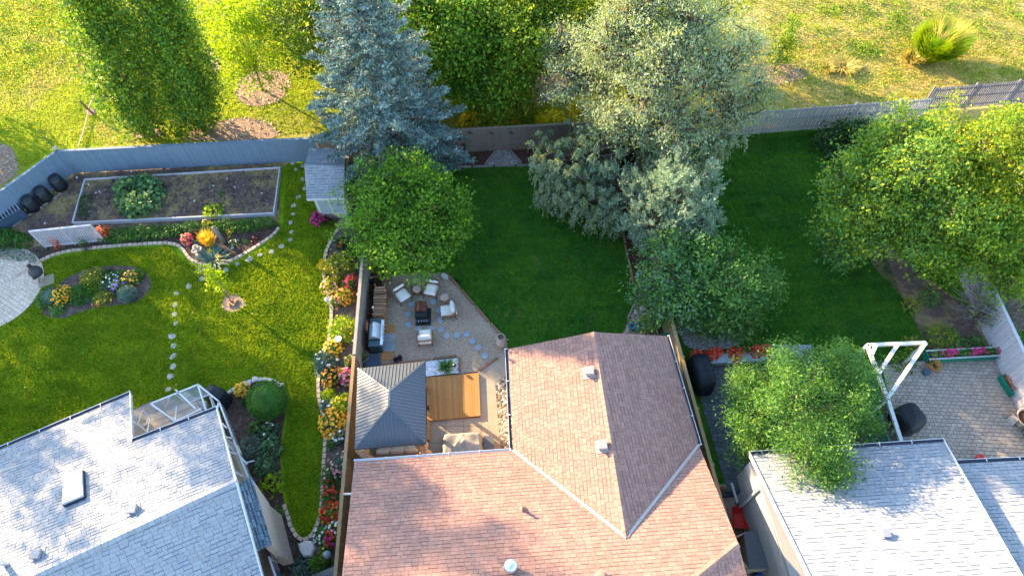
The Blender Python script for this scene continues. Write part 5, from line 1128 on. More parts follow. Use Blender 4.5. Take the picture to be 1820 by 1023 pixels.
# shed
SA, SB_, = at(543, 290, 2.3), at(545, 354, 2.15)
sh = thing('garden_shed', 'small garden shed with grey shingle roof and white window front under the blue spruce', 'shed', (-10, 24, 0))
s1, s2, s3, s4 = at(545, 354, 2.0), at(612, 352, 2.0), at(612, 300, 2.9), at(541, 292, 2.9); PSH = plane(s1, s2, s4); s3 = on_plane(612, 296, *PSH); s5, s6 = at(550, 264, 2.3), at(614, 262, 2.3)
sr = MB().slab([s1, s2, s3, s4], .08).slab([s4, s3, s6, s5], .08).build('roof', 'underlay_grey', sh)
lay('shingle', 'shingles_trimmed', [tiles([s1, s2, s3, s4], s2 - s1, .26, .14, .006, .01, offset=3, rw=.25, seed=8, dash=(.5, .035)), tiles([s5, s6, s3, s4], s2 - s1, .26, .14, .006, .01, offset=3, rw=.25, seed=9, dash=(.5, .035))], 'shingle_grey', sr, .016, 300, wedge=.7)
MB().bar(s1 + Vector((0, -.02, -.03)), s2 + Vector((0, -.02, -.03)), .04, .14).build('fascia', 'white_paint', sh)
wy = s1.y + .25; MB().prism([(s1.x + .2, wy), (s2.x, wy), (s2.x, s5.y - .2), (s1.x + .2, s5.y - .2)], 0, 1.9).build('wall', 'cream_wall', sh)
k = MB().box((s1.x + .95, wy - .04, 1.15), (1.35, .08, 1.25)).build('window', 'white_paint', sh)
for i in range(2): MB().box((s1.x + .65 + i * .62, wy - .085, 1.15), (.5, .02, 1.05)).build('pane', 'glass_pane', k)
MB().box((s2.x - .55, wy - .03, .95), (.8, .06, 1.85)).build('door', 'white_paint', sh)
bush('flower', 'magenta flowering bush at the foot of the shed wall', 563, 386, .42, .7, 'leaf_purple', flower='magenta', nf=110, fs=.06, cat='bush'); bush('shrub', 'dark brownish shrub below the shed window', 588, 386, .42, .5, 'leaf_purple', size=.06, rx=1.3)
t = thing('doorstep', 'pale concrete doorstep in front of the shed', 'step', at(612, 400)); MB().box(tuple(at(612, 398, .06)), (.7, .55, .12)).build('step', 'concrete', t)

# ================================================================ MIDDLE YARD OBJECTS
for lb, pts in (('grey timber edging along the back bark bed', [(800, 298), (930, 295), (1000, 293)]), ('grey timber edging on the left side of the gravel patch', [(862, 294), (882, 267)]), ('grey timber edging on the right side of the gravel patch', [(905, 267), (929, 293)]),
                ('brown timber edging along the top of the gravel patio', [(640, 497), (700, 489), (793, 485)]), ('brown timber edging along the slanted side of the gravel patio', [(793, 485), (902, 609)]),
                ('brown timber edging along the left side of the gravel patio', [(681, 492), (676, 650)]), ('brown timber edging above the white stones', [(676, 650), (816, 633)]), ('brown timber edging right of the white stones', [(816, 634), (817, 662)]),
                ('brown timber edging beside the concrete walk', [(849, 660), (902, 626)]), ('brown timber edging along the east bark bed', [(1105, 400), (1116, 460), (1132, 531)]), ('grey timber edging from the bark bed down to the brown roof', [(1131, 533), (1104, 592)])):
    edging('timber_edging', lb, pts, .10, .10, 1.2, 'wood_grey' if 'grey' in lb else 'wood_edge', 'edging_timber', z=.01, sm=0)
HX = [(731, 541), (749, 537), (770, 537), (726, 559), (726, 577), (745, 586), (765, 585), (784, 586), (783, 569), (781, 552), (794, 597), (812, 596), (830, 594), (840, 607), (850, 618), (862, 633)]
hm = MB().lathe([(.18, 0), (.18, .04), (.165, .055)], 6).mesh('hexagon_stone', 'slab_blue')
hm2 = MB().lathe([(.12, .055), (.12, .06)], 6).mesh('face', 'slab_blue')
HL = ['at the upper left corner of the ring', 'directly above the fire box', 'at the upper right of the fire box', 'upper one at the left of the fire box', 'lower one at the left of the fire box', 'at the lower left below the fire box', 'half under the chair below the fire box', 'at the lower right corner of the ring', 'lower one beside the right chair', 'tucked under the left edge of the right chair']
for i, (x, y) in enumerate(HX):
    ring = i < 10
    o = mk('hexagon_stone', hm, None, Matrix.Translation(at(x, y) + Vector((0, 0, .015))) @ Matrix.Rotation(random.uniform(0, 1), 4, 'Z'), category='paving stone',
       label='pale hexagon paving stone ' + HL[i] if ring else ORD[i - 10] + ' pale hexagon stone of the trail from the fire ring to the urn', group='hexagon stones round the fire box' if ring else 'hexagon stones leading to the walk')
# slabs
for i, (x, y) in enumerate(((691, 601), (691, 617))):
    mk('paving_slab', MB().box((0, 0, .025), (.60, .445, .05), taper=.985).mesh('paving_slab', 'slab_blue'), None, Matrix.Translation(at(x, y) + Vector((0, 0, .015))), label=('upper' if i == 0 else 'lower') + ' of the two square pale slabs beside the grill', category='paving slab')
# lounge chairs
def chair_proto():
    t = thing('lounge_chair', 'x', 'chair', (0, 0, 0), group='cushioned chairs round the fire box')
    for sx in (-1, 1):
        for sy in (-1, 1): MB().tube([(sx * .27, sy * .26, .27), (sx * .34, sy * .37, 0)], [.024, .016], 6).build('leg', 'metal_black', t)
    MB().box((0, .02, .26), (.66, .62, .05)).build('seat_frame', 'wicker', t)
    for sx in (-1, 1):
        k = MB(); pts = [Vector((sx * (.34 + .05 * math.sin(u * math.pi)), -.34 + .62 * u, .50 + .10 * (1 - u))) for u in np.linspace(0, 1, 7)]
        k.tube(pts, .024, 6)
        for u in range(0, 7): p = pts[u]; k.bar(p, (p.x * .93, p.y, .27), .05, .012)
        k.build('armrest', 'wicker', t)
    k = MB(); pts = [Vector((.36 * math.sin(a), -.30 - .12 * math.cos(a), .62 + .1 * math.cos(a))) for a in np.linspace(-1.35, 1.35, 11)]
    k.tube(pts, .024, 6)
    for p in pts: k.bar(p, (p.x * .85, p.y + .07, .27), .05, .012)
    k.build('back_frame', 'wicker', t)
    MB().cushion((0, .05, .36), (.62, .62, .15)).build('seat_cushion', 'fabric_white', t, smooth=True)
    MB().cushion((0, -.28, .60), (.62, .50, .14), M=Matrix.Rotation(R(62), 4, 'X')).build('back_cushion', 'fabric_white', t, smooth=True)
    return t
proto = chair_proto()
CH = [(715, 524, -145 + 0, 'cushioned chair at the upper left of the fire box beside the gravel edging'), (767, 514, 165, 'cushioned chair between the two round wicker tables'), (797, 553, 95, 'cushioned chair right of the fire box with its back to the lawn'), (756, 599, 2, 'cushioned chair below the fire box with its back to the white stones')]
for i, (x, y, a, lb) in enumerate(CH):
    M = Matrix.Translation(at(x, y, .3) - Vector((0, 0, .28))) @ Matrix.Rotation(R(a), 4, 'Z')
    if i == 0: first = M
    else: c = copy_tree(proto, M); c['label'] = lb; c['name_hint'] = ''
    if i: del c['name_hint']
proto.matrix_basis = first; proto['label'] = CH[0][3]; W[proto] = first
for (x, y, lb) in ((741, 514, 'round wicker side table left of the upper chair'), (790, 529, 'round wicker side table with orange rim above the right chair')):
    q = at(x, y, .4); q.z = .02; t = thing('side_table', lb, 'side table', q, group='round wicker tables')
    MB().lathe([(.15, 0), (.19, .08), (.16, .2), (.19, .36), (.2, .4)], 18, q).build('base', 'wicker', t, smooth=True); MB().lathe([(.205, .4), (.21, .415), (.205, .43)], 18, q).build('table_top', 'wicker_top', t)
# fire box
q = at(751, 560); t = thing('fire_box', 'black fire box with domed coppery lid in the ring of hexagon stones', 'fire pit', q)
MB().box((q.x + .06, q.y - .12, .06), (.72, .90, .05)).build('base_plate', 'metal_black', t)
MB().box((q.x - .02, q.y + .02, .33), (.52, .72, .44), taper=1.05).build('body', 'metal_black', t)
k = MB(); n_ = 9; cs = [(-.27 + .54 * i / n_, .56 + .14 * math.sin(math.pi * i / n_)) for i in range(n_ + 1)]
V = [(q.x - .02 + x, q.y + sy, z) for sy in (.02 - .14, .42) for x, z in cs]; k.add(V, [(i, i + 1, n_ + 2 + i, n_ + 1 + i) for i in range(n_)] + [tuple(range(n_, -1, -1)), tuple(range(n_ + 1, 2 * n_ + 2))]); k.build('lid', 'metal_copper', t, smooth=False)
MB().bar((q.x - .2, q.y - .14, .66), (q.x + .16, q.y - .14, .66), .03).build('handle', 'metal_black', t)
MB().box((q.x + .07, q.y - .46, .30), (.62, .20, .05)).build('shelf', 'metal_black', t)
for i in range(4): MB().lathe([(.025, .33), (.03, .37)], 8, (q.x - .13 + i * .13, q.y - .50, 0)).build('knob', 'galvanised', t)
for sx in (-.3, .34):
    for sy in (-.52, .26): MB().tube([(q.x + sx, q.y + sy, 0), (q.x + sx, q.y + sy, .1)], .03, 6).build('leg', 'metal_black', t)
# grill
q = at(657, 606, .0); q.x = -6.42; t = thing('barbecue_grill', 'silver lidded barbecue on a timber mat against the side fence', 'grill', q); y0 = q.y
MB().box((q.x, y0, .42), (.52, 1.35, .72)).build('cabinet', 'grill_teal', t)
k = MB(); n_ = 10; cs = [(-.28 + .54 * i / n_, .86 + .28 * math.sin(math.pi * (i + .4) / (n_ + .8))) for i in range(n_ + 1)]
V = [(q.x + x, y0 + sy, z) for sy in (-.36, .40) for x, z in cs]; k.add(V, [(i, i + 1, n_ + 2 + i, n_ + 1 + i) for i in range(n_)] + [tuple(range(n_, -1, -1)), tuple(range(n_ + 1, 2 * n_ + 2))]); k.build('lid', 'grill_steel', t)
for sy in (-.56, .58): MB().box((q.x, y0 + sy, .84), (.54, .32, .05)).build('side_shelf', 'grill_teal', t)
MB().box((q.x + .32, y0, .80), (.12, 1.3, .14)).build('control_panel', 'grill_steel', t)
MB().tube([(q.x + .34, y0 - .3, .98), (q.x + .34, y0 + .34, .98)], .018, 8).build('handle', 'galvanised', t)
for i in range(5): MB().tube([(q.x + .38, y0 - .4 + i * .2, .80), (q.x + .43, y0 - .4 + i * .2, .80)], .03, 8).build('knob', 'galvanised', t)
for sx in (-.2, .2):
    for sy in (-.55, .55): MB().lathe([(.05, 0), (.05, .06)], 10, (q.x + sx, y0 + sy, 0)).build('wheel', 'rubber', t)
t = thing('timber_mat', 'yellowish timber mat under the barbecue', 'mat', at(668, 612)); MB_ = []
for i in range(10): MB().box((-5.98 + .0, y0 - .95 + i * .19, .035), (.62, .175, .03)).build('plank', 'wood_orange', t)
for i in range(3): MB().box((-6.6 + i * .02, y0 - .95 + i * .1, .033), (.5, .09, .03)).build('plank', 'wood_orange', t)
# firewood rack
q = at(654, 546); t = thing('firewood_rack', 'stack of split firewood in an open rack by the side fence', 'firewood', q); x0, ya, yb = -6.62, at(655, 573).y, at(655, 520).y
for yy in (ya, yb):
    for xx in (x0, x0 + .48): MB().box((xx, yy, .4), (.05, .05, .8)).build('post', 'wood_orange', t)
for xx in (x0, x0 + .48): MB().box((xx, (ya + yb) / 2, .06), (.05, yb - ya, .06)).build('rail', 'wood_orange', t)
for lv in range(5):
    yy = ya + .08
    while yy < yb - .06:
        r = random.uniform(.045, .08); MB().tube([(x0 - .05 + random.uniform(0, .05), yy, .13 + lv * .13), (x0 + .42 + random.uniform(0, .14), yy + random.gauss(0, .02), .13 + lv * .13 + random.gauss(0, .02))], r, random.choice((4, 5, 6))).build('log', 'wood_log', t); yy += r * 2 + .01
# small things on the bark strip
def pot(label, px, py, r, h, mat='clay', z0=.02, plant=None, pr=.3, ph=.4, flower=None, nf=20, fx=.05, name='flower_pot'):
    q = at(px, py); q.z = z0; t = thing(name, label, 'flower pot', q)
    MB().lathe([(r * .7, 0), (r * .95, h * .85), (r * 1.05, h * .86), (r * 1.05, h), (r * .9, h), (r * .88, h * .88)], 16, q).build('pot', mat, t, smooth=False)
    MB().lathe([(r * .87, h * .86), (r * .4, h * .9)], 14, q).build('soil', 'soil_dark', t)
    if plant:
        n_ = int(400 * pr); d = sphere_pts(n_); d[:, 2] = abs(d[:, 2]); P = d * RNG.uniform(.4, 1, n_)[:, None] * np.array([pr, pr, ph]) + np.array([q.x, q.y, z0 + h * .9])
        mk('foliage', quads_mesh('foliage', leaves(P, .09, dirs=d, dirw=.5, up=.3, asp=.4), plant), t)
        if flower: mk('blossoms', quads_mesh('blossoms', leaves(P[::3] * np.array([1, 1, 1]) + d[::3] * .05, .09, up=.8, asp=.9), 'flower_' + flower), t)
    return t
pot('round red clay bowl at the top left corner of the gravel patio', 689, 498, .17, .22, 'clay')
t = thing('garden_tap', 'black standing tap on the bark strip above the firewood', 'tap', at(660, 503)); q = at(660, 503)
MB().box((q.x, q.y, .15), (.25, .18, .3)).build('box', 'metal_black', t); MB().tube([q + Vector((0, 0, .3)), q + Vector((.05, 0, .5)), q + Vector((.15, .05, .5))], .02, 6).build('spout', 'galvanised', t)
t = thing('hose_stand', 'thin black stand with pale knob beside the firewood', 'stand', at(668, 560)); q = at(668, 560)
MB().tube([q, q + Vector((0, 0, .75))], .02, 6).build('pole', 'metal_black', t); MB().lathe([(.05, .75), (.06, .8), (.02, .86)], 10, q).build('knob', 'ceramic_white', t)
pot('square dark planter with spiky plant beside the gazebo corner', 648, 640, .3, .4, 'box_grey', plant='leaf_olive', pr=.28, ph=.35)
t = thing('planter_tray', 'dark blue tray beside the gazebo corner planter', 'tray', at(664, 640)); MB().box(tuple(at(662, 641, .12)), (.7, .65, .2)).build('tray', 'box_grey', t); MB().box(tuple(at(662, 641, .24)), (.6, .55, .03)).build('water', 'fence_navy', t)
for i, (x, y) in enumerate(((705, 643), (712, 639))): pot(('left' if i == 0 else 'right') + ' of two small black pots at the lower edge of the gravel patio', x, y, .11, .28, 'metal_black', plant='leaf_purple', pr=.12, ph=.15)
q = at(891, 612, .0); t = thing('stone_urn', 'pale weathered stone urn lying at the corner of the gravel patio', 'urn', q)
MB().lathe([(.12, 0), (.2, .12), (.3, .35), (.3, .5), (.2, .68), (.16, .74), (.18, .78)], 18, q, sx=.85, sy=1.15).build('body', 'clay_pale', t, smooth=True); MB().lathe([(.14, .79), (.1, .8)], 14, q).build('mouth', 'soil_dark', t)
for sx in (-1, 1): MB().tube([q + Vector((sx * .24, 0, .4)), q + Vector((sx * .36, 0, .52)), q + Vector((sx * .18, 0, .66))], .025, 6).build('handle', 'clay_pale', t)
mk('rock', MB().stone((0, 0, 0), .17, .14, n=8, seed=77, asp=1.4, rz=-.6).mesh('rock', 'stone_white'), None, Matrix.Translation(at(790, 492)), label='whitish rock at the top corner of the gravel patio', category='rock')
grass_clump('spiky_plant', 'spiky green plant in the white stone bed', 794, 652, .35, .45, 'leaf_mid', n=160, w=.025, spread=.9)
t = thing('path_light', 'small black path light at the right of the white stones', 'lamp', at(809, 655)); q = at(809, 655); MB().tube([q, q + Vector((0, 0, .4))], .015, 6).build('pole', 'metal_black', t); MB().lathe([(.09, .38), (.07, .43), (.02, .46)], 12, q).build('lamp_head', 'metal_black', t)
# gazebo platform, slabs and deck
dk = px_list([(759, 670), (851, 662), (854, 738), (764, 747)], .16); t = thing('timber_deck', 'orange timber deck of narrow boards beside the gazebo', 'deck', dk[3])
MB().slab([p - Vector((0, 0, .035)) for p in dk], .10).build('deck_frame', 'wood_edge', t)
dd = (dk[0] - dk[3]); n_ = 20
for i in range(n_):
    a0, a1 = dk[3].lerp(dk[2], (i + .03) / n_), dk[3].lerp(dk[2], (i + .97) / n_); b0, b1 = dk[0].lerp(dk[1], (i + .03) / n_), dk[0].lerp(dk[1], (i + .97) / n_)
    MB().slab([a0, a1, b1, b0], .032).build('deck_board', 'wood_deck', t)
PT = px_list([(762, 748), (855, 741), (860, 840), (764, 850)], .04)
t = thing('slab_patio', 'pale square slabs between the deck and the house', 'patio', PT[0]); lay('slab', 'slab_trimmed', [tiles([p - Vector((0, 0, .018)) for p in PT], (1, -.05, 0), .78, .78, .012, .025, offset=0)], 'slab_pale', t, .025, 60)
PT = px_list([(642, 740), (757, 735), (760, 850), (620, 860)], .04)
t = thing('slab_patio', 'pale square slabs under the gazebo in front of the sofa', 'patio', PT[0]); lay('slab', 'slab_trimmed', [tiles([p - Vector((0, 0, .018)) for p in PT], (1, 0, 0), .62, .62, .012, .025, offset=0)], 'slab_pale', t, .025, 60)
for lb, pts in (('orange timber kerb along the gazebo side of the slabs', [(761, 668), (764, 860)]), ('orange timber kerb at the left of the gazebo', [(640, 700), (634, 860)])): edging('timber_kerb', lb, pts, .14, .14, 1.6, 'wood_orange', 'edging_timber', sm=0)
# gazebo
GZ = 2.35; gc = [at(636, 655, GZ), at(755, 642, GZ), at(757, 787, GZ), at(631, 797, GZ)]; rA, rB = at(692, 696, 3.35), at(691, 722, 3.35)
t = thing('gazebo', 'gazebo with ribbed dark metal hip roof and tied curtains', 'gazebo', (-5.2, 11.2, 0))
pi = [(c * .84 + (sum(gc, Vector()) / 4) * .16) for c in gc]
for p in pi: MB().box((p.x, p.y, GZ / 2 - .02), (.13, .13, GZ - .08)).build('post', 'wood_orange', t)
for i in range(4): a, b = pi[i], pi[(i + 1) % 4]; MB().bar((a.x, a.y, GZ - .16), (b.x, b.y, GZ - .16), .07, .16).build('beam', 'wood_orange', t)
faces = [[gc[3], gc[0], rA, rB], [gc[0], gc[1], rA], [gc[1], gc[2], rB, rA], [gc[2], gc[3], rB]]
for F_ in faces:
    a, b = F_[0], F_[1]; e_ = (b - a).normalized(); nn = (F_[1] - F_[0]).cross(F_[2] - F_[0]).normalized(); nn = -nn if nn.z < 0 else nn; s_ = nn.cross(e_); s_ = -s_ if s_.z < 0 else s_
    pan = MB().slab(F_, .03).build('roof_panel', 'roof_metal', t)
    Q = [((p - a).dot(e_), (p - a).dot(s_)) for p in F_]; L_ = (b - a).length; u = .05
    while u < L_ - .03:
        c = clip_rect(Q, u - .019, u + .019, -1, 9)
        if c:
            v0, v1 = min(p[1] for p in c), max(p[1] for p in c)
            MB().add([a + e_ * (u + x) + s_ * y + nn * z for y in (v0 + .0, v1) for x, z in ((-.024, .001), (-.012, .026), (.012, .026), (.024, .001))], [(0, 1, 5, 4), (1, 2, 6, 5), (2, 3, 7, 6), (0, 3, 2, 1), (4, 5, 6, 7)]).build('roof_rib', 'roof_metal', pan)
        u += .145
for a, b in ((gc[0], rA), (gc[1], rA), (gc[2], rB), (gc[3], rB), (rA, rB)): MB().bar(a + Vector((0, 0, .035)), b + Vector((0, 0, .035)), .07, .03).build('hip_cap', 'roof_metal', t)
for i in range(4): MB().bar(gc[i] - Vector((0, 0, .05)), gc[(i + 1) % 4] - Vector((0, 0, .05)), .03, .10).build('fascia', 'box_grey', t)
for (x, y, lb, s_) in ((648, 806, 'peach curtain tied round the lower left gazebo post', 1), (752, 796, 'peach curtain tied round the lower right gazebo post', -1)):
    q = at(x, y, 1.3); q.z = 0; c_ = thing('curtain', lb, 'curtain', q, group='tied gazebo curtains'); k = MB(); n_ = 26; prof = [(.16, 2.1), (.20, 1.8), (.19, 1.5), (.10, 1.25), (.07, 1.15), (.12, 1.0), (.2, .7), (.22, .3), (.2, .12)]; V = []
    for r, z in prof:
        for i in range(n_): a = math.tau * i / n_; rr = r * (1 + .18 * math.sin(a * 6)); V.append((q.x + rr * math.cos(a) * 1.2, q.y + rr * math.sin(a), z))
    F2 = [(j * n_ + i, (j + 1) * n_ + i, (j + 1) * n_ + (i + 1) % n_, j * n_ + (i + 1) % n_) for j in range(len(prof) - 1) for i in range(n_)] + [tuple(range(n_))[::-1]]
    k.add(V, F2).build('drape', 'fabric_peach', c_, smooth=True); MB().lathe([(.085, 1.12), (.09, 1.15), (.085, 1.19)], 14, q, sx=1.2).build('tie', 'fabric_white', c_)
# sofa under the gazebo
q = at(706, 806, .0); so = thing('outdoor_sofa', 'beige three seat outdoor sofa at the lower edge of the gazebo', 'sofa', q); x0, x1 = at(668, 806, .7).x, at(744, 800, .7).x; yy = at(706, 800, .7).y
MB().box(((x0 + x1) / 2, yy + .2, .16), (x1 - x0 + .1, .85, .2)).build('seat_frame', 'wicker', so)
MB().box(((x0 + x1) / 2, yy - .18, .42), (x1 - x0 + .1, .08, .5)).build('back_frame', 'wicker', so)
for sx in (x0 - .06, x1 + .06): MB().box((sx, yy + .2, .33), (.08, .85, .36)).build('armrest', 'wicker', so)
wd = (x1 - x0) / 3
for i in range(3):
    MB().cushion((x0 + wd * (i + .5), yy + .28, .34), (wd * .97, .62, .16)).build('seat_cushion', 'fabric_beige', so, smooth=True)
    MB().cushion((x0 + wd * (i + .5), yy - .06, .58), (wd * .97, .42, .17), M=Matrix.Rotation(R(68), 4, 'X')).build('back_cushion', 'fabric_beige', so, smooth=True)
for sx in (x0, x1):
    for sy in (-.1, .5): MB().box((sx, yy + sy, .05), (.05, .05, .1)).build('leg', 'metal_black', so)
# covered hot tub and box
q = at(822, 800, .0); c1, c2_ = at(785, 790, .8), at(858, 780, .8); w_ = (c2_ - c1).length; t = thing('covered_hot_tub', 'bulky grey tarpaulin cover over outdoor furniture beside the house', 'furniture cover', ((c1.x + c2_.x) / 2, c1.y, 0))
cx = (c1.x + c2_.x) / 2; cy = at(822, 798, .8).y; V = []; F2 = []; nx, ny = 34, 26; rr = np.random.default_rng(5)
for j in range(ny + 1):
    for i in range(nx + 1):
        a, b = -1 + 2 * i / nx, -1 + 2 * j / ny; rim = max(abs(a), abs(b)); z = .82 * (1 - max(0, (rim - .80) / .2) ** 2.2) + .045 * math.sin(a * 5 + b * 3) * math.sin(b * 6 - a) + .05 * math.exp(-((a - .25 + b * .35) / .08) ** 2) * (1 - rim ** 4) + .04 * math.exp(-((a + .4 - b * .5) / .07) ** 2) * (1 - rim ** 4)
        k_ = 1 - .12 * (abs(a * b)) ** 3
        V.append((cx + a * k_ * w_ * .52 + .02 * math.sin(b * 14) * (rim > .9), cy + b * k_ * .85 + .02 * math.sin(a * 17) * (rim > .9), max(.05, z)))
for j in range(ny):
    for i in range(nx): F2.append((j * (nx + 1) + i, j * (nx + 1) + i + 1, (j + 1) * (nx + 1) + i + 1, (j + 1) * (nx + 1) + i))
MB().add(V, F2).build('cover', 'cover_grey', t, smooth=True)
for sx in (-1, 1):
    for sy in (-1, 1): MB().box((cx + sx * w_ * .4, cy + sy * .6, .06), (.1, .1, .1)).build('foot', 'metal_black', t)
MB().tube([(cx - w_ * .5, cy - .8, .12), (cx - w_ * .5, cy + .8, .12), (cx + w_ * .5, cy + .8, .12), (cx + w_ * .5, cy - .8, .12)], .012, 5).build('cord', 'rope', t)
t = thing('storage_box', 'brownish box with slanted lid right of the tarpaulin cover', 'box', at(869, 795)); q = at(869, 792, .3); MB().box((q.x, q.y, .24), (.42, .72, .44)).build('body', 'wood_edge', t); MB().box((q.x, q.y, .48), (.46, .78, .04)).build('lid', 'box_grey', t)
# corner pots by the brown roof
for i, (x, y) in enumerate(((1122, 584), (1136, 584))): pot(('left' if i == 0 else 'right') + ' of two glazed blue pots on the pebbles above the brown roof', x, y, .15, .3, 'ceramic_blue', z0=.03)
bush('shrub', 'yellow and green bush above the brown roof corner', 1148, 575, .4, .7, 'leaf_bright', flower='gold', nf=16); bush('shrub', 'dark reddish plant behind the blue pots', 1168, 580, .35, .4, 'leaf_purple'); bush('shrub', 'round olive bush against the east fence', 1190, 588, .3, .8, 'leaf_olive')
t = thing('water_barrel', 'green barrel lid against the east fence behind the brown roof', 'barrel', at(1185, 610)); q = at(1187, 602, .9); MB().lathe([(.32, 0), (.34, .5), (.32, .9)], 18, (q.x, q.y, 0)).build('body', 'plastic_green', t, smooth=True); MB().lathe([(.34, .9), (.33, .95), (.1, .97)], 18, (q.x, q.y, 0)).build('lid', 'plastic_green', t)
t = thing('fence_lamp', 'small black lamp on a post in front of the tan back fence', 'lamp', at(827, 275)); q = at(827, 275); MB().tube([q, q + Vector((0, 0, .7))], .04, 8).build('pole', 'metal_black', t); MB().lathe([(.07, .7), (.09, .76), (.03, .84)], 10, q).build('lamp_head', 'metal_black', t)
for (x, lb) in ((836, 'small black ornament hanging on the tan fence, leftmost'), (873, 'black ornament hanging on the tan fence near the panel joint'), (908, 'larger black scroll ornament on the tan back fence')):
    q = on_y(x, 236, 26.9 - .08); t = thing('fence_ornament', lb, 'wall ornament', q); k = MB()
    k.tube([q + Vector((-.12, -.03, 0)), q + Vector((0, -.05, .08)), q + Vector((.12, -.03, -.04)), q + Vector((.05, -.03, -.1))], .022, 5).build('scroll', 'metal_black', t); MB().lathe([(.04, -.02), (.04, .02)], 8, q).build('hook', 'metal_black', t)
# ================================================================ RIGHT YARD OBJECTS
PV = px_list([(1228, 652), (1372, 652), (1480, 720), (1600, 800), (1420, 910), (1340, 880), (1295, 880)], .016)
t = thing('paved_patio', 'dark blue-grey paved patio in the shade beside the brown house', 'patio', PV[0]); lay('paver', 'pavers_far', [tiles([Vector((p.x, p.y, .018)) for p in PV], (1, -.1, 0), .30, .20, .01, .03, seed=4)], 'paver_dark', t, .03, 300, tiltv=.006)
PV = px_list([(1372, 614), (1440, 614), (1446, 640), (1470, 700), (1480, 730), (1372, 660)], .016)
t = thing('paved_pad', 'pale square paver pad beside the red geraniums', 'patio', PV[0]); lay('paver', 'pavers_trimmed', [tiles([Vector((p.x, p.y, .06)) for p in PV], (1, -.05, 0), .26, .26, .014, .04, offset=0, seed=4)], 'paver_pad', t, .04, 300)
MB().prism([p[:2] for p in PV], .0, .055).build('bedding', 'joint_dark', t)
PV = [at(1566, 650), at(1640, 642), at(1778, 637), at(1900, 640), at(1900, 870), at(1590, 870), at(1600, 780)]
t = thing('paved_patio', 'large grey-beige paver patio behind the right house', 'patio', at(1700, 720)); lay('paver', 'pavers_far', [tiles([Vector((p.x, p.y, .02)) for p in PV], (1, -.1, 0), .24, .17, .012, .03, seed=6)], 'paver_grey', t, .03, 300, tiltv=.01)
# low wall with geraniums
t = thing('retaining_wall', 'low pale block wall under the red geraniums', 'wall', at(1300, 640)); a, b = at(1228, 641, .3), at(1372, 632, .3); n_ = 9
for i in range(n_):
    u, v = a.lerp(b, (i + .01) / n_), a.lerp(b, (i + .99) / n_); u.z = v.z = .17; MB().bar(u, v, .42, .34).build('block', 'wall_block', t)
    u.z = v.z = .365; MB().bar(u, v, .46, .05).build('cap_stone', 'wall_block', t)
for i, (x, y, r) in enumerate(((1240, 631, .33), (1266, 629, .33), (1274, 626, .3), (1308, 628, .42), (1345, 624, .36), (1362, 622, .32), (1325, 622, .25))):
    bush('geranium', ['red geranium at the fence end of the low wall', 'second red geranium from the fence on the low wall', 'small red geranium squeezed between two bigger ones', 'largest round red geranium in the middle of the low wall', 'red geranium behind the paver pad corner', 'last red geranium beside the paver pad', 'green-leaved geranium with few red blooms'][i], x, y, r, .42, 'leaf_mid', flower=['red', 'coral'] if i != 6 else 'coral', nf=100 if i != 6 else 20, fs=.055, z0=.2, cat='geranium')
covered('long black covered barbecue beside the east fence', 1243, 672, .95, 1.75, 1.15, .08, 12)
# pergola and lattice
t = thing('pergola', 'white timber pergola frame over the green lattice', 'pergola', at(1560, 650)); Z = 2.3
C_ = {'a': (1541, 613), 'b': (1645, 609), 'c': (1577, 708), 'd': (1561, 664), 'e': (1596, 611), 'f': (1557, 612), 'g': (1549, 630), 'h': (1602, 786)}
for s_ in ('ab', 'ac', 'bc', 'de', 'fg', 'ch'):
    MB().bar(at(*C_[s_[0]], Z + (.0 if s_ in ('ab', 'ac', 'ch') else .05)), at(*C_[s_[1]], Z + (.0 if s_ in ('ab', 'ac', 'ch') else .05)), .15, .12).build('beam', 'white_paint', t)
for c in 'abch': p = at(*C_[c], Z - .08); MB().bar((p.x, p.y, 0), p, .11).build('post', 'white_paint', t)
def lattice(label, a, b, h, mat, px_=None):
    t = thing('lattice_screen', label, 'lattice screen', a); d = (b - a); L_ = d.length; d.normalize(); up = Vector((0, 0, 1)); nrm = Vector((-d.y, d.x, 0))
    for s_, e_ in ((a + up * .1, b + up * .1), (a + up * h, b + up * h)): MB().bar(s_, e_, .06, .06).build('rail', mat, t)
    for s_ in (a, b): MB().bar(s_, s_ + up * (h + .03), .07).build('post', mat, t)
    for sg in (1, -1):
        x = -h
        while x < L_:
            u0, u1 = max(x, 0), min(x + h, L_)
            if u1 - u0 > .06:
                z0, z1 = u0 - x, u1 - x
                if sg < 0: z0, z1 = h - z0, h - z1
                MB().bar(a + d * u0 + up * (.05 + z0 * .95) + nrm * .012 * sg, a + d * u1 + up * (.05 + z1 * .95) + nrm * .012 * sg, .012, .035).build('slat', mat, t)
            x += .16
pa_, pc_, pb_ = at(*C_['a'], Z), at(*C_['c'], Z), at(*C_['b'], Z); ph_ = at(*C_['h'], Z)
for v in (pa_, pb_, pc_, ph_): v.z = 0
lattice('green lattice screen under the upper left beam of the pergola', pa_ + Vector((-.9, -1.3, 0)), pa_ + Vector((.02, .05, 0)), 1.9, 'lattice_green')
lattice('green lattice screen under the left beam of the pergola', pa_ + Vector((-.1, -.1, 0)), pc_ + Vector((-.12, 0, 0)), 1.9, 'lattice_green')
lattice('green lattice screen under the lower pergola beam beside the black cover', pc_ + Vector((-.12, -.2, 0)), ph_ + Vector((-.1, 0, 0)), 1.6, 'lattice_green')
covered('black crumpled cover over a grill beside the right patio lattice', 1606, 750, 1.15, 1.2, .95, .4, 31)
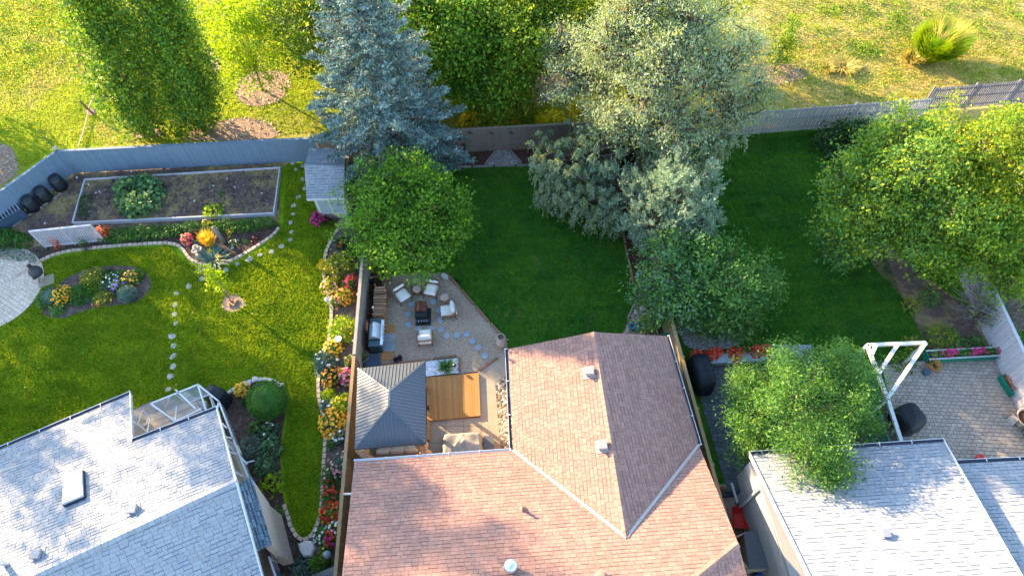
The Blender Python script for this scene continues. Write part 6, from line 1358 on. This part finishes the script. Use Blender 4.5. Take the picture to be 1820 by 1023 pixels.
def planter(label, p, q_, w_, h_, fl, mats='plastic_green', group=None, dens=1):
    t = thing('planter_box', label, 'planter', p); d = (q_ - p); L_ = d.length; an = math.atan2(d.y, d.x); c = (p + q_) / 2; M = Matrix.Translation((c.x, c.y, 0)) @ Matrix.Rotation(an, 4, 'Z')
    def bb(cen, dim, nm, mt): k = MB().box(cen, dim); k.v = [M @ Vector(v) for v in k.v]; k.build(nm, mt, t)
    for sy in (-1, 1): bb((0, sy * w_ / 2, h_ / 2), (L_, .04, h_), 'side_panel', mats)
    for sx in (-1, 1): bb((sx * L_ / 2, 0, h_ / 2), (.04, w_ + .04, h_), 'side_panel', mats)
    for sy in (-1, 1): bb((0, sy * w_ / 2, h_ + .01), (L_ + .06, .07, .025), 'rim', 'fence_white' if L_ > 2 else mats)
    bb((0, 0, h_ * .8), (L_ - .06, w_ - .05, .03), 'soil', 'soil_dark')
    n_ = int(260 * L_ * dens); P = np.c_[RNG.uniform(-L_ / 2 + .08, L_ / 2 - .08, n_), RNG.uniform(-w_ / 2 + .06, w_ / 2 - .06, n_), RNG.uniform(h_ * .85, h_ + .2, n_), np.ones(n_)] @ np.array(M.transposed())
    mk('foliage', quads_mesh('foliage', leaves(P[:, :3], .07, up=.4), 'leaf_mid' if L_ > 2 else 'flower_rust'), t)
    if fl:
        s = (np.sin(P[:, 0] * 5.2) + .6 * RNG.normal(size=n_)) > .5; mk('blossoms', quads_mesh('blossoms', leaves(P[s][:, :3] + np.array([0, 0, .06]), .085, up=.8, asp=.9), 'flower_' + fl), t)
planter('long green planter box with magenta flowers along the right patio', at(1646, 634, .25), at(1778, 627, .25), .42, .45, 'magenta')
planter('small green planter box with dry plants against the pale fence', at(1783, 668, .2), at(1803, 700, .2), .38, .35, None)
pot('flower pot with reddish green plant at the corner of the long planter', 1655, 655, .18, .3, 'clay', plant='leaf_olive', pr=.32, ph=.35, flower='rust'); t = thing('small_stool', 'small blue stool beside the flower pot', 'stool', at(1647, 661)); MB().box(tuple(at(1647, 661, .15)), (.28, .24, .3), taper=.8).build('seat', 'fence_navy', t); MB().box(tuple(at(1647, 661, .31)), (.26, .22, .03)).build('top', 'fence_navy', t)
q = at(1812, 752); t = thing('planter_bowl', 'large round cream bowl of soil with white figure at the right edge', 'planter', q)
MB().lathe([(.22, 0), (.2, .1), (.14, .2), (.3, .42), (.44, .62), (.47, .68), (.42, .68), (.38, .6)], 26, q).build('bowl', 'clay_pale', t, smooth=True); MB().lathe([(.40, .60), (.2, .62)], 22, q).build('soil', 'bark_red', t)
MB().lathe([(.10, .6), (.13, .7), (.09, .85), (.13, .95), (.14, 1.05), (.06, 1.12)], 14, q + Vector((.12, .02, 0))).build('figure', 'ceramic_white', t, smooth=True)
mk('stone_block', MB().box((0, 0, .14), (.36, .34, .26), taper=.9).mesh('stone_block', 'stone_white'), None, Matrix.Translation(at(1796, 748)) @ Matrix.Rotation(.5, 4, 'Z'), label='cream stone block beside the round bowl', category='stone block')
q = at(1822, 776); t = thing('hose_ring', 'dark metal ring table cut off by the right edge', 'ring', q); k = MB(); k.tube([q + Vector((math.cos(a) * .28, math.sin(a) * .28, .35)) for a in np.linspace(0, math.tau, 25)], .025, 6).build('rim', 'metal_black', t); MB().lathe([(.27, .33), (.27, .34)], 22, q).build('top', 'glass_pane', t)
for i in range(3): MB().tube([q + Vector((math.cos(i * 2.1) * .25, math.sin(i * 2.1) * .25, .33)), q + Vector((math.cos(i * 2.1) * .25, math.sin(i * 2.1) * .25, .03))], .015, 6).build('leg', 'metal_black', t)
t = thing('red_bucket', 'small red bucket at the gutter of the lower right roof', 'bucket', at(1740, 822)); q = at(1740, 815, .2); q.z = .05; MB().lathe([(.12, 0), (.16, .3), (.17, .31), (.14, .29)], 14, q).build('body', 'plastic_red', t); MB().tube([q + Vector((-.16, 0, .3)), q + Vector((0, -.08, .38)), q + Vector((.16, 0, .3))], .01, 5).build('handle', 'galvanised', t)
mk('ground_box', MB().box((0, 0, .12), (.34, .5, .24), taper=.92).mesh('ground_box', 'fence_navy'), None, Matrix.Translation(at(1462, 645)) @ Matrix.Rotation(.2, 4, 'Z'), label='dark blue utility box at the corner of the paver pad', category='box')
# side yard between the houses
q = at(1309, 925); t = thing('wheelbarrow', 'red wheelbarrow standing between the two houses', 'wheelbarrow', q); k = MB()
ang = Matrix.Translation(q) @ Matrix.Rotation(-.15, 4, 'Z')
def loc(mb, nm, mt): mb.v = [ang @ Vector(v) for v in mb.v]; mb.build(nm, mt, t)
top = [(-.33, .42), (.33, .42), (.33, -.42), (-.33, -.42)]; bot = [(-.2, .22), (.2, .22), (.2, -.3), (-.2, -.3)]
k = MB(); k.add([(x, y, .62) for x, y in top] + [(x, y, .34) for x, y in bot] + [(x * .94, y * .95, .62) for x, y in top] + [(x * .92, y * .92, .37) for x, y in bot], [(i, (i + 1) % 4, 4 + (i + 1) % 4, 4 + i) for i in range(4)] + [(8 + i, 12 + i, 12 + (i + 1) % 4, 8 + (i + 1) % 4) for i in range(4)] + [(4, 5, 6, 7), (12, 15, 14, 13)] + [(i, 8 + i, 8 + (i + 1) % 4, (i + 1) % 4) for i in range(4)]); loc(k, 'tray', 'plastic_red')
loc(MB().tube([(0, -.04, .2), (0, .04, .2)], .2, 14) if False else MB().lathe([(.19, -.04), (.2, 0), (.19, .04)], 16), 'wheel_hub', 'rubber') if False else None
k = MB(); k.tube([(-.035, .55, .2), (.035, .55, .2)], .2, 16); loc(k, 'wheel', 'rubber')
for sx in (-1, 1):
    k = MB(); k.tube([(sx * .05, .58, .2), (sx * .2, .1, .32), (sx * .28, -.95, .55)], .02, 6); loc(k, 'handle', 'wood_log')
    k = MB(); k.tube([(sx * .2, -.25, .33), (sx * .24, -.38, 0)], .018, 6); loc(k, 'leg', 'metal_black')
B_ = [at(1323, 946, 1.5), at(1354, 944, 1.5), at(1369, 1007, 1.5), at(1332, 1008, 1.5)]; t = thing('storage_cabinet', 'dark grey outdoor cabinet with open doors against the white siding', 'cabinet', (B_[0].x, B_[0].y, 0))
MB().prism([b[:2] for b in B_], .05, 1.48).build('body', 'cardboard', t); MB().slab([b + (b - sum(B_, Vector()) / 4) * .06 for b in B_], .07).build('lid', 'box_grey', t)
for a, b in ((B_[0], at(1302, 956, 1.45)), (B_[3], at(1312, 990, 1.45))):
    MB().add([Vector((a.x, a.y, .1)), Vector((b.x, b.y, .1)), Vector((b.x, b.y, 1.4)), Vector((a.x, a.y, 1.4))], [(0, 1, 2, 3)]); d = Vector((b.x - a.x, b.y - a.y, 0)); c = (a + b) / 2; MB().box((c.x, c.y, .75), (d.length, .04, 1.35), rz=math.atan2(d.y, d.x)).build('door', 'cardboard', t)
t = thing('blue_tub', 'blue plastic tub beneath the cabinet at the bottom edge', 'tub', at(1345, 1030)); q = at(1350, 1035, .2); q.z = .03; MB().lathe([(.25, 0), (.32, .45), (.34, .46), (.29, .44)], 18, q).build('body', 'plastic_blue', t); MB().lathe([(.33, .46), (.3, .5)], 18, q).build('lid', 'plastic_blue', t)
t = thing('timber_sleeper', 'dark timber sleeper across the gap between the houses', 'timber', at(1300, 876)); MB().bar(at(1276, 880, .08), at(1335, 874, .08), .2, .16).build('sleeper', 'gutter_dark', t)
bush('weeds', 'rusty weeds growing beside the dark sleeper', 1284, 872, .25, .25, 'flower_rust', size=.06, cat='plant')
# park things
q = at(166, 203); t = thing('wooden_stake', 'leaning wooden stake in the sunny park grass', 'stake', q); MB().bar(q, q + Vector((-.35, .15, .95)), .09).build('stake', 'wood_edge', t)
ropep = [(138, 262), (146, 240), (153, 215), (158, 190), (168, 165), (174, 140)]
t = thing('rope', 'pale rope lying in a curve over the park grass', 'rope', at(146, 240)); MB().tube([at(x, y, .15) for x, y in ropep], .03, 6).build('rope', 'rope', t)
q = at(97, 262, 1.8); t = thing('wind_chime', 'small clay ornament on the corner post of the blue fence', 'ornament', Vector((CORN.x, CORN.y, 1.8))); q = Vector((CORN.x, CORN.y + .05, 1.83)); MB().lathe([(.05, 0), (.12, .05), (.14, .14), (.05, .2)], 12, q).build('body', 'clay_pale', t, smooth=True); MB().tube([q + Vector((.05, 0, .1)), q + Vector((-.6, .5, .5))], .02, 5).build('arm', 'metal_black', t)
# ================================================================ TREES AND SHRUBS
# park poplars
poplar('poplar', 'tall dark poplar with sunlit yellow put into its leaf colour beyond the blue fence, left of the pair', tuple(at(270, 240)), 12.5, 1.65, 'leaf_poplar', K=1000, per=44)
poplar('poplar', 'tall dense poplar beyond the blue fence, right of the pair', tuple(at(362, 230)), 12.0, 1.45, 'leaf_poplar', K=1000, per=44)
q = at(467, 160)
tree('young_tree', 'bright lime green young tree in a mulch ring beyond the fence', tuple(q), [((q.x + .1, q.y, 3.4), (2.1, 2.1, 2.3), 170, 42, .30), ((q.x + .5, q.y + .3, 5.0), (1.3, 1.3, 1.2), 60, 42, .28)], 'leaf_lime', .13, trunk_r=.07, bark='bark_light')
# big park trees behind the spruce
def ptree(label, px, py, z, rpx, mat, base=None, rz=None, K=None, per=40, size=.15, second=None, cr=.42, name='park_tree'):
    c = at(px, py, z); r = 1.15 * rpx * mpp(px, py, z); b = Vector((c.x, c.y, 0)) if base is None else at(*base); K = K or int(44 * r * r + 50)
    return tree(name, label, tuple(b), [(tuple(c), (r, r, rz or r * .85), K, per, cr)], mat, size, trunk_r=.16, bark='bark_light', second=second)
ptree('green and yellow park tree left of the top of the blue spruce', 560, 35, 4.0, 70, 'leaf_park', base=(565, 110))
ptree('dense dark green park tree right of the top of the spruce', 745, 45, 5.0, 90, 'leaf_green', base=(770, 140), second=('leaf_park', .3))
ptree('large dark green park tree above the tan fence', 850, 90, 3.2, 95, 'leaf_green', base=(850, 175), second=('leaf_poplar', .3))
ptree('park tree with visible pale trunk and yellow-green crown', 915, 30, 5.0, 75, 'leaf_yellowgreen', base=(912, 108))
ptree('dark park tree at the top edge left of the silver tree', 965, -10, 5.0, 70, 'leaf_park', base=(975, 70))
ptree('dark green park tree between the spruce and the large dark tree', 800, 20, 5.5, 70, 'leaf_green', base=(805, 70), second=('leaf_park', .35))
ptree('small green park tree at the top edge right of the lime tree', 510, 10, 3.0, 50, 'leaf_yellowgreen', base=(512, 60))
ptree('yellow-green park tree at the top edge between spruce and dark tree', 660, -20, 3.5, 60, 'leaf_lime', base=(665, 30))
ptree('dark green park tree just left of the silver tree behind the fence', 935, 75, 3.4, 62, 'leaf_park', base=(940, 150), second=('leaf_yellowgreen', .3))
ptree('leafy green park tree low between the two dark park trees', 890, 150, 2.4, 48, 'leaf_park', base=(895, 185), second=('leaf_yellowgreen', .3))
ptree('young yellow-leaved park tree half hidden behind the silver tree', 1085, 70, 3.6, 70, 'leaf_yellowgreen', base=(1090, 130), second=('leaf_yellow', .2))
ptree('olive tinted park tree behind the silver crown', 1230, 40, 3.0, 60, 'leaf_park', base=(1235, 95))
for px_, py_, r_, h_, lb in ((930, 185, 1.15, 1.5, 'bright yellow-green rounded bush beyond the tan fence'), (905, 205, .8, 1.0, 'low yellow bush close behind the tan fence'), (833, 210, .7, .8, 'small yellow bush beside the blue spruce branches'), (980, 215, 1.0, 1.2, 'golden bush beyond the tan fence under the silver tree'), (1040, 190, 1.1, 1.4, 'green and gold bush seen through the silver tree'), (1130, 200, 1.0, 1.2, 'yellow-green bush beyond the fence below the silver crown'), (810, 130, .8, .9, 'small lime bush between the spruce and the dark park tree')):
    bush('bush', lb, px_, py_, r_, h_, 'leaf_yellowgreen' if 'gold' not in lb and 'yellow bush' not in lb else 'leaf_yellow', size=.13, dens=2.2)
q = at(1375, 125); tree('small_pine', 'small sparse pine-like sapling in the dry park grass', tuple(q), [((q.x + .35, q.y + .6, 1.9), (.45, .45, 1.3), 50, 30, .14), ((q.x + .2, q.y + .3, 1.0), (.9, .7, .6), 40, 26, .16)], 'leaf_yellowgreen', .11, trunk_r=.04)
for i, (x, y, r_, h_, lb, n_) in enumerate(((1655, 92, 1.5, 1.7, 'large leaning clump of tall golden-green grass in the park', 6500), (1620, 104, .8, .6, 'low grass clump at the left foot of the tall grass', 500), (1500, 118, .9, .35, 'low golden grass clump in the park left of the tall clump', 400), (1470, 122, .5, .3, 'smallest low grass tuft in the park', 300))):
    grass_clump('tall_grass', lb, x, y, r_, h_, 'blade_dry' if i else 'leaf_lime', n=n_, w=.06, spread=.55, lean=(.35, .25) if i == 0 else (.2, .1))
grass_clump('tall_grass', 'feathery straw coloured plumes rising from the tall grass clump', 1662, 84, 1.3, 2.0, 'blade_dry', n=700, w=.035, spread=.5, lean=(.35, .28))
# blue spruce
b = at(706, 292); spruce('blue_spruce', 'tall blue spruce between the vegetable garden and the middle lawn', tuple(b), (b.x - .1, b.y - .1, 14.8), 4.15, 'needle_blue', tiers=33, per_tier=14)
bush('spruce_seedling', 'low blue spruce shrub on the bark bed', 803, 287, .65, .4, 'needle_blue', size=.11, asp=.25, dens=2.0, rx=1.1, ry=.6)
# maple in front of the spruce
c = at(722, 385, 3.4); r_ = 108 * mpp(722, 385, 3.4); L_ = [((c.x, c.y, 3.4), (r_ * .86, r_ * .82, 2.3), 380, 50, .30)]
for dx, dy, dz, s in ((-.75, .5, .7, .4), (.8, .3, .4, .42), (.1, -.85, -.2, .42), (-.6, -.6, -.2, .45), (.7, -.5, .1, .4), (.1, .8, 1.0, .42)): L_.append(((c.x + dx * r_ * .75, c.y + dy * r_ * .75, 3.4 + dz), (r_ * s, r_ * s, 1.1), 46, 40, .26))
tree('maple_tree', 'full green tree beside the gravel patio in front of the spruce', (c.x, c.y, 0), L_, 'leaf_green', .115, trunk_r=.15, second=('leaf_bright', .05), asp=.7)
q = at(652, 470, 1.2); bush('branch', 'yellow leaved shrub poking out below the green tree', 655, 468, .34, 1.2, 'leaf_yellow', size=.11)
# silver tree
b = at(1135, 283); sl = []
for (x, y, z, rp, rz, K) in ((1170, 120, 7.2, 92, 2.0, 150), (1085, 75, 7.4, 66, 1.5, 80), (1275, 115, 6.6, 84, 1.8, 130), (1035, 130, 5.4, 62, 1.4, 75), (1185, 215, 5.0, 80, 1.4, 110), (1300, 190, 4.4, 58, 1.2, 70), (1090, 205, 5.0, 56, 1.3, 70), (1120, 25, 8.4, 60, 1.4, 75), (1225, 40, 8.2, 76, 1.5, 95), (1325, 70, 6.4, 44, 1.2, 45), (1345, 150, 5.2, 34, 1.0, 34), (1000, 70, 5.6, 36, 1.0, 30), (1160, -20, 9.0, 60, 1.2, 60)):
    c = at(x, y, z); r = rp * mpp(x, y, z); sl.append(((c.x, c.y, z), (r, r, rz), int(K * 1.3), 62, .34))
tree('silver_tree', 'huge airy silvery sage tree between the middle and right lawns', tuple(b), sl, 'leaf_silver', .12, trunk_r=.33, second=('leaf_olive', .12), up=.25, asp=.36, dirw=.35, droop=.5, twigs=.35, shell=(.25, 1.0))
sl = []
for (x, y, z, rp, rz, K) in ((1010, 285, 3.0, 75, 1.2, 190), (1250, 245, 4.0, 62, 1.4, 130), (985, 340, 2.0, 34, .8, 40), (1065, 265, 3.6, 48, 1.1, 80), (1160, 255, 3.8, 40, 1.0, 50)):
    c = at(x, y, z); r = rp * mpp(x, y, z); sl.append(((c.x, c.y, z), (r, r, rz), int(K * .72)))
spray_tree('silver_tree', 'silvery lower tree with drooping sprays over the back of the middle lawn', tuple(at(1100, 288)), sl, 'leaf_silver', trunk_r=.2, size=.12, asp=.34, second=('leaf_olive', .12), sprays=10, per=20, slen=.6, drop=.9)
c = at(1045, 355, 2.0); spray_tree('silver_shrub', 'silvery shrub hanging over the middle lawn below the silver tree', (c.x + .4, c.y + .3, 0), [((c.x, c.y, 2.0), (1.5, 1.3, .9), 90), ((c.x + .9, c.y - .6, 1.5), (.95, .8, .8), 45)], 'leaf_silver', trunk_r=.1, size=.11, second=('leaf_olive', .12), sprays=9, per=18, slen=.6)
def juniper(label, px, py, z, rp, rz, mat='needle_juniper', K=150, name='juniper'):
    c = at(px, py, z); r = rp * mpp(px, py, z); return spray_tree(name, label, (c.x, c.y, 0), [((c.x, c.y, z), (r, r, rz), K)], mat, trunk_r=.08, size=.12, asp=.22, sprays=10, per=16, slen=.62, drop=-.35, cat='juniper')
juniper('dark green juniper between the silver tree and the lawn', 1103, 335, 2.2, 54, 1.5, K=140)
juniper('broad grey-green juniper in the middle of the east border', 1200, 348, 3.6, 68, 2.0, K=260)
juniper('blue-green juniper leaning below the grey-green one', 1165, 395, 2.6, 50, 1.3, K=140)
juniper('grey-blue juniper at the right side of the east border', 1232, 398, 2.6, 44, 1.4, K=120)
def decid(label, lobes, mat, size=.12, per=38, second=None, base=None, name='shrub_tree', cr=.26, tr=.1, asp=.62, twigs=.22, dens=30, cat='tree'):
    L_ = []
    for (x, y, z, rp, rz) in lobes:
        c = at(x, y, z); r = rp * mpp(x, y, z); L_.append(((c.x, c.y, z), (r, r, rz), int(dens * r * r + 30), per, cr))
    b = L_[0][0] if base is None else at(*base); return tree(name, label, (b[0], b[1], 0), L_, mat, size, trunk_r=tr, second=second, asp=asp, twigs=twigs, cat=cat)
decid('green shrub tree at the lower end of the east border', [(1185, 490, 2.4, 58, 1.4), (1165, 545, 1.6, 42, 1.1), (1195, 440, 2.6, 46, 1.2), (1215, 535, 2.0, 48, 1.2)], 'leaf_mid', second=('leaf_bluegrey', .16), size=.105, per=46)
decid('broad green shrub tree spreading over the right lawn', [(1285, 500, 2.4, 68, 1.4), (1325, 520, 1.8, 50, 1.1), (1275, 560, 1.4, 48, 1.0), (1245, 450, 2.2, 44, 1.1), (1350, 500, 1.7, 34, .8), (1315, 575, 1.1, 30, .7)], 'leaf_mid', second=('leaf_feather', .2), size=.105, per=46)
# right yard trees
decid('large yellow-green tree at the left of the right yard group', [(1600, 320, 5.0, 95, 2.1), (1545, 385, 3.6, 72, 1.5), (1595, 250, 5.2, 56, 1.4), (1650, 400, 4.0, 75, 1.6), (1510, 410, 3.0, 42, 1.0), (1530, 320, 4.2, 50, 1.3)], 'leaf_yellowgreen', size=.115, per=62, second=('leaf_mid', .35), base=(1610, 420), tr=.2, name='maple_tree', cr=.32)
decid('large bright yellow-green tree in the upper right corner', [(1735, 280, 5.2, 72, 1.8), (1800, 300, 5.0, 80, 1.9), (1672, 222, 5.2, 32, 1.0), (1800, 225, 5.2, 34, 1.0), (1730, 335, 4.6, 60, 1.4)], 'leaf_yellowgreen', size=.115, per=62, second=('leaf_yellow', .10), base=(1770, 380), tr=.2, name='maple_tree', cr=.32)
decid('green tree at the right edge below the yellow-green crown', [(1730, 410, 4.0, 70, 1.6), (1800, 420, 3.6, 72, 1.6), (1680, 460, 2.6, 44, 1.1), (1800, 490, 2.6, 44, 1.2)], 'leaf_yellowgreen', size=.115, per=56, second=('leaf_green', .45), base=(1750, 480), tr=.18, name='maple_tree', cr=.3)
decid('small green understory tree reaching over the right lawn', [(1480, 425, 1.7, 24, .8), (1500, 445, 1.6, 26, .7)], 'leaf_mid', tr=.05)
decid('dark leafy vine heap against the grey picket fence', [(1500, 238, .9, 26, .6), (1530, 232, 1.0, 24, .7), (1475, 250, .6, 20, .5)], 'leaf_dark', tr=.04, cat='vine', name='vine')
patch('hosta_patch', 'patch of large round leaves at the edge of the right lawn', [(1462, 275), (1490, 262), (1515, 258), (1510, 275), (1480, 284)], .3, 'leaf_hosta', .26, 45, 'plant', asp=.95, up=.8)
# dead looking shrub at the right
q = at(1745, 560); t = thing('bare_shrub', 'half bare grey twiggy shrub beside the pale fence', 'shrub', q); k = MB()
for i in range(170):
    a = random.uniform(0, 6.28); r = random.uniform(.5, 2.0); h = random.uniform(.5, 2.0); s = q + Vector((math.cos(a) * .35, math.sin(a) * .35, .02)); e = q + Vector((math.cos(a) * r * 1.1, math.sin(a) * r, h)); m = s.lerp(e, .5) + Vector((random.gauss(0, .12), random.gauss(0, .12), .25))
    k.tube([s, m, e], [.022, .014, .005], 4, cap=False)
    for _ in range(5): p = m.lerp(e, random.random()); k.tube([p, p + Vector((random.gauss(0, .25), random.gauss(0, .25), random.gauss(.05, .15)))], [.008, .003], 3, cap=False)
k.build('twigs', 'twig_grey', t)
n_ = 900; P = sphere_pts(n_) * np.array([2.0, 1.8, .7]) * RNG.uniform(.5, 1, n_)[:, None] + np.array([q.x, q.y, 1.3]); P = P[np.sin(P[:, 0] * 3) + np.sin(P[:, 1] * 3 + 1) > .1]; P[:, 2] = np.maximum(P[:, 2], .1); mk('leaves', quads_mesh('leaves', leaves(P, .10, up=.4), 'leaf_yellowgreen'), t)
for (x, y, r_, h_, m_, lb) in ((1680, 600, .9, .7, 'leaf_yellowgreen', 'low yellow-green undergrowth bush beside the right lawn'), (1625, 610, .6, .5, 'leaf_olive', 'small olive bush on the bare soil above the pergola'), (1700, 615, .8, .6, 'leaf_mid', 'green bush behind the long green planter'), (1620, 540, .5, .6, 'leaf_olive', 'thin olive bush on the bare soil'), (1740, 612, .6, .5, 'leaf_mid', 'small bush behind the right end of the long planter'), (1655, 525, .6, .6, 'leaf_mid', 'green bush under the right tree group'), (1610, 640, .6, .9, 'leaf_green', 'green bush growing inside the pergola frame'), (1520, 640, .5, .7, 'leaf_olive', 'yellowish climbing plant left of the pergola'), (1500, 625, .4, .4, 'leaf_purple', 'small reddish plant beside the pergola')):
    bush('bush', lb, x, y, r_, h_, m_, size=.09)
# feathery tree over the right roof
decid('feathery light green tree overhanging the right whitish roof', [(1420, 700, 4.2, 88, 1.8), (1350, 725, 3.2, 58, 1.3), (1492, 692, 3.8, 66, 1.4), (1440, 790, 4.4, 60, 1.1), (1520, 735, 3.0, 44, 1.0), (1345, 790, 2.4, 36, .9), (1480, 830, 4.3, 34, .6), (1330, 685, 2.6, 34, .9), (1505, 650, 3.2, 40, .9), (1400, 650, 3.4, 34, .9)],
      'leaf_feather', size=.09, per=90, second=('leaf_mid', .3), base=(1430, 740), tr=.14, name='feathery_tree', asp=.38, cr=.26, twigs=.1, dens=42)
# trees west of the picture whose long evening shadows cross the left lawn and the roofs
for x_, y_, h_, r_, K_, lb in ((-35.8, 30.0, 19.0, 3.6, 620, 'tall tree beyond the left edge of the picture, nearer the corner fence'), (-39.5, 24.6, 13.5, 2.7, 300, 'tree beyond the left edge of the picture, level with the vegetable garden'), (-41, 19.0, 13.0, 2.0, 90, 'thin tree beyond the left edge of the picture, level with the round patio')):
    tree('tall_tree', lb, (x_, y_, 0), [((x_, y_, h_ * .58), (r_, r_, h_ * .42), K_, 34, .42)], 'leaf_park', .2, trunk_r=.25, shell=(.3, 1.0))
for x_, y_, h_, r_, K_, lb in ((-34.6, 33.2, 6.6, 2.3, 190, 'low broad tree beyond the left edge of the picture, beside the tall one'), (-35.4, 27.0, 8.0, 2.5, 230, 'low dense tree beyond the left edge of the picture, under the tall one'), (-37.0, 22.0, 8.5, 2.7, 230, 'low dense tree beyond the left edge of the picture, level with the compost bins')):
    tree('low_tree', lb, (x_, y_, 0), [((x_, y_, h_ * .52), (r_, r_, h_ * .46), K_, 40, .36)], 'leaf_park', .2, trunk_r=.18, shell=(.3, 1.0))
